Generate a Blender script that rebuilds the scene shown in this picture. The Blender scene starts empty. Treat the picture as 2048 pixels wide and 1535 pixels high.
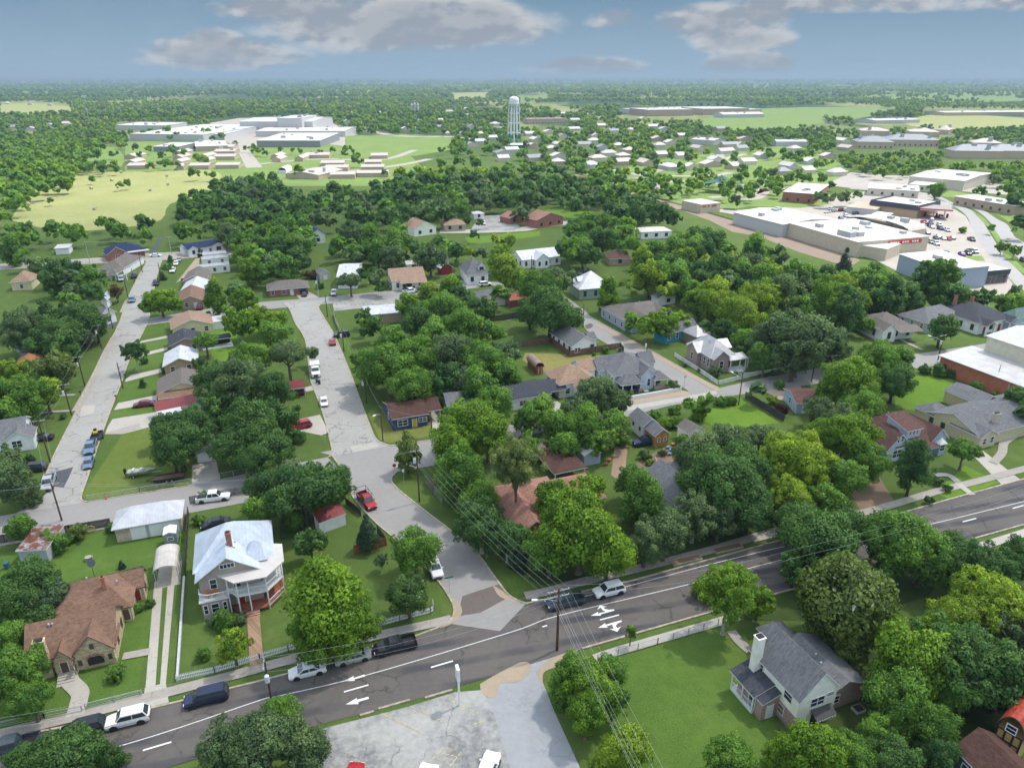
import bpy, bmesh, math, random
import numpy as np
from mathutils import Vector, Matrix
from mathutils.geometry import tessellate_polygon
random.seed(7)
scene = bpy.context.scene
COL = scene.collection
# ------------------------------------------------------------------ camera
H = 70.0
FPX = 1420.0
CX, CY = 1024.0, 767.5
TH = math.radians(23.4)
cam = bpy.data.cameras.new("camera"); camo = bpy.data.objects.new("camera", cam); COL.objects.link(camo)
camo.location = (0, 0, H); camo.rotation_euler = (math.radians(90) - TH, 0, 0)
cam.sensor_width = 36; cam.lens = FPX / 2048 * 36; cam.clip_end = 120000; cam.clip_start = 0.5
scene.camera = camo
ct, st = math.cos(TH), math.sin(TH)
def P(px, py, z=0.0):                      # where the line of sight through a photo point meets height z
    dy = py - CY
    dn = FPX * st + dy * ct
    t = (H - z) / dn
    return Vector(((px - CX) * t, (FPX * ct - dy * st) * t, z))
def proj(v):
    x, y, z = v[0], v[1], v[2] - H
    f = y * ct - z * st
    u = y * st + z * ct
    return (CX + FPX * x / f, CY - FPX * u / f, f)
# ------------------------------------------------------------------ tagging
def tag(o, label=None, cat=None, group=None, kind=None):
    if label: o['label'] = label
    if cat: o['category'] = cat
    if group: o['group'] = group
    if kind: o['kind'] = kind
    return o
def empty(name, loc=(0, 0, 0), rz=0.0, parent=None):
    o = bpy.data.objects.new(name, None); COL.objects.link(o)
    o.location = loc; o.rotation_euler = (0, 0, rz); o.empty_display_size = 0.5
    if parent: o.parent = parent
    return o
def put(name, mesh, parent=None, loc=(0, 0, 0), rz=0.0, scale=None):
    o = bpy.data.objects.new(name, mesh); COL.objects.link(o)
    if parent: o.parent = parent
    o.location = loc; o.rotation_euler = (0, 0, rz)
    if scale is not None: o.scale = scale
    return o
class MB:
    def __init__(s): s.v = []; s.f = []; s.m = []
    def face(s, pts, m=0):
        b = len(s.v); s.v += [tuple(p) for p in pts]; s.f.append(tuple(range(b, b + len(pts)))); s.m.append(m)
    def box(s, x0, x1, y0, y1, z0, z1, m=0, bottom=False):
        b = len(s.v)
        s.v += [(x0,y0,z0),(x1,y0,z0),(x1,y1,z0),(x0,y1,z0),(x0,y0,z1),(x1,y0,z1),(x1,y1,z1),(x0,y1,z1)]
        fs = [(4,5,6,7),(0,1,5,4),(1,2,6,5),(2,3,7,6),(3,0,4,7),(3,2,1,0)]
        for q in fs: s.f.append(tuple(b + i for i in q)); s.m.append(m)
    def prism(s, poly, z0, z1, m=0):
        n = len(poly); b = len(s.v)
        s.v += [(p[0], p[1], z0) for p in poly] + [(p[0], p[1], z1) for p in poly]
        s.f.append(tuple(b + n + i for i in range(n))); s.m.append(m)
        s.f.append(tuple(b + n - 1 - i for i in range(n))); s.m.append(m)
        for i in range(n):
            j = (i + 1) % n
            s.f.append((b+i, b+j, b+n+j, b+n+i)); s.m.append(m)
    def tube(s, p0, p1, r0, r1=None, n=8, m=0, cap=True):
        r1 = r0 if r1 is None else r1
        p0, p1 = Vector(p0), Vector(p1); d = (p1 - p0)
        if d.length < 1e-6: return
        d.normalize(); a = Vector((0,0,1)) if abs(d.z) < .9 else Vector((1,0,0))
        x = d.cross(a).normalized(); y = d.cross(x)
        b = len(s.v)
        for p, r in ((p0, r0), (p1, r1)):
            for i in range(n):
                t = 2*math.pi*i/n; s.v.append(tuple(p + x*(r*math.cos(t)) + y*(r*math.sin(t))))
        for i in range(n):
            j = (i+1) % n; s.f.append((b+i, b+n+i, b+n+j, b+j)); s.m.append(m)
        if cap:
            s.f.append(tuple(b+i for i in range(n))); s.m.append(m)
            s.f.append(tuple(b+2*n-1-i for i in range(n))); s.m.append(m)
    def path(s, pts, r, n=5, m=0):
        for a, b in zip(pts[:-1], pts[1:]): s.tube(a, b, r, r, n, m, cap=False)
    def beam(s, p0, p1, w, h, m=0, zoff=0.0):       # box beam between two points, horizontal width w, vertical h (bottom at p.z+zoff)
        p0, p1 = Vector(p0), Vector(p1); d = (p1 - p0); d.z = 0
        if d.length < 1e-6: return
        d.normalize(); n = Vector((-d.y, d.x, 0)) * (w/2)
        b = len(s.v)
        for p in (p0, p1):
            for sg, zz in ((-1,0),(1,0),(1,h),(-1,h)):
                s.v.append((p.x + n.x*sg, p.y + n.y*sg, p.z + zoff + zz))
        for q in [(0,1,2,3),(7,6,5,4),(0,4,5,1),(1,5,6,2),(2,6,7,3),(3,7,4,0)]:
            s.f.append(tuple(b+i for i in q)); s.m.append(m)
    def mesh(s, name, mats):
        me = bpy.data.meshes.new(name); me.from_pydata(s.v, [], s.f)
        for m in mats: me.materials.append(m)
        if len(mats) > 1: me.polygons.foreach_set('material_index', s.m)
        me.update(); return me
    def build(s, name, mats, parent=None, loc=(0,0,0), rz=0.0, smooth=False):
        if not isinstance(mats, (list, tuple)): mats = [mats]
        me = s.mesh(name, mats)
        if smooth: me.polygons.foreach_set('use_smooth', [True]*len(me.polygons))
        return put(name, me, parent, loc, rz)
# ------------------------------------------------------------------ materials
MATS = {}
def newmat(name):
    m = bpy.data.materials.new(name); m.use_nodes = True; nt = m.node_tree; nt.nodes.clear()
    return m, nt, nt.nodes, nt.links
class G:                                              # tiny node helper
    def __init__(s, nt): s.n = nt.nodes; s.l = nt.links
    def add(s, t, **k):
        x = s.n.new(t)
        for a, b in k.items(): setattr(x, a, b)
        return x
    def set(s, sock, v):
        if hasattr(v, 'is_linked') or isinstance(v, bpy.types.NodeSocket): s.l.new(v, sock)
        else: sock.default_value = v
    def math(s, op, a, b=None, c=None, clamp=False):
        x = s.add('ShaderNodeMath', operation=op, use_clamp=clamp); s.set(x.inputs[0], a)
        if b is not None: s.set(x.inputs[1], b)
        if c is not None: s.set(x.inputs[2], c)
        return x.outputs[0]
    def mix(s, f, a, b, mode='MIX'):
        x = s.add('ShaderNodeMix', data_type='RGBA', blend_type=mode)
        s.set(x.inputs[0], f); s.set(x.inputs[6], c4(a)); s.set(x.inputs[7], c4(b)); return x.outputs[2]
    def noise(s, vec, scale, detail=3, rough=.55, out=0):
        x = s.add('ShaderNodeTexNoise'); x.inputs['Scale'].default_value = scale
        x.inputs['Detail'].default_value = detail; x.inputs['Roughness'].default_value = rough
        s.l.new(vec, x.inputs['Vector']); return x.outputs[out]
    def ramp(s, v, lo, hi, a=0.0, b=1.0):
        x = s.add('ShaderNodeMapRange', interpolation_type='SMOOTHSTEP'); s.set(x.inputs[0], v)
        x.inputs[1].default_value = lo; x.inputs[2].default_value = hi; x.inputs[3].default_value = a; x.inputs[4].default_value = b
        return x.outputs[0]
def c4(c):
    if isinstance(c, (tuple, list)) and len(c) == 3: return (c[0], c[1], c[2], 1)
    return c
def srgb(r, g, b):
    f = lambda v: (v/255/12.92) if v/255 <= .04045 else ((v/255+.055)/1.055)**2.4
    return (f(r), f(g), f(b))
def finish(g, col, rough=.8, bump=None, bstr=.3, bdist=.02, metal=0.0, spec=.3):
    p = g.add('ShaderNodeBsdfPrincipled'); g.set(p.inputs['Base Color'], c4(col)); g.set(p.inputs['Roughness'], rough)
    p.inputs['Metallic'].default_value = metal; p.inputs['Specular IOR Level'].default_value = spec
    if bump is not None:
        b = g.add('ShaderNodeBump'); b.inputs['Strength'].default_value = bstr; b.inputs['Distance'].default_value = bdist
        g.l.new(bump, b.inputs['Height']); g.l.new(b.outputs[0], p.inputs['Normal'])
    o = g.add('ShaderNodeOutputMaterial'); g.l.new(p.outputs[0], o.inputs[0]); return p
def coords(g, obj=True):
    if obj: return g.add('ShaderNodeTexCoord').outputs['Object']
    return g.add('ShaderNodeNewGeometry').outputs['Position']
def plain(name, col, rough=.6, metal=0.0, var=.12, scale=3.0, spec=.35):
    if name in MATS: return MATS[name]
    m, nt, n, l = newmat(name); g = G(nt); v = coords(g)
    nz = g.noise(v, scale, 4)
    f = g.ramp(nz, .3, .7)
    c = g.mix(f, tuple(x*(1-var) for x in col), tuple(min(1, x*(1+var)) for x in col))
    finish(g, c, rough, metal=metal, spec=spec); MATS[name] = m; return m
def shingle(name, col, var=.28):
    if name in MATS: return MATS[name]
    m, nt, n, l = newmat(name); g = G(nt); v = coords(g)
    br = g.add('ShaderNodeTexBrick'); br.inputs['Scale'].default_value = 1.0
    br.inputs['Brick Width'].default_value = .45; br.inputs['Row Height'].default_value = .16; br.inputs['Mortar Size'].default_value = .012
    d = tuple(x*(1-var) for x in col); e = tuple(min(1, x*(1+var)) for x in col)
    br.inputs['Color1'].default_value = c4(d); br.inputs['Color2'].default_value = c4(e); br.inputs['Mortar'].default_value = c4(tuple(x*.45 for x in col))
    l.new(v, br.inputs['Vector'])
    n1 = g.ramp(g.noise(v, .45, 5, .65), .35, .68); n2 = g.ramp(g.noise(v, 2.6, 4, .7), .3, .7)
    c = g.mix(g.math('MULTIPLY', n1, .45), br.outputs[0], tuple(x*.6 for x in col))
    c = g.mix(g.math('MULTIPLY', n2, .35), c, tuple(min(1, x*1.5) for x in col))
    finish(g, c, .92, bump=br.outputs[1], bstr=.35, bdist=-.015, spec=.15); MATS[name] = m; return m
def seam(name, col, axis='X', pitch=.45, rough=.45, rust=0.0, var=.1, metal=.25, dark=.72):
    if name in MATS: return MATS[name]
    m, nt, n, l = newmat(name); g = G(nt); v = coords(g)
    sp = g.add('ShaderNodeSeparateXYZ'); l.new(v, sp.inputs[0])
    s = sp.outputs[{'X':0,'Y':1,'Z':2}[axis]]
    fr = g.math('FRACT', g.math('DIVIDE', s, pitch))
    ridge = g.ramp(g.math('ABSOLUTE', g.math('SUBTRACT', fr, .5)), .42, .5)
    n1 = g.ramp(g.noise(v, .5, 5, .7), .35, .7)
    c = g.mix(n1, tuple(x*(1-var*1.6) for x in col), tuple(min(1, x*(1+var)) for x in col))
    c = g.mix(g.math('MULTIPLY', ridge, .6), c, tuple(x*dark for x in col))
    if rust > 0:
        rn = g.ramp(g.noise(v, .8, 6, .7), .62-rust*.3, .7-rust*.2)
        c = g.mix(rn, c, (.16, .055, .03))
    finish(g, c, rough, bump=ridge, bstr=.6, bdist=.03, metal=metal, spec=.4); MATS[name] = m; return m
def siding(name, col, pitch=.2, axis='Z', rough=.6, var=.08):
    if name in MATS: return MATS[name]
    m, nt, n, l = newmat(name); g = G(nt); v = coords(g)
    sp = g.add('ShaderNodeSeparateXYZ'); l.new(v, sp.inputs[0])
    fr = g.math('FRACT', g.math('DIVIDE', sp.outputs[{'X':0,'Y':1,'Z':2}[axis]], pitch))
    e = g.ramp(fr, 0, .22, 1, 0)
    n1 = g.ramp(g.noise(v, .9, 5, .6), .3, .7)
    c = g.mix(n1, tuple(x*(1-var) for x in col), tuple(min(1, x*(1+var)) for x in col))
    c = g.mix(g.math('MULTIPLY', e, .35), c, tuple(x*.5 for x in col))
    finish(g, c, rough, bump=fr, bstr=.5, bdist=.02); MATS[name] = m; return m
def brick(name, col, mortar=(.4,.36,.32), w=.25, h=.09, var=.25):
    if name in MATS: return MATS[name]
    m, nt, n, l = newmat(name); g = G(nt)
    geo = g.add('ShaderNodeTexCoord'); sp = g.add('ShaderNodeSeparateXYZ'); l.new(geo.outputs['Object'], sp.inputs[0])
    cb = g.add('ShaderNodeCombineXYZ'); l.new(g.math('ADD', sp.outputs[0], sp.outputs[1]), cb.inputs[0]); l.new(sp.outputs[2], cb.inputs[1])
    br = g.add('ShaderNodeTexBrick'); br.inputs['Scale'].default_value = 1; br.inputs['Brick Width'].default_value = w; br.inputs['Row Height'].default_value = h
    br.inputs['Mortar Size'].default_value = .008 if h < .15 else .02
    br.inputs['Color1'].default_value = c4(tuple(x*(1-var) for x in col)); br.inputs['Color2'].default_value = c4(tuple(min(1,x*(1+var)) for x in col)); br.inputs['Mortar'].default_value = c4(mortar)
    l.new(cb.outputs[0], br.inputs['Vector'])
    n1 = g.ramp(g.noise(geo.outputs['Object'], .7, 5, .6), .3, .75)
    c = g.mix(g.math('MULTIPLY', n1, .4), br.outputs[0], tuple(x*.65 for x in col))
    finish(g, c, .85, bump=br.outputs[1], bstr=.4, bdist=-.01, spec=.2); MATS[name] = m; return m
def glass(name='window_glass', col=(.02,.03,.04)):
    if name in MATS: return MATS[name]
    m, nt, n, l = newmat(name); g = G(nt); finish(g, col, .08, spec=.8); MATS[name] = m; return m
def carpaint(name, col):
    if name in MATS: return MATS[name]
    m, nt, n, l = newmat(name); g = G(nt); v = coords(g)
    n1 = g.ramp(g.noise(v, 2.5, 5, .7), .35, .75)
    c = g.mix(g.math('MULTIPLY', n1, .25), col, tuple(x*.75+.004 for x in col))
    p = finish(g, c, .3, spec=.4); p.inputs['Coat Weight'].default_value = .2; p.inputs['Coat Roughness'].default_value = .08
    MATS[name] = m; return m
# ground kinds ------------------------------------------------------
def grassmat(name, a, b, dry=(.22,.2,.08), dryamt=.35, far=False):
    m, nt, n, l = newmat(name); g = G(nt); v = coords(g, False)
    n1 = g.ramp(g.noise(v, .045, 5, .6), .34, .66); n2 = g.ramp(g.noise(v, .5, 5, .7), .3, .72); n3 = g.ramp(g.noise(v, 6.0, 4, .75), .3, .7)
    c = g.mix(n1, a, b)
    dr = g.ramp(g.noise(v, .17, 6, .72), .52, .72)
    c = g.mix(g.math('MULTIPLY', dr, dryamt), c, dry)
    c = g.mix(g.math('MULTIPLY', n2, .5), c, tuple(x*.55 for x in a))
    c = g.mix(g.math('MULTIPLY', n3, .55), c, tuple(x*1.7 for x in b))
    if far:                                            # far country: woods and pastures alternate in large patches
        sp = g.add('ShaderNodeSeparateXYZ'); l.new(v, sp.inputs[0])
        dm = g.ramp(sp.outputs[1], 520, 1300)
        mp = g.add('ShaderNodeMapping'); mp.inputs['Scale'].default_value = (1, .42, 1); l.new(v, mp.inputs[0])
        w = g.ramp(g.noise(mp.outputs[0], .0019, 6, .62), .47, .56)
        w2 = g.ramp(g.noise(mp.outputs[0], .02, 4, .7), .35, .65)
        wood = g.mix(w2, (.018,.043,.014), (.045,.085,.022))
        past = g.mix(w2, (.13,.16,.05), (.24,.24,.10))
        c2 = g.mix(w, wood, past)
        w3 = g.ramp(g.noise(mp.outputs[0], .03, 5, .7), .64, .70)
        c2 = g.mix(g.math('MULTIPLY', w3, .5), c2, (.4,.36,.28))
        c = g.mix(dm, c, c2)
    finish(g, c, .95, bump=n3, bstr=.25, bdist=.06, spec=.1); MATS[name] = m; return m
def pave(name, base, stain, crack=.5, cscale=.35, light=None, band=None, rough=.88, grain=.25, patch=.5):
    m, nt, n, l = newmat(name); g = G(nt); v = coords(g, False)
    n1 = g.ramp(g.noise(v, .12, 5, .65), .35, .68); n2 = g.ramp(g.noise(v, 1.1, 5, .72), .35, .7); n3 = g.ramp(g.noise(v, 14.0, 3, .7), .3, .7)
    c = g.mix(g.math('MULTIPLY', n1, patch), base, stain)
    c = g.mix(g.math('MULTIPLY', n2, patch*.6), c, light or tuple(min(1, x*1.3) for x in base))
    c = g.mix(g.math('MULTIPLY', n3, grain), c, tuple(x*.6 for x in base))
    if band:                                           # wheel-polished lanes running along a direction: (angle, pitch, colour)
        mp = g.add('ShaderNodeVectorRotate', rotation_type='Z_AXIS'); mp.inputs['Angle'].default_value = band[0]; l.new(v, mp.inputs['Vector'])
        sp = g.add('ShaderNodeSeparateXYZ'); l.new(mp.outputs[0], sp.inputs[0])
        wob = g.math('MULTIPLY', g.noise(v, .05, 2), 2.0)
        wv = g.math('SINE', g.math('MULTIPLY', g.math('ADD', sp.outputs[1], wob), 2*math.pi/band[1]))
        st_ = g.math('MULTIPLY', g.ramp(wv, .1, .95), g.ramp(g.noise(v, .07, 4), .35, .6))
        c = g.mix(g.math('MULTIPLY', st_, .75), c, band[2])
    if crack > 0:
        vo = g.add('ShaderNodeTexVoronoi', feature='DISTANCE_TO_EDGE'); vo.inputs['Scale'].default_value = cscale
        nv = g.noise(v, .9, 4, .6, out=1); ad = g.add('ShaderNodeVectorMath', operation='ADD'); l.new(v, ad.inputs[0])
        sc = g.add('ShaderNodeVectorMath', operation='SCALE'); l.new(nv, sc.inputs[0]); sc.inputs['Scale'].default_value = 1.6; l.new(sc.outputs[0], ad.inputs[1])
        l.new(ad.outputs[0], vo.inputs['Vector'])
        e = g.ramp(vo.outputs['Distance'], 0.0, .03, 1, 0)
        pr = g.ramp(g.noise(v, .2, 3), .42, .6)
        c = g.mix(g.math('MULTIPLY', g.math('MULTIPLY', e, pr), crack), c, tuple(x*.25 for x in base))
    finish(g, c, rough, bump=n3, bstr=.2, bdist=.01, spec=.25); MATS[name] = m; return m
GRASS = grassmat('grass_ground', (.052,.088,.020), (.078,.118,.026), far=True)
LAWN = grassmat('lawn_grass', (.050,.105,.016), (.085,.135,.026), dryamt=.42, dry=(.16,.165,.06))
LAWNB = grassmat('bright_lawn_grass', (.075,.15,.016), (.11,.185,.022), dryamt=.25, dry=(.2,.24,.05))
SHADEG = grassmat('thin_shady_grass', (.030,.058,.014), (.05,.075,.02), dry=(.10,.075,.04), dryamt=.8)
HAY = grassmat('mown_hay_grass', (.19,.215,.075), (.26,.26,.105), dry=(.38,.34,.18), dryamt=.5)
PARKG = grassmat('sunny_park_grass', (.10,.165,.038), (.15,.205,.06), dry=(.30,.28,.14), dryamt=.5)
DIRT = pave('bare_dirt', (.20,.135,.085), (.28,.19,.12), crack=0, grain=.5)
SAND = pave('sandy_gravel', (.38,.30,.21), (.28,.22,.16), crack=0, grain=.5)
GRAVEL = pave('ballast_gravel', (.22,.17,.13), (.30,.22,.16), crack=0, grain=.5)
MAINROAD = pave('worn_asphalt', (.125,.110,.098), (.085,.076,.073), crack=.6, cscale=.16, band=(-.235, 3.7, (.040,.042,.052)), patch=.6)
ASPH = pave('dark_asphalt', (.085,.09,.10), (.06,.06,.065), crack=.4)
CONC = pave('concrete_street', (.34,.325,.295), (.26,.245,.22), crack=.85, cscale=.22, patch=.5)
CURVST = pave('smooth_street', (.285,.268,.250), (.235,.222,.208), crack=.15, patch=.4)
LOT = pave('parking_concrete', (.34,.335,.315), (.13,.135,.14), crack=.55, cscale=.2, light=(.46,.43,.38), patch=1.0)
WALK = pave('pavement_concrete', (.35,.315,.27), (.23,.205,.175), crack=.5, cscale=.6)
DRIVE = pave('pale_drive_concrete', (.42,.385,.33), (.31,.28,.24), crack=.4, cscale=.4)
BRIGHT = pave('sunny_concrete', (.35,.315,.275), (.26,.235,.205), crack=.3, cscale=.12, patch=.4)
KERB = plain('kerb_concrete', (.36,.31,.23), .9, scale=1.5, var=.25)
PAINTW = plain('road_paint_white', (.72,.72,.70), .7, var=.15, scale=6)
PAINTY = plain('road_paint_yellow', (.42,.36,.17), .7, var=.4, scale=5)
WHITE = plain('white_paint', (.72,.72,.70), .55, var=.06)
BLACK = plain('black_plastic', (.02,.02,.022), .5)
RUBBER = plain('tyre_rubber', (.022,.022,.022), .85)
CHROME = plain('wheel_alloy', (.5,.5,.5), .35, metal=.7)
STEEL = plain('galvanised_steel', (.42,.43,.44), .5, metal=.4)
WOODP = plain('pole_wood', (.085,.045,.03), .9, var=.35, scale=2)
TRUNK = plain('tree_bark', (.13,.105,.08), .95, var=.3, scale=2)
TRUNKD = plain('dark_tree_bark', (.06,.048,.036), .95, var=.3, scale=2)
GLASS = glass()
CGLASS = glass('car_glass', (.03,.045,.055))
# ------------------------------------------------------------------ surfaces
Z = {'ground':0.0,'yard':.02,'dirt':.035,'drive':.05,'road':.06,'road2':.075,'road3':.09,'mark':.105,'walk':.12,'walk2':.135}
_sc = [0]
def surf(name, pts, z, mat, kind='structure'):
    _sc[0] += 1; z = z + _sc[0]*.00012*1.0
    poly = [P(x, y) for x, y in pts]
    q = [poly[0]]
    for p in poly[1:]:
        if (p - q[-1]).length > 1e-3: q.append(p)
    if (q[0] - q[-1]).length < 1e-3: q.pop()
    tr = tessellate_polygon([[Vector((p.x, p.y, 0)) for p in q]])
    tr = [t if (q[t[1]]-q[t[0]]).cross(q[t[2]]-q[t[0]]).z > 0 else t[::-1] for t in tr]
    me = bpy.data.meshes.new(name); me.from_pydata([(p.x, p.y, z) for p in q], [], [tuple(t) for t in tr]); me.update()
    me.materials.append(mat); o = put(name, me)
    if kind: o['kind'] = kind
    return o
def smooth(pts, k=6):                        # Catmull-Rom in pixel space
    out = []
    n = len(pts)
    for i in range(n-1):
        p0 = pts[max(i-1,0)]; p1 = pts[i]; p2 = pts[i+1]; p3 = pts[min(i+2,n-1)]
        for j in range(k):
            t = j/k
            out.append(tuple(.5*((2*p1[a]) + (-p0[a]+p2[a])*t + (2*p0[a]-5*p1[a]+4*p2[a]-p3[a])*t*t + (-p0[a]+3*p1[a]-3*p2[a]+p3[a])*t**3) for a in (0,1)))
    out.append(pts[-1]); return out
def strip(name, pts, w, z, mat, h=0.0, kind='structure', sm=True, edges=False):
    _sc[0] += 1; z = z + _sc[0]*.00012*1.0
    if sm and len(pts) > 2: pts = smooth(pts)
    c = [P(x, y) for x, y in pts]; L = []; R = []
    for i, p in enumerate(c):
        d = (c[min(i+1, len(c)-1)] - c[max(i-1, 0)]); d.normalize(); n = Vector((-d.y, d.x, 0))*(w/2)
        L.append(p+n); R.append(p-n)
    mb = MB()
    for i in range(len(c)-1):
        a, b, cc, d = R[i], R[i+1], L[i+1], L[i]
        mb.face([(q.x, q.y, z+h) for q in (a, b, cc, d)])
        if h > 0:
            mb.face([(a.x,a.y,z),(b.x,b.y,z),(b.x,b.y,z+h),(a.x,a.y,z+h)])
            mb.face([(d.x,d.y,z+h),(cc.x,cc.y,z+h),(cc.x,cc.y,z),(d.x,d.y,z)])
    o = mb.build(name, mat)
    if kind: o['kind'] = kind
    return o
# ground sheet
mb = MB(); S = 60000
mb.face([(-S,-400,0),(S,-400,0),(S,S,0),(-S,S,0)])
g0 = mb.build('ground', GRASS); g0['kind'] = 'structure'
# ---- roads (kerb lines read off the photograph, laid on the ground)
mainU = [(-160,1516),(0,1478),(170,1446),(338,1408),(519,1362),(690,1318),(831,1272),(905,1244),(1045,1206),(1254,1164),(1401,1124),(1519,1092),(1580,1075),(1779,1033),(1894,1000),(2007,969),(2048,958),(2300,888)]
mainL = [(2300,975),(2048,1049),(1923,1084),(1650,1160),(1376,1237),(1157,1300),(953,1361),(814,1404),(660,1443),(450,1500),(250,1560),(-60,1640)]
road_main = surf('road', mainU + mainL, Z['road'], MAINROAD)
curvL = smooth([(664,911),(684,940),(702,985),(716,1007),(750,1043),(789,1077),(830,1115),(869,1153),(893,1185),(906,1209),(908,1227),(898,1247)])
curvR = smooth([(1052,1207),(1020,1192),(990,1155),(964,1118),(935,1088),(904,1063),(849,1021),(825,1002),(800,982),(785,966),(784,955),(793,944)])
surf('road', [(640,905)] + curvL + [(1000,1262)] + curvR + [(900,925),(880,876),(781,890),(755,881)], Z['road2'], CURVST)
nwL = smooth([(655,914),(664,905),(663,893),(647,829),(626,773),(620,752),(611,682),(591,647),(579,618),(565,606)])
nwR = smooth([(660,600),(638,612),(645,630),(667,667),(688,714),(705,758),(740,852),(755,881),(781,892)])
surf('road', nwL + nwR, Z['road3'], CONC)
crossU = [(40,1025),(82,1018),(130,1006),(176,1003),(260,990),(384,969),(440,958),(520,941),(655,914)]
crossL = [(700,960),(600,985),(500,1003),(400,1022),(220,1056),(60,1082),(-100,1108),(-300,1130),(-300,1080),(-100,1050)]
surf('road', crossU + crossL, Z['road'], CURVST)
surf('road', [(870,877),(960,860),(1100,835),(1255,808),(1375,790),(1434,777),(1520,757),(1644,735),(1805,712),(1940,692),(2048,675),(2300,634),(2300,662),(2048,706),(1940,722),(1828,737),(1644,766),(1487,788),(1425,797),(1340,811),(1249,835),(1100,862),(960,888),(870,906)], Z['road'], CURVST)
surf('road', [(1255,812),(1375,792),(1434,779),(1434,788),(1375,800),(1255,822)], Z['road2'], DRIVE)
neL = smooth([(1388,790),(1330,752),(1246,706),(1176,663),(1161,629),(1120,600),(1060,578),(900,566)])
neR = smooth([(900,560),(1060,570),(1130,594),(1164,618),(1188,638),(1240,667),(1346,726),(1400,757),(1442,778)])
surf('road', neL + neR, Z['road2'], CURVST)
leftR = smooth([(176,1004),(162,996),(175,955),(205,864),(243,764),(261,714),(290,656),(299,632),(310,568),(324,520),(333,505)])
leftL = smooth([(297,508),(290,530),(274,558),(254,601),(235,655),(205,708),(164,799),(117,893),(98,935),(84,975),(68,1005),(30,1028)])
surf('road', leftR + leftL, Z['road3'], CONC)
surf('road', [(-150,536),(0,528),(157,518),(249,512),(297,506),(333,505),(396,502),(470,496),(470,509),(396,515),(333,520),(290,522),(249,524),(157,529),(0,540),(-150,550)], Z['road'], WALK)
surf('road', [(310,506),(325,474),(321,472),(297,507)][::1], Z['road2'], ASPH)
surf('road', [(240,641),(297,636),(400,620),(500,606),(560,601),(642,595),(825,577),(900,566),(960,562),(960,575),(900,582),(825,595),(640,609),(560,616),(500,623),(400,637),(300,650),(232,655)], Z['road'], CURVST)
surf('road', [(235,642),(228,655),(210,657),(150,660),(60,668),(-100,684),(-100,668),(60,654),(150,647),(215,643)], Z['road2'], ASPH)
strip('road', [(880,463),(960,462),(1040,459),(1080,452),(1180,440)], 9, Z['road'], DRIVE)
# driveway and car park in front
surf('road', [(985,1352),(1165,1296),(1085,1330),(1078,1345),(1110,1425),(1160,1535),(1240,1720),(1090,1720),(1020,1535),(985,1420),(965,1380)], Z['road2'], pave('drive_lane_concrete', (.31,.315,.32), (.25,.25,.255), crack=.25))
surf('car_park', [(610,1470),(660,1453),(760,1428),(820,1412),(910,1384),(965,1380),(985,1420),(1020,1535),(1090,1720),(560,1720),(600,1560)], Z['road3'], LOT)
surf('sandy_patch', smooth([(960,1368),(1000,1345),(1045,1324),(1062,1334),(1040,1362),(1000,1368),(990,1395),(965,1388),(960,1368)]), Z['mark'], SAND)
surf('sandy_patch', smooth([(1072,1345),(1100,1318),(1150,1302),(1120,1330),(1088,1345),(1085,1370),(1072,1345)]), Z['mark'], SAND)
surf('asphalt_patch', [(925,1192),(998,1168),(1022,1192),(960,1226),(915,1232)], Z['road3'], pave('brown_asphalt_patch', (.14,.115,.10),(.10,.085,.075), crack=.3))
surf('sandy_patch', smooth([(906,1196),(918,1205),(924,1225),(906,1246),(880,1256),(902,1240),(908,1225),(906,1196)]), Z['mark'], SAND)
surf('sandy_patch', smooth([(985,1170),(1018,1190),(1040,1206),(1022,1202),(998,1192),(985,1170)]), Z['mark'], SAND)
surf('asphalt_patch', [(95,948),(147,934),(138,955),(128,975),(96,972)], Z['mark'], ASPH)
surf('asphalt_patch', smooth([(1168,652),(1180,647),(1186,651),(1180,657),(1170,657),(1168,652)]), Z['mark'], pave('round_patch',(.12,.105,.10),(.09,.08,.08),crack=.2))
surf('concrete_patch', [(700,893),(752,884),(758,894),(708,905)], Z['mark'], DRIVE)
surf('concrete_patch', [(602,655),(620,653),(622,657),(603,659)], Z['mark'], BRIGHT)
surf('concrete_patch', [(644,654),(656,655),(661,662),(650,663)], Z['mark'], BRIGHT)
surf('concrete_patch', [(163,812),(190,810),(188,826),(160,833)], Z['mark'], DRIVE)
# lawns, drives, bare ground
def lawn(pts, m=LAWN, z='yard', name='lawn'): return surf(name, pts, Z[z], m)
lawn([(0,1460),(170,1418),(275,1392),(315,1170),(300,1130),(150,1130),(0,1110)])
lawn([(1180,1322),(1370,1262),(1455,1240),(1500,1300),(1540,1420),(1600,1560),(1560,1720),(1230,1720),(1180,1500),(1130,1400)], LAWN)
lawn([(245,868),(300,856),(420,850),(420,960),(384,968),(176,1001),(162,992)], grassmat('dry_lawn_grass',(.085,.12,.022),(.11,.145,.03),dryamt=.3))
lawn([(0,1108),(220,1060),(370,1035),(380,1150),(310,1190),(150,1180),(0,1120)], LAWN)
lawn([(1790,770),(1800,750),(1890,742),(1910,765),(1890,800),(1850,825),(1790,815)], LAWNB)
lawn([(1870,985),(1930,930),(2000,965),(1900,998)], LAWNB)
lawn([(735,826),(862,828),(870,870),(780,886),(760,880)], grassmat('tan_lawn_grass',(.10,.125,.03),(.14,.15,.04),dryamt=.5))
lawn([(1090,800),(1125,796),(1150,820),(1110,822)], LAWNB)
lawn([(1050,705),(1230,712),(1195,735),(1190,740),(1080,742),(1045,720)], grassmat('yellow_yard_grass',(.15,.15,.045),(.20,.18,.06),dryamt=.6))
lawn([(1390,830),(1480,795),(1560,845),(1440,860)], LAWNB)
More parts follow.
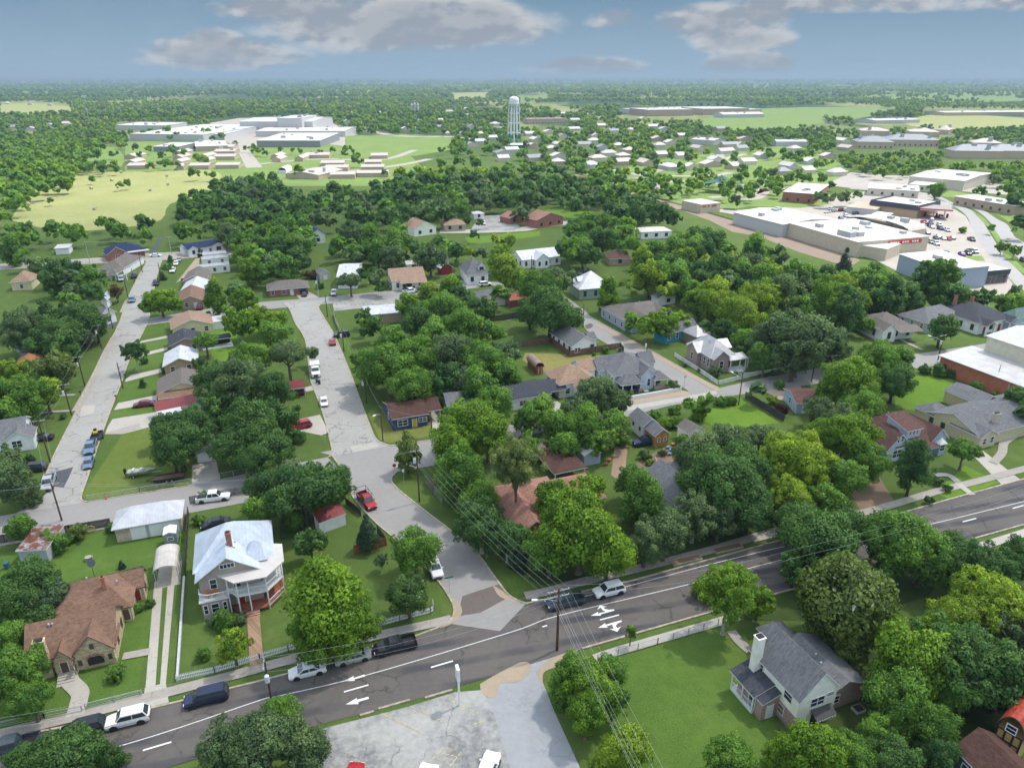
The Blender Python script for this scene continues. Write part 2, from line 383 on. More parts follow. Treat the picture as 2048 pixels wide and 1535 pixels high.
for q in ([(252,754),(262,714),(330,702),(326,732),(258,744)],[(236,786),(250,764),(320,752),(314,778),(236,806)],[(220,838),(226,818),(310,812),(310,832)],[(268,706),(280,682),(335,676),(334,694)],[(285,672),(292,652),(340,645),(338,662)]): lawn(q, LAWN)
# drives off the left street
for q in ([(236,806),(314,790),(314,806),(228,820)],[(252,758),(262,750),(326,736),(322,745),(250,764)],[(262,712),(335,694),(335,700),(262,718)],[(282,682),(335,671),(335,676),(280,686)],[(216,852),(225,838),(312,824),(316,850),(245,868),(210,868)],[(384,930),(432,918),(440,958),(384,969)],[(583,842),(640,829),(656,860),(650,872),(600,862),(583,855)],[(610,775),(626,770),(628,780),(610,784)]): surf('driveway', q, Z['drive'], DRIVE)
surf('driveway', [(210,866),(278,846),(282,856),(245,868)], Z['road'], BRIGHT)
surf('driveway', [(1078,800),(1098,788),(1145,828),(1110,834)], Z['drive'], DRIVE)
surf('driveway', [(862,822),(876,818),(884,870),(868,884)], Z['drive'], DRIVE)
surf('driveway', [(590,588),(612,580),(640,596),(602,600)], Z['drive'], BRIGHT)
surf('driveway', [(352,566),(392,516),(400,516),(397,544),(352,566)], Z['drive'], SAND)
# two-track strip drive and apron
surf('driveway', [(309,1163),(326,1161),(311,1372),(291,1376)], Z['drive'], DRIVE)
surf('driveway', [(336,1160),(350,1158),(332,1366),(320,1369)], Z['drive'], DRIVE)
surf('driveway', [(290,1376),(332,1366),(338,1405),(285,1418)], Z['walk'], DRIVE)
surf('driveway', [(1940,905),(1962,898),(2048,965),(2048,992),(2002,968)], Z['drive'], DRIVE)
# paths and pavements
strip('pavement', [(-60,1482),(0,1468),(170,1428),(290,1396),(430,1360),(498,1342),(620,1308),(744,1274),(869,1246),(903,1237)], 1.6, Z['walk'], WALK, sm=True)
strip('pavement', [(1050,1192),(1090,1184),(1160,1165),(1240,1146),(1400,1106),(1480,1083),(1560,1060),(1732,1024),(1866,985),(1957,962),(2048,938),(2200,900)], 1.7, Z['walk'], WALK)
strip('pavement', [(1190,1318),(1240,1301),(1440,1243),(1480,1233)], 1.5, Z['walk'], DRIVE)
strip('pavement', [(1900,1110),(1997,1082),(2060,1062)], 1.6, Z['walk'], DRIVE)
strip('pavement', [(152,822),(178,775),(205,722),(228,675)], 1.8, Z['walk'], WALK)
strip('pavement', [(1440,782),(1380,750),(1330,722),(1240,674),(1190,648)], 1.7, Z['walk'], SAND)
strip('pavement', [(245,625),(256,600)], 1.8, Z['walk'], WALK)
strip('footpath', [(141,1345),(140,1362),(160,1384),(158,1404),(150,1432)], 2.0, Z['walk2'], DRIVE)
strip('footpath', [(246,1313),(300,1303)], 1.3, Z['walk2'], WALK, sm=False)
strip('footpath', [(507,1236),(511,1290),(514,1330)], 1.7, Z['walk2'], brick('brick_path', (.30,.19,.11)), sm=False)
strip('footpath', [(1462,1262),(1480,1285),(1500,1302)], 1.4, Z['walk2'], WALK)
strip('footpath', [(1870,950),(1900,952),(1925,975),(1945,990)], 1.3, Z['walk2'], DRIVE)
strip('footpath', [(2028,872),(2008,886),(2004,905),(1992,920),(1985,926)], 1.6, Z['walk2'], WALK)
strip('footpath', [(76,828),(105,824),(140,822)], 1.0, Z['walk2'], WALK)
strip('footpath', [(110,792),(150,790)], 1.0, Z['walk2'], WALK)
strip('footpath', [(1845,700),(1812,685),(1790,672)], 1.2, Z['walk2'], WALK)
# dirt tracks and bare earth
surf('dirt_track', smooth([(1222,950),(1228,905),(1236,868),(1252,862),(1258,875),(1254,905),(1250,945),(1240,960),(1222,950)]), Z['dirt'], pave('brick_rubble_track', (.34,.22,.16), (.22,.17,.10), crack=0, grain=.6))
surf('bare_ground', smooth([(1275,925),(1330,895),(1375,890),(1400,905),(1380,930),(1340,950),(1290,950),(1265,940),(1275,925)]), Z['dirt'], DIRT)
surf('bare_ground', [(1700,985),(1760,955),(1790,1005),(1720,1020)], Z['dirt'], DIRT)
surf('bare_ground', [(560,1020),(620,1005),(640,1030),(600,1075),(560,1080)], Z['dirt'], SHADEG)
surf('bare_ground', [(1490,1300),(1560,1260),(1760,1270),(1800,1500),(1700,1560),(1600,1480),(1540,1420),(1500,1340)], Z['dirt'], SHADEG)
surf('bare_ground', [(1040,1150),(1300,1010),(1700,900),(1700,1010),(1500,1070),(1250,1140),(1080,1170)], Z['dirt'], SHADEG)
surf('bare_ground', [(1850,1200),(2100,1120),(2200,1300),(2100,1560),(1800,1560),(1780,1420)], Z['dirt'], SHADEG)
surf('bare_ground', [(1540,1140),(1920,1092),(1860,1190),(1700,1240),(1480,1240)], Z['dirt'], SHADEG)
surf('bare_ground', [(1258,800),(1362,780),(1400,788),(1258,812)], Z['dirt'], SAND)
surf('bare_ground', [(1500,765),(1540,752),(1600,770),(1620,810),(1560,800)], Z['dirt'], SAND)
surf('bare_ground', [(1010,1150),(1060,1150),(1045,1190),(1022,1188)], Z['dirt'], LAWN)
# kerbs
def kerb(pts, w=.28, h=.14): return strip('kerb', pts, w, 0.02, KERB, h=h, sm=False)
kerb(mainU[:8]); kerb([(1052,1207)]+mainU[9:])
kerb([(2300,975),(2048,1049),(1923,1084),(1650,1160),(1376,1237),(1165,1297)])
kerb(curvL); kerb(curvR); kerb(nwL[3:]); kerb(nwR[5:]); kerb(leftR, .3); kerb(leftL[:-8], .25)
kerb([(176,1003),(384,970)], .2); kerb([(781,892),(810,890),(870,878)], .3); kerb(neR[18:], .22); kerb(neL[8:34], .22)
kerb([(300,650),(400,637),(440,631)], .25)
# markings
def stripe(pts, w, m=PAINTW, name='road_marking'): return strip(name, pts, w, Z['mark'], m, sm=False)
mk = [(-100,1577),(254,1488),(519,1401),(549,1394),(727,1352),(1020,1265),(1115,1232),(1369,1171),(1520,1131),(1700,1086),(1876,1045),(2048,1003),(2200,966)]
stripe(smooth(mk), .11)
stripe([(1125,1203),(1254,1173),(1400,1134),(1520,1104),(1600,1086)], .1)
for a, b in (((286,1501),(343,1484)),((688,1384),(737,1370)),((862,1335),(906,1322)),((1200,1240),(1238,1230)),((1483,1163),(1505,1157)),((1925,1044),(1952,1037)),((2025,1017),(2047,1011)),((1560,1142),(1590,1134)),((1085,1254),(1094,1251)),((100,1555),(165,1537))): stripe([a, b], .22)
def mk_arrow(pts, s_, ox, oy): surf('road_arrow', [(ox+x/s_, oy+y/s_) for x, y in pts], Z['mark']+.006, PAINTW)
mk_arrow([(1112,662),(1230,603),(1222,627),(1345,588),(1352,608),(1236,640),(1240,658)], 5.39, 480, 1240)
mk_arrow([(1140,911),(1262,840),(1258,862),(1385,828),(1390,850),(1275,885),(1278,908)], 5.39, 480, 1240)
mk_arrow([(955,802),(1075,740),(1068,768),(1190,737),(1142,712),(1112,672),(1058,708),(1098,640),(1218,660),(1152,668),(1180,695),(1235,708),(1320,700),(1330,720),(1110,780),(1120,800)], 7.877, 1060, 1130)
mk_arrow([(1072,993),(1188,915),(1183,945),(1436,873),(1448,895),(1375,925),(1350,960),(1375,1000),(1432,970),(1375,1055),(1252,1010),(1320,1008),(1297,960),(1305,938),(1200,968),(1232,985)], 7.877, 1060, 1130)
for a, b in (((762,1427),(842,1466)),((820,1412),(884,1444)),((890,1396),(957,1427)),((888,1494),(908,1500)),((888,1494),(860,1524)),((883,1506),(915,1514)),((874,1518),(903,1530)),((922,1504),(903,1530)),((948,1448),(966,1443))): stripe([a, b], .1, PAINTY)
# ------------------------------------------------------------------ light
SUN_EL, SUN_AZ = math.radians(60), math.radians(60)      # azimuth measured from +Y towards +X
sd = Vector((math.cos(SUN_EL)*math.sin(SUN_AZ), math.cos(SUN_EL)*math.cos(SUN_AZ), math.sin(SUN_EL)))   # towards the sun
su = bpy.data.lights.new('sun', 'SUN'); su.energy = 2.6; su.angle = math.radians(2.0); su.color = (1.0, .955, .88)
so = bpy.data.objects.new('sun', su); COL.objects.link(so); so.rotation_euler = (-sd).to_track_quat('-Z', 'Y').to_euler()
w = bpy.data.worlds.new("World"); scene.world = w; w.use_nodes = True; nt = w.node_tree; nt.nodes.clear(); g = G(nt)
sky = g.add('ShaderNodeTexSky', sky_type='NISHITA', sun_disc=False, sun_elevation=SUN_EL, sun_rotation=SUN_AZ, air_density=1.0, dust_density=.6, ozone_density=1.0)
tc = g.add('ShaderNodeTexCoord'); sp = g.add('ShaderNodeSeparateXYZ'); nt.links.new(tc.outputs['Generated'], sp.inputs[0])
X, Y, Zc = sp.outputs
skyc = g.mix(.5, sky.outputs[0], (4.6, 5.0, 5.2))
low = g.ramp(Zc, .10, .30)                                  # a band of dull blue-grey air stands low over the country
skyc = g.mix(low, g.mix(g.ramp(Zc, .0, .13), (.95,1.36,1.75), (.46,.84,1.24)), skyc)
yy = g.math('MAXIMUM', Y, .05)
u = g.math('DIVIDE', X, yy); v = g.math('DIVIDE', Zc, yy)
cb = g.add('ShaderNodeCombineXYZ'); g.set(cb.inputs[0], g.math('MULTIPLY', u, 1.0)); g.set(cb.inputs[1], g.math('MULTIPLY', v, 2.0)); cb.inputs[2].default_value = .37
nz = g.noise(cb.outputs[0], 13, 9, .52)
cb2 = g.add('ShaderNodeCombineXYZ'); g.set(cb2.inputs[0], g.math('SUBTRACT', u, .006)); g.set(cb2.inputs[1], g.math('MULTIPLY', g.math('ADD', v, .009), 2.0)); cb2.inputs[2].default_value = .37
nzu = g.noise(cb2.outputs[0], 13, 5, .52); nz2 = g.noise(cb.outputs[0], 4.0, 6, .55)
def uv(px, py):
    dy = py - CY; yv = FPX*ct - dy*st; return ((px - CX)/yv, -(FPX*st + dy*ct)/yv)
clouds = [(800,52,300,62,1.1),(960,40,120,50,1),(580,20,170,30,1),(430,112,180,34,1),(430,92,75,30,1),(1440,50,140,42,1),(1480,80,110,34,1),(1520,30,70,30,1),(1170,138,130,22,1.0),(1500,132,95,26,1.5),(1700,6,260,24,.7),(1230,42,60,20,.6),(1960,8,160,18,.6),(890,-60,500,60,.9),(1150,-90,200,40,.6)]
tot = None
for (px, py, rx, ry, s) in clouds:
    cu, cv = uv(px, py); eu = rx/1380; ev = ry/1380*1.08
    a = g.math('DIVIDE', g.math('SUBTRACT', u, cu), eu); b = g.math('DIVIDE', g.math('SUBTRACT', v, cv), ev)
    b = g.math('MULTIPLY', b, g.ramp(b, -.1, .1, 1.35, 1.0))
    r = g.math('ADD', g.math('MULTIPLY', a, a), g.math('MULTIPLY', b, b))
    q = g.math('MULTIPLY', g.math('SUBTRACT', 1.0, r), s)
    tot = q if tot is None else g.math('MAXIMUM', tot, q)
body = g.math('ADD', g.math('MAXIMUM', tot, -1.2), g.math('MULTIPLY', g.math('SUBTRACT', nz, .5), 1.35))
mask = g.math('MULTIPLY', g.ramp(body, .05, .75), .9)
mask = g.math('MULTIPLY', mask, g.ramp(Y, .1, .3))
wisp = g.math('MULTIPLY', g.ramp(nz2, .45, .8), .28)
skyc = g.mix(g.math('MULTIPLY', wisp, g.ramp(Zc, .0, .2, 1, .8)), skyc, (1.5,1.75,2.0))
lit = g.ramp(g.math('SUBTRACT', nz, nzu), -.07, .10)
edge = g.ramp(body, .25, 1.1, 1.0, .3)
cc = g.mix(g.math('MULTIPLY', lit, edge), (1.0,1.12,1.30), (2.2,2.17,2.12))
skyc = g.mix(mask, skyc, cc)
bg = g.add('ShaderNodeBackground'); nt.links.new(skyc, bg.inputs[0]); bg.inputs[1].default_value = .15; w.cycles.sampling_method = 'MANUAL'; w.cycles.sample_map_resolution = 256
wo = g.add('ShaderNodeOutputWorld'); nt.links.new(bg.outputs[0], wo.inputs[0])
scene.view_settings.view_transform = 'Standard'; scene.view_settings.look = 'None'; scene.view_settings.exposure = 1.17; scene.view_settings.gamma = 1
scene.cycles.max_bounces = 6; scene.cycles.diffuse_bounces = 3; scene.cycles.transparent_max_bounces = 12; scene.cycles.volume_bounces = 0
# ------------------------------------------------------------------ the cloud that shades the near part of the town
m, nt, n, l = newmat('thin_cloud'); g = G(nt)
tr = g.add('ShaderNodeBsdfTransparent'); tr.inputs[0].default_value = (1,1,1,1)
df = g.add('ShaderNodeBsdfTranslucent'); df.inputs[0].default_value = (.9,.9,.92,1)
mx = g.add('ShaderNodeMixShader'); mx.inputs[0].default_value = .12
l.new(tr.outputs[0], mx.inputs[1]); l.new(df.outputs[0], mx.inputs[2])
o_ = g.add('ShaderNodeOutputMaterial'); l.new(mx.outputs[0], o_.inputs[0]); CLOUDM = m
edgepx = [(-250,432),(0,436),(120,428),(250,412),(430,404),(560,372),(700,378),(860,384),(1000,368),(1130,372),(1230,396),(1330,430),(1450,470),(1560,505),(1700,545),(1850,585),(1960,615),(2100,640),(2500,680)]
ground_edge = [P(x, y) for x, y in edgepx]
ring = ground_edge + [Vector((420,60,0)), Vector((420,-260,0)), Vector((-420,-260,0)), Vector((-560,60,0))]
ctr = Vector((0, 90, 0)); ALT = 620.0
mb = MB(); NR = len(ring)
rnd = random.Random(4)
def lay(k, z):
    out = []
    for i, p in enumerate(ring):
        q = p - ctr; L = q.length; q = q*((L + k)/L); out.append(tuple((ctr + q + sd*(ALT/sd.z))[:2]) + (z + rnd.uniform(-6, 6),))
    return out
levels = [(-34,ALT),(-8,ALT+3),(14,ALT+10),(24,ALT+26),(8,ALT+50),(-18,ALT+72),(-60,ALT+92),(-130,ALT+105)]
L0 = [lay(k, z) for k, z in levels]
for a, b in zip(L0[:-1], L0[1:]):
    for i in range(NR): j = (i+1) % NR; mb.face([a[i], a[j], b[j], b[i]])
cen = tuple((ctr + sd*(ALT/sd.z))[:2])
for i in range(NR):
    j = (i+1) % NR; mb.face([L0[0][j], L0[0][i], cen + (ALT-4,)]); mb.face([L0[-1][i], L0[-1][j], cen + (ALT+118,)])
# inner, denser bodies of the same cloud
for k1, dz in ((-36, 18), (-70, 34)):
    a = lay(k1, ALT+dz); b = lay(k1-14, ALT+dz+22)
    for i in range(NR):
        j = (i+1) % NR; mb.face([a[i], a[j], b[j], b[i]]); mb.face([a[j], a[i], cen + (ALT+dz-4,)]); mb.face([b[i], b[j], cen + (ALT+dz+30,)])
cl = mb.build('cloud', CLOUDM, smooth=True); cl['kind'] = 'structure'

# ------------------------------------------------------------------ the hazy air
mb = MB(); mb.box(-34000, 34000, -300, 29000, -1.5, 113.0)
hz = mb.build('haze', []); hz['kind'] = 'stuff'; m, nt, n, l = newmat('haze_air'); g = G(nt); pv = g.add('ShaderNodeVolumePrincipled'); pv.inputs['Color'].default_value = (.36,.47,.57,1); pv.inputs['Density'].default_value = 1.6e-4; pv.inputs['Anisotropy'].default_value = .1
o_ = g.add('ShaderNodeOutputMaterial'); l.new(pv.outputs[0], o_.inputs['Volume']); hz.data.materials.append(m)
# ------------------------------------------------------------------ buildings
LAND = []          # (px, py, phrase) landmarks that the tree labels refer to
KEEP = []          # photo polygons kept free of generated trees
_wc = {}
SH_BROWN = shingle('brown_shingles', (.21,.125,.085)); SH_DKBROWN = shingle('dark_brown_shingles', (.085,.045,.035)); SH_GREY = shingle('grey_shingles', (.145,.145,.15))
SH_DK = shingle('charcoal_shingles', (.055,.058,.068)); SH_TAN = shingle('tan_shingles', (.30,.20,.14)); SH_GB = shingle('grey_brown_shingles', (.155,.135,.12))
SH_NAVY = shingle('navy_shingles', (.025,.04,.085)); SH_RED = shingle('red_brown_shingles', (.115,.062,.052)); SH_SALMON = shingle('salmon_shingles', (.30,.155,.115)); SH_ORANGE = shingle('orange_brown_shingles', (.33,.15,.07))
MR_BLUE = seam('pale_blue_seam_roof', (.52,.57,.64), 'X', .5, rust=0); MR_BLUEY = seam('pale_blue_seam_roof_side', (.52,.57,.64), 'Y', .5)
MR_WHITE = seam('white_metal_roof', (.54,.54,.56), 'X', .9, metal=0.05, dark=.85); MR_GREY = seam('grey_metal_roof', (.40,.39,.39), 'X', .55, rust=.05); MR_TAN = seam('tan_metal_roof', (.55,.50,.44), 'Y', .38)
MR_GREYY = seam('grey_metal_roof_side', (.50,.49,.48), 'Y', .6); MR_RUST = seam('rusty_metal_roof', (.36,.34,.35), 'X', .5, rust=.8); MR_RED = seam('red_metal_roof', (.22,.035,.03), 'X', .5, rust=.3); MR_DKRED = seam('dark_red_metal_roof', (.20,.045,.04), 'X', .6, rust=.2)
MEMB = pave('white_membrane_roof', (.50,.465,.43), (.38,.35,.32), crack=.1, patch=.4, grain=.1)
MEMG = pave('light_grey_roof', (.48,.47,.46), (.40,.39,.38), crack=0, patch=.4, grain=.1)
STONE = brick('cream_stone', (.56,.45,.28), (.30,.24,.16), w=.5, h=.24, var=.3); BRK = brick('red_brick', (.30,.085,.05)); BRK2 = brick('orange_brick', (.42,.11,.045)); BRKT = brick('tan_brick', (.40,.30,.20)); BRKP = brick('pinkish_brick', (.36,.24,.20))
W_WHITE = siding('white_siding', (.75,.74,.73)); W_CREAM = siding('cream_siding', (.84,.82,.70)); W_TAUPE = siding('taupe_siding', (.37,.315,.275)); W_BLUE = siding('navy_siding', (.035,.06,.15)); W_LBLUE = siding('light_blue_siding', (.36,.43,.52))
W_TEAL = siding('teal_siding', (.03,.25,.30)); W_YEL = siding('yellow_siding', (.62,.56,.34)); W_GREEN = siding('sage_siding', (.30,.35,.30)); W_TAN = siding('tan_panel_wall', (.50,.44,.33), .6, 'X'); W_GREY = siding('grey_panel_wall', (.36,.38,.40), .6, 'X')
W_DKGREEN = siding('dark_teal_siding', (.05,.09,.10)); W_LOG = siding('split_log_wall', (.40,.22,.07), .26, var=.3); W_CREAMM = siding('cream_metal_wall', (.60,.56,.42), .4, 'X')
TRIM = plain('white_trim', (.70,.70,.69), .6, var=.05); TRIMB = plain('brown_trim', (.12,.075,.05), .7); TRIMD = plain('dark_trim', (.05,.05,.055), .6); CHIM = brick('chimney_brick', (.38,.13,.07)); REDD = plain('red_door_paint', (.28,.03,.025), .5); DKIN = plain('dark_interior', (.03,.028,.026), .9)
def winmesh(w, h, kind):
    k = (round(w,2), round(h,2), kind)
    if k in _wc: return _wc[k]
    mb = MB(); t = .09; fm = {'w': TRIM, 'd': TRIMD, 'b': TRIMB}[kind]
    for a in ((-w/2-t, w/2+t, -h/2-t, -h/2), (-w/2-t, w/2+t, h/2, h/2+t), (-w/2-t, -w/2, -h/2, h/2), (w/2, w/2+t, -h/2, h/2)): mb.box(a[0], a[1], -.07, .03, a[2], a[3])
    mb.box(-w/2, w/2, -.055, .02, -.03, .03)
    if w > 1.3: mb.box(-.04, .04, -.057, .02, -h/2, h/2)
    fr = mb.mesh('window_frame', [fm]); mb = MB(); mb.box(-w/2, w/2, -.03, .015, -h/2, h/2); pa = mb.mesh('pane', [GLASS])
    _wc[k] = (fr, pa); return _wc[k]
def roof_geo(mb, a, z, rise, kind, ov=.35, t=.16, m=0, mt=1):
    u0, u1, v0, v1 = a[0]-ov, a[1]+ov, a[2]-ov, a[3]+ov; um, vm = (u0+u1)/2, (v0+v1)/2; Lu, Lv = u1-u0, v1-v0
    k = rise/max(.1, (min(Lu, Lv)/2 - ov)); zl = z - min(.25, k*ov)*(.8 if kind != 'flat' else 0)
    zr = z + rise
    c = [(u0,v0,zl),(u1,v0,zl),(u1,v1,zl),(u0,v1,zl)]
    if kind == 'gu': top = c + [(u0,vm,zr),(u1,vm,zr)]; fs = [(0,1,5,4),(2,3,4,5)]; rim = [(0,1),(1,5),(5,2),(2,3),(3,4),(4,0)]
    elif kind == 'gv': top = c + [(um,v0,zr),(um,v1,zr)]; fs = [(1,2,5,4),(3,0,4,5)]; rim = [(0,4),(4,1),(1,2),(2,5),(5,3),(3,0)]
    elif kind in ('hip', 'pyr', 'hu', 'hv'):
        if kind == 'hu' or (kind == 'hip' and Lu >= Lv): i = min(Lv/2, Lu/2-.05); top = c + [(u0+i,vm,zr),(u1-i,vm,zr)]; fs = [(0,1,5,4),(1,2,5),(2,3,4,5),(3,0,4)]
        elif kind == 'hv' or kind == 'hip': i = min(Lu/2, Lv/2-.05); top = c + [(um,v0+i,zr),(um,v1-i,zr)]; fs = [(0,1,4),(1,2,5,4),(2,3,5),(3,0,4,5)]
        else: top = c + [(um,vm,zr)]; fs = [(0,1,4),(1,2,4),(2,3,4),(3,0,4)]
        rim = [(0,1),(1,2),(2,3),(3,0)]
    elif kind == 'flat': top = [(x,y,z) for x,y,_ in c]; fs = [(0,1,2,3)]; rim = [(0,1),(1,2),(2,3),(3,0)]
    elif kind[0] == 's':                              # single slope, high side named: sN sS sE sW
        hi = {'N':(2,3),'S':(0,1),'E':(1,2),'W':(0,3)}[kind[1]]
        top = [(x,y,(z+rise) if i in hi else z) for i,(x,y,_) in enumerate(c)]; fs = [(0,1,2,3)]; rim = [(0,1),(1,2),(2,3),(3,0)]
    elif kind == 'arc':                               # barrel roof, axis along v
        N = 10; top = []; 
        for i in range(N+1):
            th = math.pi*i/N; x = um - math.cos(th)*Lu/2; zz = zl + math.sin(th)*rise
            top += [(x,v0,zz),(x,v1,zz)]
        fs = [(2*i,2*i+2,2*i+3,2*i+1) for i in range(N)]; rim = [(2*i,2*i+2) for i in range(N)] + [(2*i+3,2*i+1) for i in range(N)] + [(2*N,2*N+1),(1,0)]
    n = len(top); b = len(mb.v); mb.v += top + [(x,y,zz-t) for x,y,zz in top]
    for q in fs:
        mb.f.append(tuple(b+i for i in q)); mb.m.append(m)
        mb.f.append(tuple(b+n+i for i in reversed(q))); mb.m.append(mt)
    for i, j in rim: mb.f.append((b+n+i, b+n+j, b+j, b+i)); mb.m.append(mt)
def wall_geo(mb, a, z0, z, rise, kind, m=0):
    u0,u1,v0,v1 = a; um, vm = (u0+u1)/2, (v0+v1)/2
    mb.box(u0,u1,v0,v1,z0,z-.02,m)
    if kind == 'gu':
        zr = z+rise-.14
        for u in (u0, u1): mb.face([(u,v0,z-.02),(u,v1,z-.02),(u,vm,zr)] if u == u1 else [(u,v1,z-.02),(u,v0,z-.02),(u,vm,zr)], m)
    if kind == 'gv':
        zr = z+rise-.14
        for v in (v0, v1): mb.face([(u1,v,z-.02),(u0,v,z-.02),(um,v,zr)] if v == v1 else [(u0,v,z-.02),(u1,v,z-.02),(um,v,zr)], m)
    if kind[0] == 's' and kind != 'sx':
        hi = {'N':(2,3),'S':(0,1),'E':(1,2),'W':(0,3)}[kind[1]]
        c = [(u0,v0),(u1,v0),(u1,v1),(u0,v1)]; top = [(x,y,z-.05+(rise if i in hi else 0)) for i,(x,y) in enumerate(c)]
        for i in range(4):
            j = (i+1)%4; mb.face([c[i]+(z-.02,), c[j]+(z-.02,), top[j], top[i]], m)
class House:
    def __init__(s, name, label, cat, d0, d1, h, group=None, short=None, rz=None):
        a, b = P(d0[0], d0[1], h), P(d1[0], d1[1], h); s.rz = math.atan2(b.y-a.y, b.x-a.x) if rz is None else math.radians(rz)
        s.o = Vector(((a.x+b.x)/2, (a.y+b.y)/2, 0)); s.u = Vector((math.cos(s.rz), math.sin(s.rz), 0)); s.v = Vector((-math.sin(s.rz), math.cos(s.rz), 0))
        s.root = empty(name, s.o, s.rz); tag(s.root, label, cat, group)
        s.W = MB(); s.R = MB(); s.b = []; s.short = short; s.pc = ((d0[0]+d1[0])/2, (d0[1]+d1[1])/2)
        s.wm = []; s.rm = []
        if short: LAND.append((s.pc[0], s.pc[1]+4, short))
    def loc(s, px, py, h):
        p = P(px, py, h) - s.o; return (p.x*s.u.x + p.y*s.u.y, p.x*s.v.x + p.y*s.v.y)
    def mi(s, lst, m):
        if m not in lst: lst.append(m)
        return lst.index(m)
    def block(s, pts, h, kind, rise, wall, roof, trim=None, ov=.35, z0=0, loc=None, nowall=False, inset=None):
        if loc: a = list(loc)
        else:
            q = [s.loc(x, y, h) for x, y in pts]; a = [min(p[0] for p in q)+ov, max(p[0] for p in q)-ov, min(p[1] for p in q)+ov, max(p[1] for p in q)-ov]
        if not nowall: wall_geo(s.W, a, z0, h, rise, kind, s.mi(s.wm, wall))
        roof_geo(s.R, a, h, rise, kind, ov, m=s.mi(s.rm, roof), mt=s.mi(s.rm, trim or TRIM))
        s.b.append((a, h, kind, rise)); return a
    def win(s, bi, side, pos, z=1.6, w=1.0, h=1.35, kind='w'):
        a = s.b[bi][0] if isinstance(bi, int) else bi; fr, pa = winmesh(w, h, kind)
        x, y, r = {'s': (a[0]+(a[1]-a[0])*pos, a[2], 0), 'n': (a[0]+(a[1]-a[0])*pos, a[3], math.pi), 'e': (a[1], a[2]+(a[3]-a[2])*pos, math.pi/2), 'w': (a[0], a[2]+(a[3]-a[2])*pos, -math.pi/2)}[side]
        o = put('window', fr, s.root, (x, y, z), r); put('pane', pa, o); return o
    def wins(s, bi, sides='se', z=1.6, step=3.4, w=1.0, h=1.35, kind='w'):
        a = s.b[bi][0]
        for sd_ in sides:
            L = (a[1]-a[0]) if sd_ in 'sn' else (a[3]-a[2]); n = max(1, int(L/step))
            for i in range(n): s.win(bi, sd_, (i+.5)/n, z, w, h, kind)
    def part(s, name, mats, fn, label=None):
        mb = MB(); fn(mb); o = mb.build(name, mats, s.root)
        if label: o['label'] = label
        return o
    def door(s, bi, side, pos, w=1.0, h=2.05, m=None, z=.1, name='door'):
        a = s.b[bi][0] if isinstance(bi, int) else bi
        x, y, r = {'s': (a[0]+(a[1]-a[0])*pos, a[2], 0), 'n': (a[0]+(a[1]-a[0])*pos, a[3], math.pi), 'e': (a[1], a[2]+(a[3]-a[2])*pos, math.pi/2), 'w': (a[0], a[2]+(a[3]-a[2])*pos, -math.pi/2)}[side]
        mb = MB(); mb.box(-w/2, w/2, -.06, .02, z, z+h); mb.box(-w/2-.1, -w/2, -.05, .02, z, z+h+.1, 1); mb.box(w/2, w/2+.1, -.05, .02, z, z+h+.1, 1)
        return mb.build(name, [m or TRIM, TRIM], s.root, (x, y, 0), r)
    def chimney(s, u, v, z0, z1, w=.7, d=.7, m=None):
        rf = s.root; mb = MB(); mb.box(u-w/2, u+w/2, v-d/2, v+d/2, z0, z1); mb.box(u-w/2-.07, u+w/2+.07, v-d/2-.07, v+d/2+.07, z1, z1+.12); mb.box(u-w/2+.12, u+w/2-.12, v-d/2+.12, v+d/2-.12, z1+.12, z1+.3, 1)
        s.chims = getattr(s, 'chims', []) + [(mb, m or CHIM)]
    def vents(s, pts):
        for u, v, z in pts:
            mb = MB(); mb.tube((u,v,z-.4),(u,v,z+.35),.09,.09,8); mb.tube((u,v,z+.35),(u,v,z+.45),.16,.1,8); s.vs = getattr(s,'vs',[]) + [mb]
    def done(s, pad=6):
        w = s.W.build('wall', s.wm or [W_WHITE], s.root) if s.W.v else None
        r = s.R.build('roof', s.rm, s.root); 
        for mb, m in getattr(s, 'chims', []): mb.build('chimney', [m, DKIN], r)
        for mb in getattr(s, 'vs', []): mb.build('roof_vent', STEEL, r)
        us = [q for b in s.b for q in ((b[0][0],b[0][2]),(b[0][1],b[0][3]),(b[0][0],b[0][3]),(b[0][1],b[0][2]))]
        pr = []
        for (u_, v_) in us:
            for z in (0, 5): pr.append(proj(s.o + s.u*u_ + s.v*v_ + Vector((0,0,z)))[:2])
        xs = [p[0] for p in pr]; ys = [p[1] for p in pr]; KEEP.append((min(xs)-pad, min(ys)-pad, max(xs)+pad, max(ys)+pad)); s.rect = KEEP[-1]
        rr_ = random.Random(int(s.pc[0]*7 + s.pc[1]))
        for a, hh, kd, rs in s.b[:1]:
            A_ = (a[1]-a[0])*(a[3]-a[2])
            if kd in ('gu','gv','hip') and 50 < A_ < 400 and not hasattr(s, 'vs'):
                for _ in range(2):
                    u_, v_ = a[0]+(a[1]-a[0])*rr_.uniform(.3,.7), a[2]+(a[3]-a[2])*rr_.uniform(.3,.7); tt = abs((v_-(a[2]+a[3])/2)/((a[3]-a[2])/2)) if kd != 'gv' else abs((u_-(a[0]+a[1])/2)/((a[1]-a[0])/2))
                    mb = MB(); z_ = hh+rs*(1-tt); mb.tube((u_,v_,z_-.6),(u_,v_,z_+.3),.09,.09,7); mb.build('roof_vent', STEEL, r)
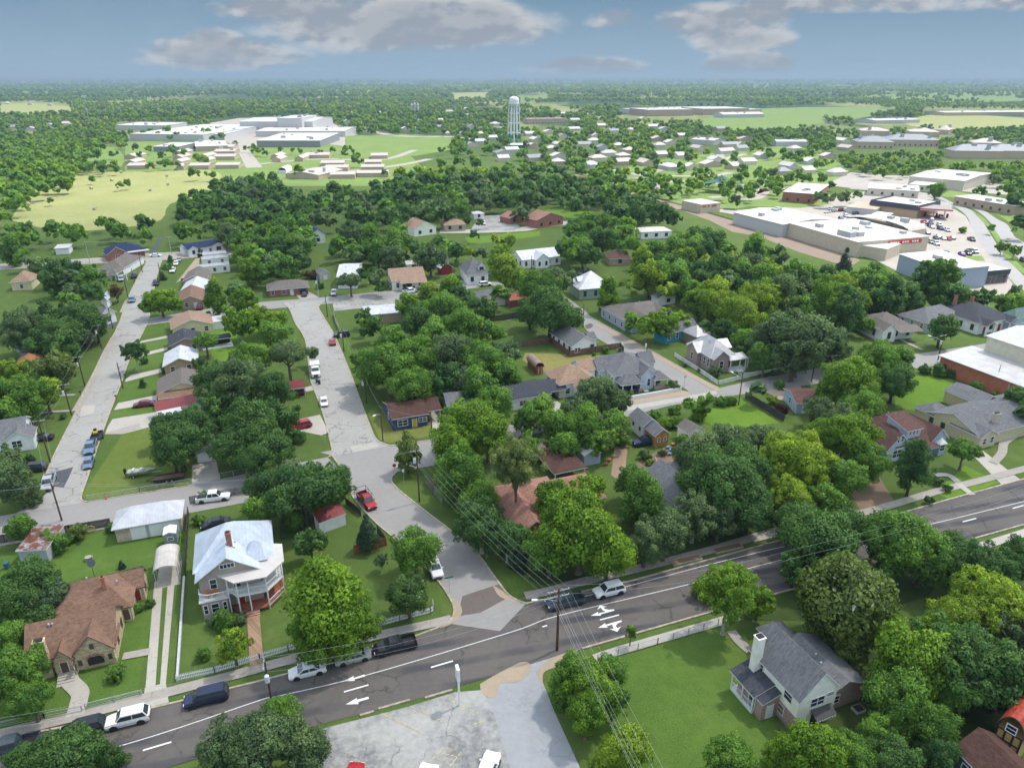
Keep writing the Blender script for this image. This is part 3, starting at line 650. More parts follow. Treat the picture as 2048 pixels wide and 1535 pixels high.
            if A_ > 400 and hh > 3:
                for _ in range(min(7, 2+int(A_/700))):
                    u_, v_ = a[0]+(a[1]-a[0])*rr_.uniform(.12,.88), a[2]+(a[3]-a[2])*rr_.uniform(.12,.88); w_ = rr_.uniform(.8,2.2); mb = MB(); mb.box(u_-w_,u_+w_,v_-.9,v_+.9,hh-.1,hh+rs+rr_.uniform(.5,1.5)); mb.build('rooftop_unit', STEEL, r)
        if s.short: LAND[:] = [x for x in LAND if x[2] != s.short] + [((min(xs)+max(xs))/2, (min(ys)+max(ys))/2, s.short)]
        return s.root
# --- the foreground stone cottage
h = House('stone_cottage', 'cream stone cottage with brown shingle roof and arched front window near the street', 'house', (145,1316), (226,1302), 2.9, short='cream stone cottage', rz=20)
h.block(None, 2.9, 'hip', 2.9, STONE, SH_BROWN, TRIMB, loc=(-6.5,3.2,8.9,16.5))
h.block(None, 2.9, 'gu', 2.9, STONE, SH_BROWN, TRIMB, loc=(-7.6,2.1,1.7,8.8))
h.block(None, 2.7, 'gv', 2.6, STONE, SH_BROWN, TRIMB, loc=(-2.5,2.05,1.1,5.4), ov=.3)
h.block(None, 2.5, 'gv', 1.7, STONE, SH_BROWN, TRIMB, loc=(-4.7,-2.6,.9,4.4), ov=.3)
h.block(None, 2.8, 'gu', 1.7, STONE, SH_BROWN, TRIMB, loc=(.5,4.4,12.9,16.4), ov=.3)
h.chimney(-5.7, 1.5, 0, 5.6, 1.2, .8, STONE); h.chimney(.2, 11.2, 4.6, 6.5, .5, .5, CHIM)
h.part('arched_window', [DKIN, brick('arch_brick', (.30,.12,.07))], lambda mb: (mb.box(-1.1,.75,1.03,1.08,.5,1.75,0), [mb.tube((-.18+1.0*math.cos(t),1.02,1.3+.8*math.sin(t)),(-.18+1.0*math.cos(t+.52),1.02,1.3+.8*math.sin(t+.52)),.13,.13,6,1) for t in (0,.52,1.05,1.57,2.09,2.62)]))
h.win(2,'s',.12,1.2,.28,.7,'b'); h.win(2,'s',.88,1.2,.28,.7,'b'); h.win(2,'s',.5,3.4,.3,.6,'b'); h.door(3,'s',.5,.8,1.9,TRIMB)
for p_ in (.3,.75): h.win(1,'e',p_,1.5,.6,1.2,'b')
h.win(4,'e',.4,1.5,.7,1.1,'b'); h.door(4,'s',.75,.9,1.8,REDD,.3); h.door(0,'s',.93,.8,1.7,TRIMB,.4)
h.part('front_steps', [DRIVE], lambda mb: ([mb.box(-4.5,-2.6,-1.1+.4*i,-.7+.4*i,0,.12*(i+1)) for i in range(3)], mb.box(-4.5,-2.6,.1,.9,0,.48)))
h.vents([(-2.2,13.2,5.3),(1.6,12.0,4.6),(-5.2,4.6,5.2),(-4.8,4.6,5.2)]); h.done()
fl = MB(); q = h.o + h.u*(-2.55) + h.v*(.9); fl.tube((0,0,1.6),(0.2,-1.1,2.6),.03,.03,6,0)
fl.face([(.2,-1.1,2.6),(.1,-.55,2.05),(.1,-.55,1.1),(.2,-1.1,1.5)],1); fl.face([(.1,-.55,2.05),(.05,-.3,1.85),(.05,-.3,.95),(.1,-.55,1.1)],2); fl.face([(.21,-1.11,2.0),(.11,-.56,1.6),(.11,-.56,1.1),(.21,-1.11,1.5)],3)
tag(fl.build('flag', [STEEL, plain('flag_red',(.45,.03,.03)), plain('flag_blue',(.03,.06,.25)), WHITE], None, q, h.rz), 'red white and blue flag on a short pole by the cottage door', 'flag')
# --- the big porch house with pale metal roof
h = House('porch_house', 'two-storey taupe house with pale blue metal roof and white wraparound porches', 'house', (395,1158), (478,1138), 6.4, short='two-storey porch house', rz=20)
h.block(None, 6.0, 'gv', 2.9, W_TAUPE, MR_BLUEY, TRIM, loc=(-2.7,5.3,.4,7.0), ov=.5)
h.block(None, 6.05, 'hip', 4.0, W_TAUPE, MR_BLUE, TRIM, loc=(-3.1,7.1,2.6,11.7), ov=.45)
h.block(None, 6.5, 'pyr', 2.1, W_TAUPE, MR_BLUE, TRIM, loc=(3.6,6.2,1.9,5.0), ov=.4)
h.block(None, 3.1, 'flat', 0, W_TAUPE, MEMG, TRIM, loc=(-2.8,.6,-.9,.9), ov=.25)
h.block(None, 3.4, 'sN', .8, W_TAUPE, MR_GREY, TRIM, loc=(-1.4,4.2,12.0,13.6), ov=.3)
h.chimney(1.8, 3.4, 8.2, 10.6, .7, .7)
h.part('attic_window', [TRIM, GLASS], lambda mb: (mb.box(.2,2.3,.3,.42,6.9,7.7,0), [mb.box(.35+.47*i,.72+.47*i,.26,.4,7.02,7.58,1) for i in range(4)]))
h.win(0,'s',.22,4.7,.8,1.5); h.win(3,'s',.5,1.6,.9,1.4); h.win(3,'s',.14,1.6,.45,1.4); h.win(3,'s',.88,1.6,.45,1.4); h.win(3,'w',.5,1.6,.8,1.4)
h.win(1,'w',.2,4.8,.8,1.4); h.win(1,'w',.6,4.8,.8,1.4); h.win(1,'w',.4,1.7,.8,1.4); h.door(0,'s',.62,1.0,2.1,REDD,.5); h.door(0,'s',.6,.9,2.1,DKIN,3.5); h.win(0,'s',.86,4.7,.8,1.3)
def ring_(mb, pts, z, t, m=0): mb.prism(pts, z, z+t, m)
full = [(.7,.4),(2.0,-1.7),(6.05,-1.8),(8.3,.8),(8.3,4.5),(7.1,5.2),(5.3,.4)]
h.part('porch_floor', [brick('porch_boards', (.28,.09,.05), w=1.2, h=.12), TRIM], lambda mb: (ring_(mb, full, .35, .15, 0), ring_(mb, full, 3.1, .25, 1)))
h.part('porch_roof', [MEMB, TRIM], lambda mb: ring_(mb, [(-.4,.5),(.6,-.6),(1.9,-2.1),(6.2,-2.2),(8.75,.7),(8.75,5.0),(6.9,5.8),(5.2,1.0)], 5.75, .2, 0))
def rail(mb, pts, z):
    for a, b in zip(pts[:-1], pts[1:]):
        mb.beam((a[0],a[1],z+.9),(b[0],b[1],z+.9),.08,.07); mb.beam((a[0],a[1],z+.12),(b[0],b[1],z+.12),.06,.05)
        L = math.dist(a, b); n = int(L/.2)
        for i in range(1, n): t = i/n; x = a[0]+(b[0]-a[0])*t; y = a[1]+(b[1]-a[1])*t; mb.box(x-.02,x+.02,y-.02,y+.02,z+.12,z+.9)
rl = [(.85,-.7),(2.1,-1.62),(6.0,-1.7),(8.2,.85),(8.2,4.4)]
h.part('upper_balustrade', [TRIM], lambda mb: rail(mb, rl, 3.35))
h.part('lower_balustrade', [TRIM], lambda mb: rail(mb, rl[2:], .5))
h.part('bay_balustrade', [TRIM], lambda mb: rail(mb, [(-2.95,.8),(-2.9,-.5),(-1.7,-1.05),(.5,-1.0),(.85,-.6)], 3.15))
for p_ in rl + [(3.6,-1.66)]:
    h.part('column', [TRIM], lambda mb: mb.box(p_[0]-.09, p_[0]+.09, p_[1]-.09, p_[1]+.09, 0.02, 5.75))
h.part('porch_steps', [brick('step_brick', (.42,.22,.15))], lambda mb: [mb.box(2.8,4.6,-2.0-.35*(i+1),-1.85-.35*i,0,.42-.13*i) for i in range(3)])
h.done()
for k, (u_, v_, c_) in enumerate(((-1.9,-.3,'orange wooden chair on the small left balcony'),(-.9,-.3,'second orange wooden chair, at the middle of the small left balcony'))):
    mb = MB(); mb.box(-.25,.25,-.25,.25,.4,.46); mb.box(-.25,.25,.2,.26,.4,1.0)
    for sx in (-.22,.18):
        for sy in (-.22,.2): mb.box(sx,sx+.05,sy,sy+.05,0,.4)
    q = h.o + h.u*u_ + h.v*v_; tag(mb.build('wooden_chair', plain('orange_wood',(.5,.16,.05)), None, (q.x,q.y,3.2), h.rz), c_, 'chair', 'chairs on the balcony')
# --- right foreground cream two-storey house
h = House('cream_house', 'cream two-storey house with grey shingle roof and tall white chimney beside the lawn', 'house', (1596,1404), (1683,1372), 5.4, short='cream two-storey house')
h.block([(1596,1400),(1686,1372),(1504,1292)], 5.4, 'gv', 3.2, W_CREAM, SH_GREY, TRIM, ov=.35)
A = h.b[0][0]; U0, U1, V0, V1 = A
h.block(None, 3.0, 'gv', 1.4, BRKP, SH_GREY, TRIM, loc=(U1-.3,U1+5.6,V0+1.0,V0+9.0))
h.block(None, 3.0, 'hip', 1.5, BRKP, SH_GREY, TRIM, loc=(U1-.2,U1+3.2,V0+8.6,V0+13.0))
h.block(None, 2.9, 'sE', .9, BRKP, SH_DK, TRIM, loc=(U0-2.4,U0-.02,V0+2.8,V0+7.2), ov=.25)
h.block(None, 3.0, 'sE', 1.0, W_CREAM, SH_DK, TRIM, loc=(U0-2.7,U0-.02,V1-4.2,V1-.2), ov=.3, nowall=True)
h.part('side_porch', [TRIM], lambda mb: (mb.box(U0-2.7,U0,V1-4.2,V1-.2,0,.4), rail(mb, [(U0-2.6,V1-.3),(U0-2.6,V1-4.1),(U0-.1,V1-4.1)], .4), [mb.box(U0-2.7,U0-2.55,y,y+.15,.4,3.0) for y in (V1-4.2,V1-2.3,V1-.35)]))
h.chimney(U0-.5, V0+6.9, 2.4, 8.6, 1.0, .9, W_CREAM)
h.part('brick_base', [BRKP], lambda mb: mb.box(U0-.03,U0+.1,V0+.03,V1,0,2.5))
h.win(0,'s',.5,4.0,1.9,1.2); h.win(0,'s',.82,4.5,.9,.45); h.win(0,'w',.2,4.2,1.2,1.2); h.win(0,'w',.8,4.2,1.2,1.2); h.win(0,'w',.3,1.5,1.2,1.3); h.win(3,'w',.4,1.4,1.0,1.6); h.door(3,'s',.5,.9,2.0)
h.part('awning', [plain('black_white_awning',(.05,.05,.05)), WHITE], lambda mb: (mb.face([(U0+2.0,V0-1.2,2.3),(U1-.6,V0-1.2,2.3),(U1-.6,V0-.02,2.95),(U0+2.0,V0-.02,2.95)]), [mb.box(U0+2.0+.36*i,U0+2.18+.36*i,V0-1.23,V0-1.2,2.08,2.3,1) for i in range(int((U1-U0-2.6)/.36))]))
h.door(0,'s',.6,2.2,2.1,GLASS); h.win(1,'s',.3,1.6,.9,1.1)
h.part('round_gable_vent', [TRIM], lambda mb: mb.tube(((U0+U1)/2-.1,V0-.06,7.0),((U0+U1)/2-.1,V0,7.0),.3,.3,12))
h.vents([(U1+1.9,V0+5.4,4.2),(U1+1.6,V0+4.2,4.0)]); h.done()
# --- bottom right corner
h = House('corner_house', 'dark teal house with brown shingle roof in the bottom right corner', 'house', (1912,1496), (1990,1575), 4.2, short='dark teal corner house')
h.block([(1912,1496),(2010,1590),(1992,1464)], 4.2, 'gu', 1.8, W_DKGREEN, SH_DKBROWN, TRIM)
h.win(0,'s',.3,2.4,1.2,1.3); h.win(0,'s',.7,2.4,1.2,1.3); h.done()
h = House('barn_roof_house', 'yellow half-timbered building with a red curved roof behind the corner house', 'house', (1990,1450), (2036,1478), 4.6, short='yellow half-timbered house')
a_ = h.block([(1990,1450),(2036,1478),(2090,1430)], 4.4, 'arc', 2.6, plain('ochre_render',(.42,.30,.12)), plain('red_roof_paint',(.32,.04,.02), var=.3), TRIMB, ov=.2)
h.part('timber_frame', [plain('dark_timber',(.06,.025,.02))], lambda mb: [mb.box(a_[0],a_[1],a_[2]-.05,a_[2],z,z+.22) for z in (1.2,3.0,4.3)] + [mb.box(a_[0]+(a_[1]-a_[0])*t-.1,a_[0]+(a_[1]-a_[0])*t+.1,a_[2]-.055,a_[2]-.001,0,4.4) for t in (.02,.33,.66,.98)])
h.win(0,'s',.5,5.0,.9,.9); h.done()
# --- back-yard outbuildings
h = House('long_garage', 'long pale building with white corrugated hip roof and three white garage doors', 'garage', (221,1058), (364,1033), 3.0, short='long metal-roofed garage')
h.block([(221,1058),(364,1033),(368,996)], 3.0, 'hip', 1.9, siding('board_and_batten', (.46,.38,.28), 1.1, 'X', var=.2), MR_WHITE, TRIM, ov=.4)
for p_ in (.37,.59,.82): h.door(0,'s',p_,2.7,2.3,WHITE,.05,'garage_door')
h.done()
h = House('carport', 'tan corrugated barrel-roofed carport over the two-track drive', 'carport', (305,1146), (354,1136), 2.7, short='tan carport')
a_ = h.block([(305,1146),(354,1136),(359,1092)], 2.6, 'arc', .9, W_TAN, MR_TAN, plain('cream_metal_edge',(.55,.52,.45)), nowall=True, ov=.05)
for x in (a_[0]+.1, a_[1]-.1):
    for k in range(4):
        y = a_[2]+.1+(a_[3]-a_[2]-.2)*k/3; h.part('post', [STEEL], lambda mb: mb.box(x-.05,x+.05,y-.05,y+.05,0,2.6))
h.part('slab', [DRIVE], lambda mb: mb.box(a_[0],a_[1],a_[2]-.5,a_[3],.0,.07))
h.done()
h = House('patched_shed', 'small open shed with patched white and rusty metal roof beside the street', 'shed', (55,1100), (90,1098), 2.6, short='patched metal shed')
h.block([(55,1100),(92,1098),(72,1054)], 2.5, 'sN', .4, W_GREY, MR_RUST, ov=.2); h.done()
h = House('white_shed', 'small white shed with rusty red metal roof in the shady back yard', 'shed', (640,1050), (684,1034), 2.3, short='rusty-roofed white shed')
h.block([(637,1046),(685,1028),(680,1013)], 2.3, 'sN', .9, W_WHITE, MR_DKRED, ov=.15); h.door(0,'s',.3,.9,1.7); h.done()
h = House('camper', 'grey-green camper trailer with white pitched top behind the carport', 'camper', (325,1072), (352,1067), 2.6)
h.block([(325,1070),(352,1064),(349,1050)], 2.6, 'gv', .35, plain('grey_green_canvas',(.22,.27,.25)), WHITE, ov=.02, z0=.5)
h.part('wheels', [RUBBER], lambda mb: [mb.tube((x,h.b[0][0][2]+2,.33),(x+.2,h.b[0][0][2]+2,.33),.33,.33,12) for x in (h.b[0][0][0]-.05,h.b[0][0][1]-.15)]); h.win(0,'s',.5,1.7,.8,.5); h.done()
# --- row of houses beside the left street (ridge running away from us)
def row(label, A, B, C, he, rise, wall, roof, short, apexwin=0, kind='gv', trim=TRIM, ov=.4, sides='s', name='house', cat='house'):
    h = House(name, label, cat, A, B, he, short=short); h.block([A, B, C], he, kind, rise, wall, roof, trim, ov=ov)
    for s_ in sides: h.wins(0, s_, 1.5)
    return h
h = row('grey-brown roofed house with pale yellow gable and brown lean-to roof', (312,789), (402,776), (416,743), 2.9, 2.2, W_YEL, SH_GB, 'yellow-gabled house', sides='')
a_ = h.b[0][0]; h.block(None, 2.6, 'sN', .7, BRKT, SH_BROWN, TRIM, loc=(a_[0]+.2,a_[1],a_[2]-2.4,a_[2]-.02), ov=.2); h.door(0,'w',.4); h.win(0,'w',.7); h.vents([(a_[0]+9,a_[2]+5,4.2)]); h.done()
h = row('low building with barn-red metal roof beside the grey-brown roofed house', (313,824), (398,806), (400,790), 2.6, .7, W_WHITE, MR_RED, 'red metal roof', kind='sN', sides='', ov=.15, name='carport'); a_ = h.b[0][0]
h.block(None, 2.4, 'sN', .25, W_WHITE, MR_WHITE, TRIM, loc=(a_[0],a_[0]+4.6,a_[2]-3.6,a_[2]-.05), ov=.15, nowall=True); h.done()
h = row('white roofed house with low white gable facing the yellow-gabled house', (324,733), (388,725), (397,697), 2.7, 1.7, brick('ochre_brick',(.40,.26,.12)), MR_WHITE, 'white-roofed row house'); h.done()
h = row('brick house with charcoal roof and a dark open side porch, shaded by a small tree', (337,692), (395,684), (401,662), 2.7, 1.7, BRKP, SH_DK, 'charcoal-roofed brick house'); a_ = h.b[0][0]
h.block(None, 2.6, 'flat', 0, BRK, SH_DK, TRIM, loc=(a_[1],a_[1]+7.6,a_[2]+.3,a_[2]+4), ov=.3, nowall=True)
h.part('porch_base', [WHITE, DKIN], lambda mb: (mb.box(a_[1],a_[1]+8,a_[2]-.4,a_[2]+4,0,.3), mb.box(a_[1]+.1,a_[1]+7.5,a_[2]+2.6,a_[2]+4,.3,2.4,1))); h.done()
h = row('brown roofed house with wide pale yellow gable at the side street corner', (341,658), (416,648), (421,627), 2.8, 2.0, W_YEL, SH_TAN, 'brown-roofed yellow house'); a_ = h.b[0][0]
h.block(None, 2.5, 'flat', 0, W_WHITE, MEMG, TRIM, loc=(a_[1],a_[1]+4.8,a_[2]+2,a_[2]+8), ov=.2); h.done()
h = row('tan house with reddish brown roof and white door beyond the side street', (355,605), (407,600), (409,577), 2.8, 1.9, BRKT, SH_BROWN, 'tan house beyond the side street', sides=''); h.door(0,'s',.68); h.win(0,'s',.3); h.done()
h = row('house with bright white roof and slate blue gable in the row', (360,580), (410,577), (411,560), 2.8, 1.7, W_BLUE, MR_WHITE, 'white-roofed blue house'); h.done()
h = row('house with plain grey-brown roof beside the sandy parking yard', (362,563), (412,560), (413,540), 2.9, 1.8, BRKT, SH_GB, 'house by the sandy yard'); h.done()
for (lb, A, B, C, sh) in (('long pale mobile home nearest the sandy parking yard', (397,535), (455,529), (456,523), None), ('white mobile home behind the nearest mobile home', (404,519), (452,514), (453,508), None), ('short white mobile home beside the dark shrub at the far road', (405,510), (450,506), (451,500), None)):
    h = row(lb, A, B, C, 2.9, .3, W_WHITE, MR_GREY, sh, kind='gu', ov=.1, name='mobile_home', cat='mobile home'); h.done()
h = row('red brick house with navy roof and white pillared porch at the far corner', (216,507), (279,499), (277,488), 3.2, 2.6, BRK, SH_NAVY, 'navy-roofed brick house', kind='hip'); a_ = h.b[0][0]
h.block(None, 3.2, 'gv', 2.6, BRK, SH_NAVY, TRIM, loc=(a_[0]-1,a_[0]+6.4,a_[2]-2,a_[2]+5)); h.block(None, 3.0, 'flat', 0, BRK, MEMG, TRIM, loc=(a_[1]-8,a_[1]+1.5,a_[2]-2.4,a_[2]-.02), ov=.1, nowall=True); h.win(1,'s',.5,1.7,1.6,1.4); h.done()
h = row('grey roofed white house with open carport at the far left corner', (192,537), (246,536), (249,512), 3.0, 2.3, W_WHITE, SH_GB, 'grey-roofed corner house', kind='hip'); a_ = h.b[0][0]
h.block(None, 2.8, 'hip', 1.2, W_WHITE, SH_GB, TRIM, loc=(a_[0]+7,a_[1]+.6,a_[2]-7.5,a_[2]-.1), nowall=True); h.part('porch', [TRIM], lambda mb: [mb.box(x,x+.3,a_[2]-7.3,a_[2]-7,0,2.8) for x in (a_[0]+7.3,a_[0]+10,a_[0]+13,a_[1])]); h.done()
h = row('white cottage with navy black roof and a red car port opening across the far road', (374,500), (412,494), (430,482), 3.0, 1.8, W_WHITE, SH_NAVY, 'navy-roofed white cottage', kind='gu'); a_ = h.b[0][0]
h.block(None, 3.2, 'gv', 1.2, W_WHITE, SH_NAVY, TRIM, loc=(a_[0],a_[0]+4,a_[2]-1,a_[2]+4)); h.block(None, 3.4, 'gv', 1.0, W_WHITE, SH_NAVY, TRIM, loc=(a_[1]-5,a_[1],a_[2]-1,a_[2]+4)); h.win(2,'s',.5,1.8,1.8,1.4,'d'); h.win(1,'s',.5,1.8,1,1.4,'d'); h.done()
h = row('tiny white shed with gabled roof behind the navy-roofed cottage', (424,488), (438,487), (437,481), 3.0, 1.5, W_WHITE, SH_GREY, None, sides='', name='shed', cat='shed'); h.win(0,'s',.5,1.8,1.4,1.4,'d'); h.done()
h = row('open white carport with flat pale roof at the far left road', (107,497), (138,495), (139,488), 2.8, .2, W_WHITE, MEMG, 'far left carport', kind='sN', sides='', name='carport', cat='carport'); h.done()
h = row('pale yellow house with tan hip roof half hidden by the left trees', (17,564), (62,561), (66,548), 3.4, 2.4, W_YEL, SH_TAN, 'yellow house in the left trees', kind='hip'); h.done()
h = row('orange-brown hip roofed house hidden among trees beside the left street', (28,735), (86,727), (92,707), 3.0, 2.0, BRK, SH_ORANGE, 'orange-roofed hidden house', kind='hip', sides='s'); h.done()
h = row('lean-to with silver and purple metal roof beyond the orange-brown roof', (34,703), (68,697), (73,686), 2.6, .5, W_GREY, MR_BLUE, 'silver lean-to', kind='sN', sides='', name='lean_to', cat='shed'); h.done()
h = row('small blue-roofed cottage glimpsed between trees on the left street', (198,600), (214,599), (216,590), 3.0, 1.4, W_WHITE, MR_BLUE, None, sides='', name='cottage'); h.done()
h = row('white gabled cottage end peeping out of dark trees by the left street', (200,632), (213,628), (214,618), 3.4, 2.0, W_WHITE, SH_GREY, None, sides='s', name='cottage'); h.done()
h = House('house', 'white house with weathered grey roof and blue-shuttered porch at the left edge', 'house', (-20,886), (32,877), 3.0, short='white house at the left edge')
h.block([(-90,890),(30,876),(64,832)], 3.0, 'gu', 2.4, W_WHITE, SH_GREY, TRIM); a_ = h.b[0][0]
h.block(None, 3.0, 'gv', 1.6, W_WHITE, SH_GREY, TRIM, loc=(a_[1]-3.4,a_[1]+1.5,a_[2]-.5,a_[2]+4)); h.win(1,'s',.4,1.7,1.6,1.4); h.wins(0,'e',1.7,2.6,.7,1.5,'d'); h.win(0,'s',.7); h.done()
# --- centre-left
h = House('small_garage', 'small pale blue garage with white door between the two dark oaks', 'garage', (388,906), (431,899), 2.5, short='small blue garage')
h.block([(388,905),(432,898),(436,884)], 2.5, 'gv', 1.0, W_LBLUE, SH_DK, TRIM, ov=.25); h.door(0,'s',.5,3.4,2.1,WHITE,.05,'garage_door'); h.done()
h = House('carport', 'small carport with faded red metal roof beside the cracked street', 'carport', (563,781), (611,775), 2.6, short='faded red carport')
h.block([(563,780),(611,774),(608,762)], 2.6, 'sN', .5, W_WHITE, MR_DKRED, TRIM, ov=.15, nowall=True); a_ = h.b[0][0]
for x in (a_[0]+.1,(a_[0]+a_[1])/2,a_[1]-.1):
    for y in (a_[2]+.1,a_[3]-.1): h.part('post', [TRIM], lambda mb: mb.box(x-.06,x+.06,y-.06,y+.06,0,2.6 if y < a_[3]-.2 else 3.0))
h.done()
h = House('blue_house', 'navy blue house with brown shingle roof and yellow door at the street corner', 'house', (783,838), (852,827), 3.0, short='navy blue corner house')
h.block([(783,838),(852,827),(837,793),(766,802)], 3.0, 'gu', 1.5, W_BLUE, SH_DKBROWN, TRIM, ov=.3); a_ = h.b[0][0]
h.block(None, 2.9, 'gu', 1.2, W_BLUE, SH_DKBROWN, TRIM, loc=(a_[1]+.02,a_[1]+3.4,a_[2]+1.5,a_[3]-.3), ov=.3, nowall=True)
h.part('carport_post', [TRIM], lambda mb: [mb.box(a_[1]+3.2,a_[1]+3.35,y,y+.15,0,2.85) for y in (a_[2]+1.6,a_[3]-.6)])
h.win(0,'s',.28,1.55,2.1,1.3); h.win(0,'s',.86,1.6,1.7,.9); h.door(0,'s',.62,.9,2.0,plain('yellow_door',(.5,.36,.03))); h.win(0,'w',.5); h.vents([(a_[0]+3,a_[3]-2,4.0)]); h.done()
h = House('house', 'long low house with dull grey roof behind the navy blue house', 'house', (890,810), (990,799), 2.9, short='grey-roofed low house')
h.block([(893,811),(990,801),(958,775)], 2.9, 'gu', 1.4, siding('pale_teal_siding',(.30,.48,.50)), SH_GREY, TRIM); h.wins(0,'s'); h.done()
h = House('house', 'white house with charcoal gable roof and attached carport by the pale drive', 'house', (1012,801), (1098,786), 2.9, short='charcoal-roofed white house')
h.block([(1006,801),(1062,793),(1075,760),(993,770)], 2.9, 'gu', 1.5, W_WHITE, SH_DK, TRIM); a_ = h.b[0][0]
h.block(None, 2.8, 'gu', 1.2, W_WHITE, SH_DK, TRIM, loc=(a_[1]+.02,a_[1]+4.6,a_[2]+1.2,a_[3]-.4), nowall=True); h.win(0,'s',.8,1.5,1.9,.8); h.win(0,'s',.4,1.5,1.6,1.1); h.wins(0,'w')
h.part('carport_post', [TRIM], lambda mb: [mb.box(a_[1]+4.2,a_[1]+4.35,y,y+.15,0,2.8) for y in (a_[2]+1.3,a_[3]-.7)]); h.done()
# --- centre cluster
h = House('house', 'white bungalow with weathered grey gable roof inside a brown board fence', 'house', (1144,692), (1197,683), 3.2, short='fenced white bungalow')
h.block([(1144,692),(1197,683),(1102,663)], 3.2, 'gv', 2.3, W_WHITE, SH_GREY, TRIM, ov=.4); h.win(0,'s',.82,1.8,1.0,1.5,'d'); h.win(0,'s',.15,1.6,.7,1.3); h.win(0,'s',.27,1.6,.7,1.3); h.door(0,'s',.5); h.wins(0,'w',1.7,3.0,.8,1.4,'d'); h.wins(0,'e')
a_ = h.b[0][0]; h.block(None, 3.0, 'gu', 1.2, W_WHITE, SH_GREY, TRIM, loc=(a_[1],a_[1]+1.8,a_[3]-9,a_[3]-5)); h.done()
h = House('house', 'white house with light brown roof behind the bluish oak at the sandy road', 'house', (1119,768), (1206,754), 3.8, short='light-brown-roofed white house')
h.block([(1119,768),(1190,757),(1086,741)], 3.8, 'hip', 2.6, W_WHITE, SH_TAN, TRIM, ov=.4); a_ = h.b[0][0]
h.block(None, 3.4, 'gv', 2.0, W_WHITE, SH_TAN, TRIM, loc=(a_[1]-5.2,a_[1]+1.4,a_[2]-3.4,a_[2]+5)); h.wins(0,'w',2.0,3.6,.9,1.6,'d'); h.wins(0,'s')
h.block(None, 3.8, 'gu', 1.8, W_WHITE, SH_TAN, TRIM, loc=(a_[1]-.2,a_[1]+3.5,a_[2]+5.5,a_[2]+11)); h.done()
h = House('house', 'pale blue house with grey roof and two hip-roofed front porches at the sandy corner', 'house', (1252,769), (1294,764), 3.0, short='pale blue double-porch house')
h.block([(1197,722),(1246,749),(1306,733),(1248,707)], 4.0, 'hip', 2.9, siding('pale_blue_siding',(.50,.56,.66)), SH_GREY, TRIM, ov=.4); a_ = h.b[0][0]
PB = MATS['pale_blue_siding']; h.b[0] = h.b[0]
h.block([(1242,760),(1252,769),(1294,764)], 2.9, 'hip', 1.6, PB, SH_GREY, TRIM, nowall=True, loc=(a_[0]+.3,a_[0]+5.9,a_[2]-3.4,a_[2]+.4), ov=.3)
h.block(None, 3.7, 'gv', 2.1, PB, SH_GREY, TRIM, loc=(a_[0]+6.1,a_[1]-1.2,a_[2]-1.8,a_[2]+5.5), ov=.35)
h.block(None, 2.9, 'hip', 1.2, PB, SH_GREY, TRIM, loc=(a_[1]-1.6,a_[1]+2.2,a_[2]-2.8,a_[2]+1.8), nowall=True, ov=.3)
h.block(None, 3.7, 'gu', 2.0, PB, SH_GREY, TRIM, loc=(a_[1]-.5,a_[1]+2.6,a_[2]+6.0,a_[2]+11.5), ov=.3)
h.block(None, 3.7, 'gu', 2.0, PB, SH_GREY, TRIM, loc=(a_[0]-2.2,a_[0]+.5,a_[2]+5.0,a_[2]+10), ov=.3)
h.part('left_porch', [plain('porch_navy',(.05,.07,.12)), BRKP, TRIM], lambda mb: (mb.box(a_[0]+.4,a_[0]+5.8,a_[2]-3.3,a_[2],0,.35,0), [mb.box(x,x+.8,a_[2]-3.3,a_[2]-3.0,0,1.2,1) for x in (a_[0]+.4,a_[0]+2.7,a_[0]+5.0)], [mb.box(x+.3,x+.5,a_[2]-3.25,a_[2]-3.05,1.2,2.9,2) for x in (a_[0]+.4,a_[0]+2.7,a_[0]+5.0)], mb.box(a_[0]+.6,a_[0]+5.4,a_[2]-.08,a_[2]-.02,.35,2.6,0)))
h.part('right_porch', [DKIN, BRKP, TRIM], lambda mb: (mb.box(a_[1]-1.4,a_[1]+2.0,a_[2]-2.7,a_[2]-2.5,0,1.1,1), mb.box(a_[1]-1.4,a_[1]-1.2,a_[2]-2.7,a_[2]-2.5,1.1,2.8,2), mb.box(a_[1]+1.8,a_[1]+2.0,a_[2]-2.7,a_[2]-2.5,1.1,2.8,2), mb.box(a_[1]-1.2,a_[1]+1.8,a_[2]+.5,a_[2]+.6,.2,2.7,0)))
h.win(2,'s',.6,1.9,.7,1.8); h.win(0,'w',.25,2.0,.9,1.7); h.win(0,'w',.7,2.0,.8,1.4); h.win(0,'w',.12,2.0,.8,1.4); h.part('porch_steps', [BRIGHT], lambda mb: mb.box(a_[0]+6.4,a_[0]+7.6,a_[2]-3.6,a_[2]-1.85,0,.3)); h.done()
h = House('brick_trim_house', 'taupe and pink-brick house with pale standing-seam roof inside the white picket fence', 'house', (1426,714), (1455,710), 4.2, short='seam-roofed picket house')
h.block([(1374,685),(1405,705),(1426,714),(1470,706)], 4.2, 'hip', 3.3, brick('pink_taupe_brick',(.33,.25,.21),(.3,.25,.2),var=.3), MR_GREY, TRIM, ov=.35, loc=None); a_ = h.b[0][0]; PK = MATS['pink_taupe_brick']
h.block(None, 4.2, 'gv', 1.9, PK, MR_GREY, TRIM, loc=(a_[0]+.2,a_[0]+4.6,a_[2]-1.4,a_[2]+6), ov=.35)
h.block(None, 4.2, 'gu', 1.9, PK, MR_GREY, TRIM, loc=(a_[0]-1.1,a_[0]+4,a_[3]-6.5,a_[3]-1.6), ov=.35)
h.block(None, 4.0, 'gu', 1.6, PK, MR_GREY, TRIM, loc=(a_[1]-2,a_[1]+2.6,a_[3]-5.6,a_[3]-.8), ov=.3)
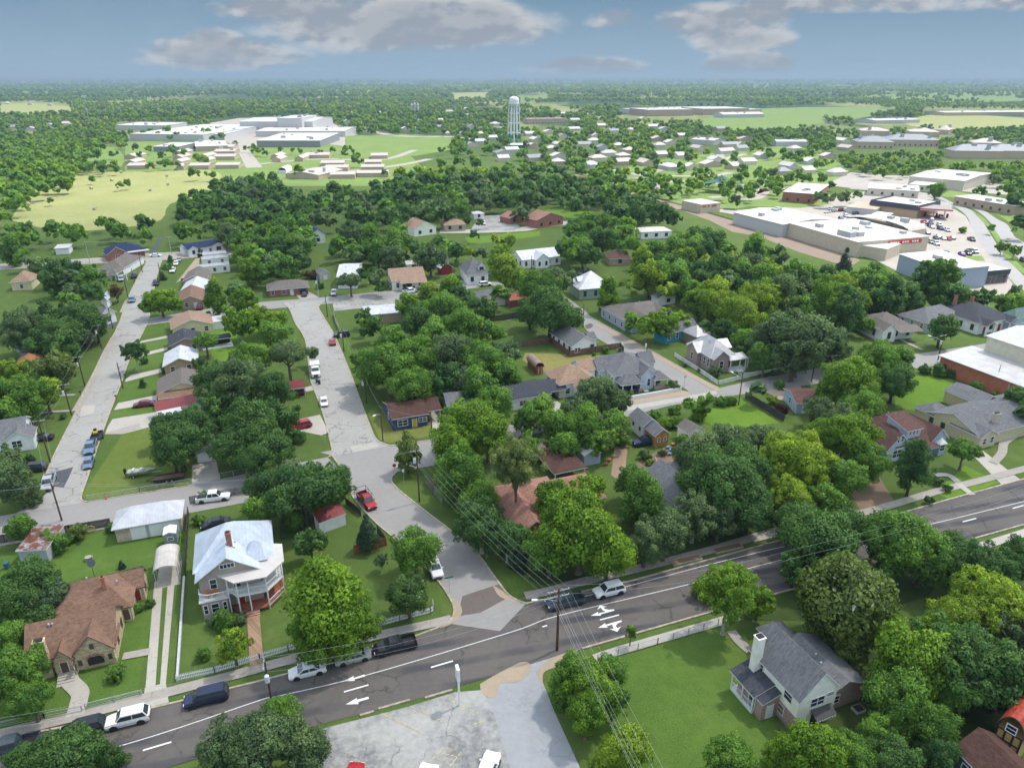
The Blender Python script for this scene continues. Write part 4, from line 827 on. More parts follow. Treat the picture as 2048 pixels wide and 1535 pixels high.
h.block(None, 3.4, 'sN', .8, PK, MR_GREY, TRIM, loc=(a_[0]+4.7,a_[1]+2.6,a_[2]-1.9,a_[2]+.1), ov=.3, nowall=True)
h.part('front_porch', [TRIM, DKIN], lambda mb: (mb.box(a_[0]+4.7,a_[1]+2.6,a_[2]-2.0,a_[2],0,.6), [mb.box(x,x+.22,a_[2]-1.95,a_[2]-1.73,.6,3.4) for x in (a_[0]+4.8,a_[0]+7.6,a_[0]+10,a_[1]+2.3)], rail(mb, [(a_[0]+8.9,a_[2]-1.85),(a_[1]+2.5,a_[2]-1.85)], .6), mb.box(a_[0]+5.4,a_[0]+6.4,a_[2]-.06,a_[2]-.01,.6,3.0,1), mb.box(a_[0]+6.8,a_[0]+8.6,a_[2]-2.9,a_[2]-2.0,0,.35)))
h.win(1,'s',.5,2.2,1.1,1.9); h.win(0,'w',.08,2.3,.75,1.9,'w'); h.win(0,'w',.24,2.3,.75,1.9,'w'); h.win(0,'w',.4,2.3,.75,1.9); h.win(2,'w',.5,2.3,.85,1.9); h.win(0,'w',.92,2.3,.75,1.9); h.done()
h = House('shed', 'small outbuilding with pale metal pyramid roof behind the seam-roofed picket house', 'shed', (1392,672), (1410,668), 3.0)
h.block([(1376,661),(1394,673),(1414,668),(1392,652)], 3.0, 'pyr', 1.9, PK, MR_GREY, TRIM); h.done()
h = House('teal_house', 'bright teal house half hidden behind bright green trees', 'house', (1332,668), (1382,656), 3.2, short='teal house')
h.block([(1330,667),(1383,655),(1372,642)], 3.4, 'gu', 1.8, W_TEAL, SH_GREY, TRIM); h.wins(0,'s',1.9,3,.9,1.6); h.done()
h = House('house', 'large grey-blue house with sprawling brown roof and white dormer gable', 'house', (1238,642), (1345,628), 3.4, short='sprawling brown-roofed house')
h.block([(1230,630),(1262,640),(1345,622),(1300,600)], 3.4, 'hip', 2.6, W_LBLUE, SH_GB, TRIM); a_ = h.b[0][0]
h.block(None, 3.4, 'gv', 2.2, W_LBLUE, SH_GB, TRIM, loc=(a_[0]+1,a_[0]+9,a_[2]-2.5,a_[2]+6)); h.block(None, 3.6, 'gv', 2.0, W_WHITE, SH_GB, TRIM, loc=(a_[0]+11,a_[0]+17,a_[2]-1.5,a_[2]+6)); h.wins(0,'sw'); h.win(2,'s',.5,4.2,.7,.9,'d'); h.done()
h = House('shed', 'small white gabled shed behind the sprawling brown roof', 'shed', (1318,596), (1341,593), 2.8)
h.block([(1316,596),(1341,592),(1338,584)], 2.8, 'gv', 1.8, W_WHITE, SH_GREY, TRIM, ov=.3); h.win(0,'s',.6,1.5,1.2,1.0,'d'); h.done()
h = House('house', 'sage house with tall white metal pyramid roof beside the curving street', 'house', (1163,575), (1200,572), 4.0, short='white-pyramid-roofed house')
h.block([(1158,578),(1196,575),(1202,556)], 4.0, 'pyr', 4.6, W_GREEN, MR_WHITE, TRIM, ov=.5); h.wins(0,'s',2.0,3.5,.9,1.7,'d'); a_ = h.b[0][0]
h.block(None, 5.6, 'gu', 1.0, W_GREEN, MR_WHITE, TRIM, loc=(a_[0]+1,a_[0]+4,a_[2]+4,a_[2]+7), z0=4, ov=.3); h.done()
h = House('house', 'bluish white house with steep grey hip roof and a single dormer', 'house', (934,548), (966,546), 4.0, short='dormer-roofed house')
h.block([(932,549),(967,546),(962,527)], 4.0, 'pyr', 4.4, W_WHITE, SH_GREY, TRIM); a_ = h.b[0][0]
h.block(None, 6.2, 'gv', 1.3, W_WHITE, SH_GREY, TRIM, loc=(a_[0]+4.5,a_[0]+7.2,a_[2]+1.6,a_[2]+5.5), z0=4.4, ov=.2); h.win(1,'s',.5,5.5,1.4,.9,'d'); h.wins(0,'s',2,3,1,1.6,'d'); h.done()
h = House('house', 'white farmhouse with white metal cross-gable roof beyond the yellow-green trees', 'house', (1046,520), (1102,514), 3.4, short='white cross-gable farmhouse')
h.block([(1044,520),(1104,512),(1096,499)], 3.6, 'gu', 2.4, W_WHITE, MR_WHITE, TRIM); a_ = h.b[0][0]; h.block(None, 3.6, 'gv', 2.3, W_WHITE, MR_WHITE, TRIM, loc=(a_[0]+5,a_[0]+11,a_[2]-2.2,a_[2]+4)); h.wins(1,'s',1.8,2.5,.8,1.5,'d'); h.wins(0,'sw',1.8,3,.8,1.5,'d'); h.done()
h = House('house', 'low grey roofed house with a red tiled annex among the central trees', 'house', (976,600), (1012,594), 3.0, short='grey roof with red annex')
h.block([(968,593),(1013,592),(1004,574)], 3.0, 'hip', 1.8, W_WHITE, SH_GREY, TRIM); a_ = h.b[0][0]; h.block(None, 2.6, 'sN', .8, BRK, plain('red_tile_roof',(.30,.07,.05)), TRIM, loc=(a_[0]+6,a_[1]+3,a_[2]-4,a_[2]-.2)); h.done()
h = House('house', 'single-storey brick ranch house with grey-brown roof facing the T-junction', 'house', (533,580), (618,573), 2.8, short='brick ranch house')
h.block([(533,580),(618,573),(616,560)], 2.8, 'hip', 1.9, BRK, SH_GB, TRIM, ov=.6); h.win(0,'s',.38,1.5,1.2,1.3); h.win(0,'s',.1,1.5,1,1.2); h.door(0,'s',.58); h.win(0,'s',.85,1.5,2.2,1.9,'d'); h.done()
h = House('house', 'tall white house with plain white metal roof behind a spreading tree', 'house', (670,545), (716,544), 4.0, short='tall white-roofed house')
h.block([(672,553),(716,548),(712,526)], 4.6, 'gu', 2.0, W_WHITE, MR_WHITE, TRIM, ov=.3); h.wins(0,'w',2,3,1,1.5,'d'); h.wins(0,'s',2,4); h.done()
h = House('house', 'cream house with orange-tan roof and white front gable across the side street', 'house', (784,560), (843,556), 3.4, short='orange-tan-roofed house')
h.block([(782,562),(844,556),(840,536)], 3.6, 'gu', 2.6, W_CREAM, SH_TAN, TRIM); a_ = h.b[0][0]; h.block(None, 3.2, 'sN', .9, W_CREAM, SH_TAN, TRIM, loc=(a_[0]+3,a_[1],a_[2]-2.4,a_[2]-.05), nowall=True); h.wins(0,'sw',1.8,3,.8,1.5,'d'); h.win(0,'s',.5,2,2,1.4,'d'); h.done()
h = House('hall', 'low white flat-roofed hall beside the striped parking bays', 'hall', (728,628), (800,622), 3.2, short='low white hall')
h.block([(730,630),(802,624),(800,606)], 3.2, 'gu', .8, BRKT, MR_WHITE, TRIM, ov=.3); h.done()
h = House('shed', 'small beige garden shed behind the brick ranch house', 'shed', (640,548), (654,546), 2.6)
h.block([(638,548),(654,546),(652,539)], 2.6, 'gv', 1.2, plain('beige_wall',(.5,.45,.38)), SH_GREY, TRIM, ov=.15); h.door(0,'s',.5,1.2,1.8); h.done()
def far(label, A, B, C, he, rise, wall, roof, kind='gu', short=None, wn=True, name='house', cat='house', ov=.3, group=None):
    h = House(name, label, cat, A, B, he, short=short, group=group); h.block([A, B, C], he, kind, rise, wall, roof, TRIM, ov=ov)
    if wn: h.wins(0, 's', 1.8, 5, 1.3, 1.4, 'd')
    h.done(4); return h
far('blue-roofed white house sunk in the dense wood above the ranch house', (620,471), (645,469), (643,460), 4, 2.4, W_WHITE, SH_NAVY, 'gv', 'blue roof in the wood')
far('tan two-gable house at the edge of the dark wood by the far lane', (828,457), (852,454), (848,443), 4, 2.8, W_CREAM, SH_TAN, 'gv', 'tan house by the far lane')
far('long tan roofed house with a hedge on the far lane', (888,450), (924,448), (923,440), 3.4, 2.2, BRKT, SH_TAN, 'hip', 'long tan lane house')
h = far('red brick house with orange roof and white front gable on the far lawn', (1074,440), (1108,435), (1100,426), 4.4, 2.8, BRK, SH_SALMON, 'gv', 'red brick lane house')
far('small red brick cottage left of the red brick house on the far lawn', (1020,436), (1034,434), (1034,426), 3.4, 2.0, BRK, SH_SALMON, 'gv')
far('small white booth beside the far parking court', (947,428), (960,427), (960,422), 3, .8, W_WHITE, MEMG, 'hip', name='booth', cat='booth')
far('low house with faded red-brown roof between dark trees right of centre', (1218,517), (1260,516), (1252,505), 3, 2.4, BRKT, SH_RED, 'hip', 'faded red-brown roof')
far('round-cornered white roof rising out of the trees near the railway', (1282,464), (1330,462), (1328,453), 3.5, 1.2, W_WHITE, MEMB, 'hip', 'white roof near the railway')
far('small grey roofed house behind the yellow-green tree near the centre', (872,518), (888,516), (886,508), 3, 1.8, W_WHITE, SH_GREY, 'gv')
far('low white workshop behind the orange-tan roofed house', (812,529), (838,527), (837,520), 2.6, .8, W_WHITE, MEMG, 'gu', name='shed', cat='shed')
far('red barn with white curved roof right of the orange-tan roofed house', (881,536), (898,534), (897,528), 2.8, 1.8, plain('barn_red',(.25,.02,.02)), WHITE, 'gv', wn=False, name='barn', cat='barn')
# --- centre-right gardens
h = House('log_front_shed', 'grey roofed garage with split-log front wall beside a blue pickup', 'shed', (1310,871), (1342,865), 3.0, short='log-front garage')
h.block([(1310,871),(1342,865),(1292,851)], 3.0, 'gv', 1.2, W_LOG, SH_GREY, TRIM, ov=.3); a_ = h.b[0][0]
h.block(None, 3.4, 'gv', 1.3, W_WHITE, SH_GREY, TRIM, loc=(a_[0]-.4,a_[1]-.2,a_[3]+.1,a_[3]+5.5), ov=.3); h.win(0,'s',.28,1.7,.5,.8); h.win(0,'s',.75,1.7,.5,.8); h.wins(1,'w',1.9,2.5,.5,.7,'d'); h.door(1,'s',.2,1.0,2.2,W_LBLUE); h.done()
h = House('shed', 'cream shed with weathered brown-grey gable roof right of the log-front garage', 'shed', (1378,866), (1401,860), 2.8, short='cream garden shed')
h.block([(1378,866),(1402,860),(1385,842),(1363,848)], 2.8, 'gv', 1.2, W_CREAM, SH_GB, TRIM, ov=.25); h.win(0,'s',.5,1.5,.8,.9,'d'); h.done()
h = House('house', 'white-edged house with slate grey roof under the big central oaks', 'house', (1316,980), (1400,960), 3.4, short='slate-roofed house under oaks')
h.block([(1294,938),(1322,985),(1400,955),(1370,915)], 3.4, 'hip', 2.6, W_WHITE, SH_GREY, TRIM); a_ = h.b[0][0]; h.block(None, 3.4, 'gv', 2.6, W_WHITE, SH_GREY, TRIM, loc=(a_[0],a_[0]+7,a_[2]-6,a_[2]+6)); h.wins(0,'sw'); h.done()
h = House('carport', 'low carport with dark rust-brown roof beside the big leaning tree', 'carport', (1134,943), (1176,934), 2.6, short='rust-brown carport')
h.block([(1094,931),(1134,942),(1175,933),(1120,893),(1068,899)], 2.6, 'hip', 1.0, BRK, SH_DKBROWN, TRIM, ov=.3, nowall=True, loc=None); a_ = h.b[0][0]
h.part('post', [TRIM], lambda mb: [mb.box(x,x+.15,y,y+.15,0,2.5) for x in (a_[0],a_[1]-.15) for y in (a_[2],a_[3]-.15)]); h.block(None, 2.9, 'flat', 0, BRK, SH_GB, TRIM, loc=(a_[0]+.5,a_[1]-4,a_[3]+.1,a_[3]+3.4), ov=.1); h.done()
h = House('house', 'large brick house with salmon shingle roof hidden under the tall pine', 'house', (1013,1026), (1080,1012), 3.6, short='salmon-roofed brick house')
h.block([(992,1000),(1020,1040),(1110,1015),(1094,950)], 3.6, 'hip', 2.6, BRK2, SH_SALMON, TRIM); a_ = h.b[0][0]
h.block(None, 3.6, 'gv', 2.4, BRK2, SH_SALMON, TRIM, loc=(a_[0]-1,a_[0]+6,a_[2]-5,a_[2]+5)); h.block(None, 3.6, 'hip', 2.2, BRK2, SH_SALMON, TRIM, loc=(a_[1]-2,a_[1]+7,a_[2]+1,a_[2]+9)); h.wins(0,'s'); h.wins(1,'s'); h.done()
h = House('shed', 'small pale blue shed with white wall under the big leaning tree', 'shed', (1168,912), (1198,906), 2.5)
h.block([(1162,905),(1197,905),(1188,889)], 2.5, 'gv', .9, W_LBLUE, MR_WHITE, TRIM, ov=.15); h.done()
h = House('playhouse', 'brown barn-shaped playhouse in the yellowish fenced yard', 'playhouse', (1072,733), (1087,731), 2.2)
h.block([(1071,734),(1088,731),(1067,714)], 2.2, 'arc', 1.3, plain('red_brown_boards',(.20,.07,.04), var=.3), shingle('weathered_shakes',(.28,.21,.16)), TRIMB, ov=.25); h.door(0,'s',.6,.8,1.7,plain('brick_red_door',(.35,.08,.05))); h.done()
h = House('cottage', 'light blue cottage with red-brown roof near the dark red shrub', 'house', (1586,800), (1628,800), 2.8, short='light blue cottage')
h.block([(1583,795),(1612,806),(1650,790),(1612,775)], 2.8, 'gu', 1.2, W_LBLUE, SH_RED, TRIM); h.win(0,'s',.5,1.5,.9,1.0); h.door(0,'s',.25,.9,1.9); h.win(0,'w',.5); h.done()
# --- right side
h = House('gabled_house', 'blue-grey house with red-brown roof, front gable and wide dormer facing the main road', 'house', (1774,904), (1828,890), 3.6, short='dormered blue-grey house', rz=22)
h.block(None, 3.3, 'hip', 4.2, W_LBLUE, SH_RED, TRIM, ov=.4, loc=(.4,13.3,1.3,12.8))
h.block(None, 3.3, 'gv', 2.9, W_LBLUE, SH_RED, TRIM, loc=(-2.1,3.9,1.2,9), ov=.35); h.block(None, 3.3, 'gv', 2.3, W_LBLUE, SH_RED, TRIM, loc=(9.2,13.5,.7,8), ov=.35)
h.block(None, 5.9, 'sN', 1.5, W_LBLUE, SH_RED, TRIM, loc=(3.4,7.3,2.0,6.9), z0=4, ov=.3)
h.block(None, 2.8, 'pyr', .9, W_LBLUE, plain('bay_white_roof',(.6,.6,.6)), TRIM, loc=(10.6,12.2,-.4,.8), ov=.2)
h.block(None, 2.7, 'sN', .6, W_LBLUE, SH_RED, TRIM, loc=(4.0,9.1,-.9,1.28), ov=.2, nowall=True)
for p_ in (.25,.5,.75): h.win(3,'s',p_,5.15,.5,.8)
h.win(1,'s',.42,4.9,.6,1.1); h.win(1,'s',.6,4.9,.6,1.1); h.win(1,'s',.5,1.7,2.2,1.6); h.win(4,'s',.5,1.7,1.3,1.3); h.win(0,'s',.55,1.6,1,1.5); h.win(0,'w',.3); h.win(0,'w',.6); h.done()
h = House('ranch_house', 'long cream ranch house with grey shingle roof and stone chimney above the pale drive', 'house', (1960,876), (1998,865), 3.0, short='cream ranch house', rz=22)
CR = plain('cream_render',(.50,.43,.28)); h.block(None, 2.9, 'gv', 1.3, CR, SH_GREY, TRIM, ov=.3, loc=(-2.0,2.8,.3,7))
h.block(None, 3.0, 'gu', 2.3, CR, SH_GREY, TRIM, loc=(-1.9,24,.9,13.0), ov=.35)
h.block(None, 2.9, 'hip', 1.4, CR, SH_GREY, TRIM, loc=(-1.8,4.1,11.4,16), ov=.35)
h.block(None, 3.0, 'gv', 1.3, CR, SH_GREY, TRIM, loc=(12.2,19.4,11.4,19.8), ov=.35)
h.chimney(5.3, 3.0, 2.8, 5.6, 1.3, .8, plain('pale_stone',(.48,.42,.30))); a_ = (0,0,0,0)
h.win(0,'s',.3,1.6,.9,1.3); h.win(0,'s',.75,1.6,.9,1.3)
for p_ in (.15,.4,.65,.88): h.win(1,'w',p_,1.6,.8,1.1,'d')
h.vents([(4,7.2,5.1),(8,7.4,5.1),(10,7.4,5.1)]); h.done()
h = House('warehouse', 'brick warehouse with two-level white metal roofs at the right edge', 'warehouse', (1892,714), (1978,746), 4.4, short='brick and metal warehouse')
h.block([(1891,713),(2100,793),(1942,697)], 4.6, 'sN', .9, BRK2, MR_GREYY, TRIM, ov=.5); a_ = h.b[0][0]
h.block(None, 9.4, 'gu', 1.2, W_CREAMM, MR_GREYY, TRIM, loc=(a_[0]+3.0,a_[1]+10,a_[3]+.3,a_[3]+22), ov=.4)

h.part('downpipe', [STEEL], lambda mb: [mb.box(x,x+.2,a_[2]-.2,a_[2]-.01,0,4.5) for x in (a_[0]+18,a_[0]+36)]); h.done()
h = House('cottage', 'white and sage cottage with grey-brown roof and small open gable above the side road', 'house', (1781,656), (1838,652), 3.6, short='grey-brown-roofed cottage')
h.block([(1724,642),(1781,657),(1832,652),(1775,628)], 3.6, 'hip', 3.0, W_WHITE, SH_GB, TRIM, ov=.4); a_ = h.b[0][0]
h.block(None, 3.4, 'sN', .8, W_WHITE, SH_GB, TRIM, loc=(a_[0]+4.5,a_[1],a_[2]-3.0,a_[2]), nowall=True); h.block(None, 3.6, 'gv', 1.8, W_WHITE, SH_GB, TRIM, loc=(a_[0]+.2,a_[0]+4.4,a_[2]-1.6,a_[2]+5)); h.win(2,'s',.5,2,.9,1.8,'d'); h.wins(0,'ws',2,3.2,.9,1.7,'d'); h.done()
h = House('bungalow', 'dark-roofed white bungalow with two brick chimneys and twin red doors', 'house', (1960,646), (2009,638), 3.6, short='twin red-door bungalow')
h.block([(1876,614),(1960,646),(2010,637),(1935,606)], 3.8, 'hip', 3.4, W_WHITE, SH_DK, TRIM, ov=.5); a_ = h.b[0][0]
h.block(None, 3.4, 'gv', 1.3, W_WHITE, SH_DK, TRIM, loc=(a_[0]+.5,a_[0]+4.2,a_[2]-2.2,a_[2]+3), nowall=True); h.block(None, 3.4, 'gv', 1.3, W_WHITE, SH_DK, TRIM, loc=(a_[1]-3.6,a_[1]+.2,a_[2]-2.2,a_[2]+3), nowall=True)
h.part('porch_columns', [TRIM], lambda mb: [mb.box(x,x+.4,a_[2]-2.2,a_[2]-1.8,0,3.4) for x in (a_[0]+.6,a_[0]+3.8,a_[1]-3.5,a_[1]-.3)])
h.door(0,'s',.2,1.1,2.2,REDD); h.door(0,'s',.65,1.1,2.2,REDD); h.win(0,'s',.4,1.8,1.3,1.4,'d'); h.wins(0,'w',1.8,3,.9,1.6,'d'); h.chimney((a_[0]+a_[1])/2+1,(a_[2]+a_[3])/2+2,5,8.1,.8,.8); h.chimney(a_[0]+4,a_[3]-3,4,8.3,.8,.8); h.done()
h = House('cottage', 'grey-green cottage with grey hip roof left of the twin red-door bungalow', 'house', (1842,640), (1880,632), 3.4, short='grey-green cottage')
h.block([(1838,632),(1856,646),(1896,634),(1868,612)], 3.4, 'hip', 2.8, W_GREEN, SH_GREY, TRIM); h.wins(0,'sw',1.8,3,.9,1.6); h.done()
h = House('cottage', 'teal-roofed house cut by the right edge beyond the warehouse', 'house', (2026,646), (2060,640), 3.4)
h.block([(2024,644),(2070,640),(2060,618)], 3.4, 'hip', 3.0, W_LBLUE, shingle('green_grey_shingles',(.10,.15,.14)), TRIM); h.done()
# ------------------------------------------------------------------ vehicles
PAINT = {'white':(.72,.72,.72),'black':(.012,.013,.016),'navy':(.012,.018,.05),'silver':(.36,.37,.37),'sage silver':(.33,.36,.32),'red':(.35,.012,.015),'dark red':(.16,.01,.018),'grey':(.10,.105,.11),'blue':(.02,.05,.20),'steel blue':(.13,.19,.28),'teal':(.02,.12,.15),'purple':(.09,.02,.22),'slate':(.05,.065,.08),'tan':(.36,.30,.22)}
RIM = CHROME; LAMPW = plain('headlight_lens', (.75,.76,.78), .15); LAMPR = plain('tail_light_lens', (.30,.01,.01), .2)
# profile: L, W, base z, hood z, belt z, roof z, x of (front, hood/windscreen base, roof start, roof end, rear glass base, rear), bed?
KINDS = {
 'sedan': dict(L=4.7,W=1.82,hood=.82,belt=.95,roof=1.44,xs=(1.25,.45,-.85,-1.55),deck=1.0),
 'suv': dict(L=4.8,W=1.92,hood=1.02,belt=1.12,roof=1.78,xs=(1.2,.55,-1.85,-2.3),deck=None),
 'minivan': dict(L=5.1,W=2.0,hood=.98,belt=1.08,roof=1.78,xs=(1.55,.75,-2.1,-2.5),deck=None),
 'pickup': dict(L=5.7,W=1.98,hood=1.05,belt=1.15,roof=1.85,xs=(1.35,.7,-.75,-1.0),deck='bed'),
 'hatch': dict(L=4.2,W=1.75,hood=.85,belt=.98,roof=1.5,xs=(1.05,.4,-1.3,-1.95),deck=None),
 'truck': dict(L=6.8,W=2.3,hood=1.45,belt=1.55,roof=2.35,xs=(1.9,1.4,.2,.0),deck='box'),
}
_vm = {}
def loftbox(mb, secs, m):
    # secs: list of (x, halfwidth_bottom, z_bottom, halfwidth_mid, z_mid, halfwidth_top, z_top)
    b = len(mb.v); n = 6
    for x, wb, zb, wm, zm, wt, zt in secs: mb.v += [(x,-wb,zb),(x,-wm,zm),(x,-wt,zt),(x,wt,zt),(x,wm,zm),(x,wb,zb)]
    for i in range(len(secs)-1):
        for j in range(n):
            k = (j+1) % n; a = b+i*n; c = a+n; mb.f.append((a+j, c+j, c+k, a+k)); mb.m.append(m)
    mb.f.append(tuple(b+i for i in range(n))); mb.m.append(m); e = b+(len(secs)-1)*n; mb.f.append(tuple(e+n-1-i for i in range(n))); mb.m.append(m)
def vmeshes(kind):
    if kind in _vm: return _vm[kind]
    k = KINDS[kind]; L, W = k['L']/2, k['W']/2; hd, bt, rf = k['hood'], k['belt'], k['roof']; x1, x2, x3, x4 = k['xs']; r = {}
    zb = .24 if kind in ('sedan','hatch') else .34
    mb = MB()
    rear = bt if k['deck'] is None else (k['deck'] if isinstance(k['deck'], float) else bt)
    bedx = x4 - .08
    S = [(L,W*.70,zb+.12,W*.80,(zb+hd)/2,W*.66,hd-.22),(L-.12,W*.84,zb,W*.93,(zb+hd)/2,W*.80,hd-.10),(L-.55,W*.92,zb,W,(zb+hd)/2+.05,W*.86,hd),(x1,W*.93,zb,W,(zb+bt)/2+.05,W*.90,bt-.05),(x2,W*.93,zb,W,(zb+bt)/2+.05,W*.92,bt)]
    if k['deck'] in ('bed','box'):
        S += [(bedx,W*.93,zb,W,(zb+bt)/2,W*.92,bt)]
        loftbox(mb, S, 0)
        if k['deck'] == 'bed':
            mb.box(-L,bedx,-W,W,zb+.05,.72,0)
            for sx in (-1,1): mb.box(-L,bedx,min(sx*W,sx*(W-.13)),max(sx*W,sx*(W-.13)),.72,bt,0)
            mb.box(-L,-L+.09,-W+.13,W-.13,.72,bt,0); mb.box(-L+.09,bedx,-W+.13,W-.13,.72,.74,1)
        else:
            mb.box(-L,bedx,-W*1.02,W*1.02,.75,1.0,1); mb.box(-L+.1,bedx-.1,-W*1.04,W*1.04,1.0,2.5,0)
    else:
        if isinstance(k['deck'], float): S += [(x4,W*.93,zb,W,(zb+bt)/2+.05,W*.90,rear),(-L+.45,W*.92,zb,W*.98,(zb+rear)/2,W*.84,rear-.01),(-L+.1,W*.86,zb+.03,W*.93,(zb+rear)/2,W*.78,rear-.06),(-L,W*.74,zb+.14,W*.84,(zb+rear)/2,W*.66,rear-.2)]
        else: S += [(x3,W*.93,zb,W,(zb+bt)/2+.05,W*.92,bt),(-L+.12,W*.9,zb,W*.97,(zb+bt)/2,W*.88,bt),(-L,W*.84,zb+.12,W*.92,(zb+bt)/2,W*.8,bt-.12)]
        loftbox(mb, S, 0)
    # cabin
    wt = W*.74; wb = W*.90; cab = [(x1,wb,bt-.06),(x2,wt,rf-.03),((x2+x3)/2,wt*1.0,rf),(x3,wt,rf-.03),(x4,wb,(rear if isinstance(k['deck'],float) else bt)-.03)]
    b = len(mb.v)
    for x, w_, z in ((x1,wb,bt-.08),(x2,wt,rf-.02),(x3,wt,rf-.02),(x4,wb,bt-.05)): mb.v += [(x,-w_,z),(x,w_,z)]
    mb.f += [(b,b+1,b+3,b+2),(b+2,b+3,b+5,b+4),(b+4,b+5,b+7,b+6),(b+6,b,b+2,b+4)[::-1],(b+7,b+1,b+3,b+5)]; mb.m += [0]*5
    # wheel arches
    wx = (L-.95, -L+.95); wr = .34 if kind in ('sedan','hatch') else (.48 if kind == 'truck' else .39)
    for x in wx:
        for sg in (-1,1): mb.tube((x,sg*(W-.30),wr),(x,sg*(W+.012),wr),wr+.07,wr+.07,14,1)
    mb.box(L-.06,L+.03,-W*.72,W*.72,zb+.05,zb+.22,1); mb.box(-L-.03,-L+.05,-W*.74,W*.74,zb+.1,zb+.28,1)
    mb.box(L-.13,L+.005,-W*.42,W*.42,zb+.28,hd-.27,1)
    for sg in (-1,1): mb.box(x1-.28,x1-.1,sg*(W+.02)-.09,sg*(W+.02)+.09,bt-.02,bt+.12,0)
    r['body'] = mb
    def quad(name, pts, off):
        q = MB(); c = sum((Vector(p) for p in pts), Vector())/4; nrm = (Vector(pts[1])-Vector(pts[0])).cross(Vector(pts[2])-Vector(pts[0])).normalized()
        if nrm.dot(off) < 0: nrm = -nrm
        P2 = [c + (Vector(p)-c)*.86 + nrm*.012 for p in pts]; q.face(P2); q.face([p - nrm*.01 for p in P2][::-1]); r[name] = q
    quad('windscreen', [(x1,-wb,bt-.03),(x1,wb,bt-.03),(x2,wt,rf-.03),(x2,-wt,rf-.03)], Vector((1,0,.5)))
    quad('rear_window', [(x4,-wb,bt),(x4,wb,bt),(x3,wt,rf-.03),(x3,-wt,rf-.03)], Vector((-1,0,.5)))
    for nm, sg in (('side_window_l',1),('side_window_r',-1)):
        q = MB(); o = Vector((0, sg*.02, 0)); lerp = lambda a, c, t: Vector(a)+(Vector(c)-Vector(a))*t
        A0, A1, A2, A3 = (x1,sg*wb,bt-.05), (x2,sg*wt,rf-.03), (x3,sg*wt,rf-.03), (x4,sg*wb,bt-.03)
        xm = (x2+x3)/2; nn = 1 if kind == 'truck' else 2
        def P_(x, t):      # t 0 bottom 1 top
            base = Vector((x, sg*wb, bt-.05)); tp = Vector((x, sg*wt, rf-.03)); return base + (tp-base)*t + o
        segs = [(x2-.02, xm+.04),(xm-.04, x3+.06)]
        q.face([P_(x1-.14,.1),P_(x2-.02,.86),P_(xm+.04,.86),P_(xm+.04,.1)]); q.face([P_(xm-.04,.1),P_(xm-.04,.86),P_(x3+.02,.86),P_(x4+.14,.1)])
        r[nm] = q
    out = {}
    for n_, q in r.items(): out[n_] = q
    m = {}
    for n_, q in out.items():
        if n_ == 'body': m['body'] = (q.v, q.f, q.m)
        else: m[n_] = q.mesh(n_, [CGLASS])
    t = MB(); t.tube((0,-.12,0),(0,.12,0),wr,wr,18); m['tyre'] = t.mesh('tyre', [RUBBER]); t = MB(); t.tube((0,-.135,0),(0,.135,0),wr*.62,wr*.62,12); m['rim'] = t.mesh('rim', [RIM])
    t = MB(); t.box(-.05,.05,-.16,.16,-.07,.07); m['lamp'] = t.mesh('lamp', [LAMPW]); t = MB(); t.box(-.05,.05,-.13,.13,-.12,.12); m['tail'] = t.mesh('tail', [LAMPR])
    m['wheels'] = [(x, sg*(W-.13), wr) for x in wx for sg in (1,-1)]; m['L'] = L; m['W'] = W; m['hz'] = hd-.22; m['tz'] = (rear if not isinstance(rear, str) else bt)-.22
    _vm[kind] = m; return m
_bm = {}
def vehicle(kind, colour, px, py, hx, hy, label, name=None, far_=False, group=None, z=0.0, paint2=None):
    m = vmeshes(kind); key = (kind, colour)
    if key not in _bm:
        me = bpy.data.meshes.new(kind + '_body'); v, f, mi = m['body']; me.from_pydata(v, [], f); me.materials.append(carpaint(colour.replace(' ','_') + '_paint', PAINT[colour])); me.materials.append(BLACK)
        me.polygons.foreach_set('material_index', mi); me.update(); _bm[key] = me
    p, q = P(px, py, .5), P(px+hx, py+hy, .5); rz = math.atan2(q.y-p.y, q.x-p.x); p.z = z
    cat = {'sedan':'car','hatch':'car','suv':'car','minivan':'car','pickup':'pickup truck','truck':'truck'}[kind]
    root = empty(name or {'sedan':'parked_car','hatch':'parked_car','suv':'parked_suv','minivan':'parked_minivan','pickup':'pickup_truck','truck':'work_truck'}[kind], p, rz); tag(root, label, cat, group)
    put('body', _bm[key], root)
    for n_ in ('windscreen','rear_window'): put(n_, m[n_], root)
    for n_ in ('side_window_l','side_window_r'): put('side_window', m[n_], root)
    for wpos in m['wheels']:
        t = put('wheel', m['tyre'], root, wpos)
        if not far_: put('rim', m['rim'], t)
    if not far_:
        for sg in (1,-1): put('headlight', m['lamp'], root, (m['L']-.06, sg*m['W']*.68, m['hz'])); put('tail_light', m['tail'], root, (-m['L']+.02, sg*m['W']*.74, m['tz']))
    return root
MAIN = (-1, .245)
def V(kind, col, px, py, d, label, **k): return vehicle(kind, col, px, py, d[0]*20, d[1]*20, label, **k)
V('suv','white',256,1437,MAIN,'white suv with dark sunroof parked on the road before the stone cottage', group='vehicles along the main road kerb')
V('minivan','navy',413,1394,MAIN,'dark navy minivan parked between the white suv and the white sedan', group='vehicles along the main road kerb')
V('suv','black',166,1458,MAIN,'black suv partly under the street tree, behind the white suv', group='vehicles along the main road kerb')
v1 = V('pickup','slate',22,1494,MAIN,'dark slate pickup with a ribbed bed cover at the left edge', group='vehicles along the main road kerb')
V('sedan','white',615,1340,MAIN,'white sedan parked below the bright green street tree', group='vehicles along the main road kerb')
V('sedan','sage silver',706,1313,MAIN,'greenish silver sedan between the white sedan and the black pickup', group='vehicles along the main road kerb')
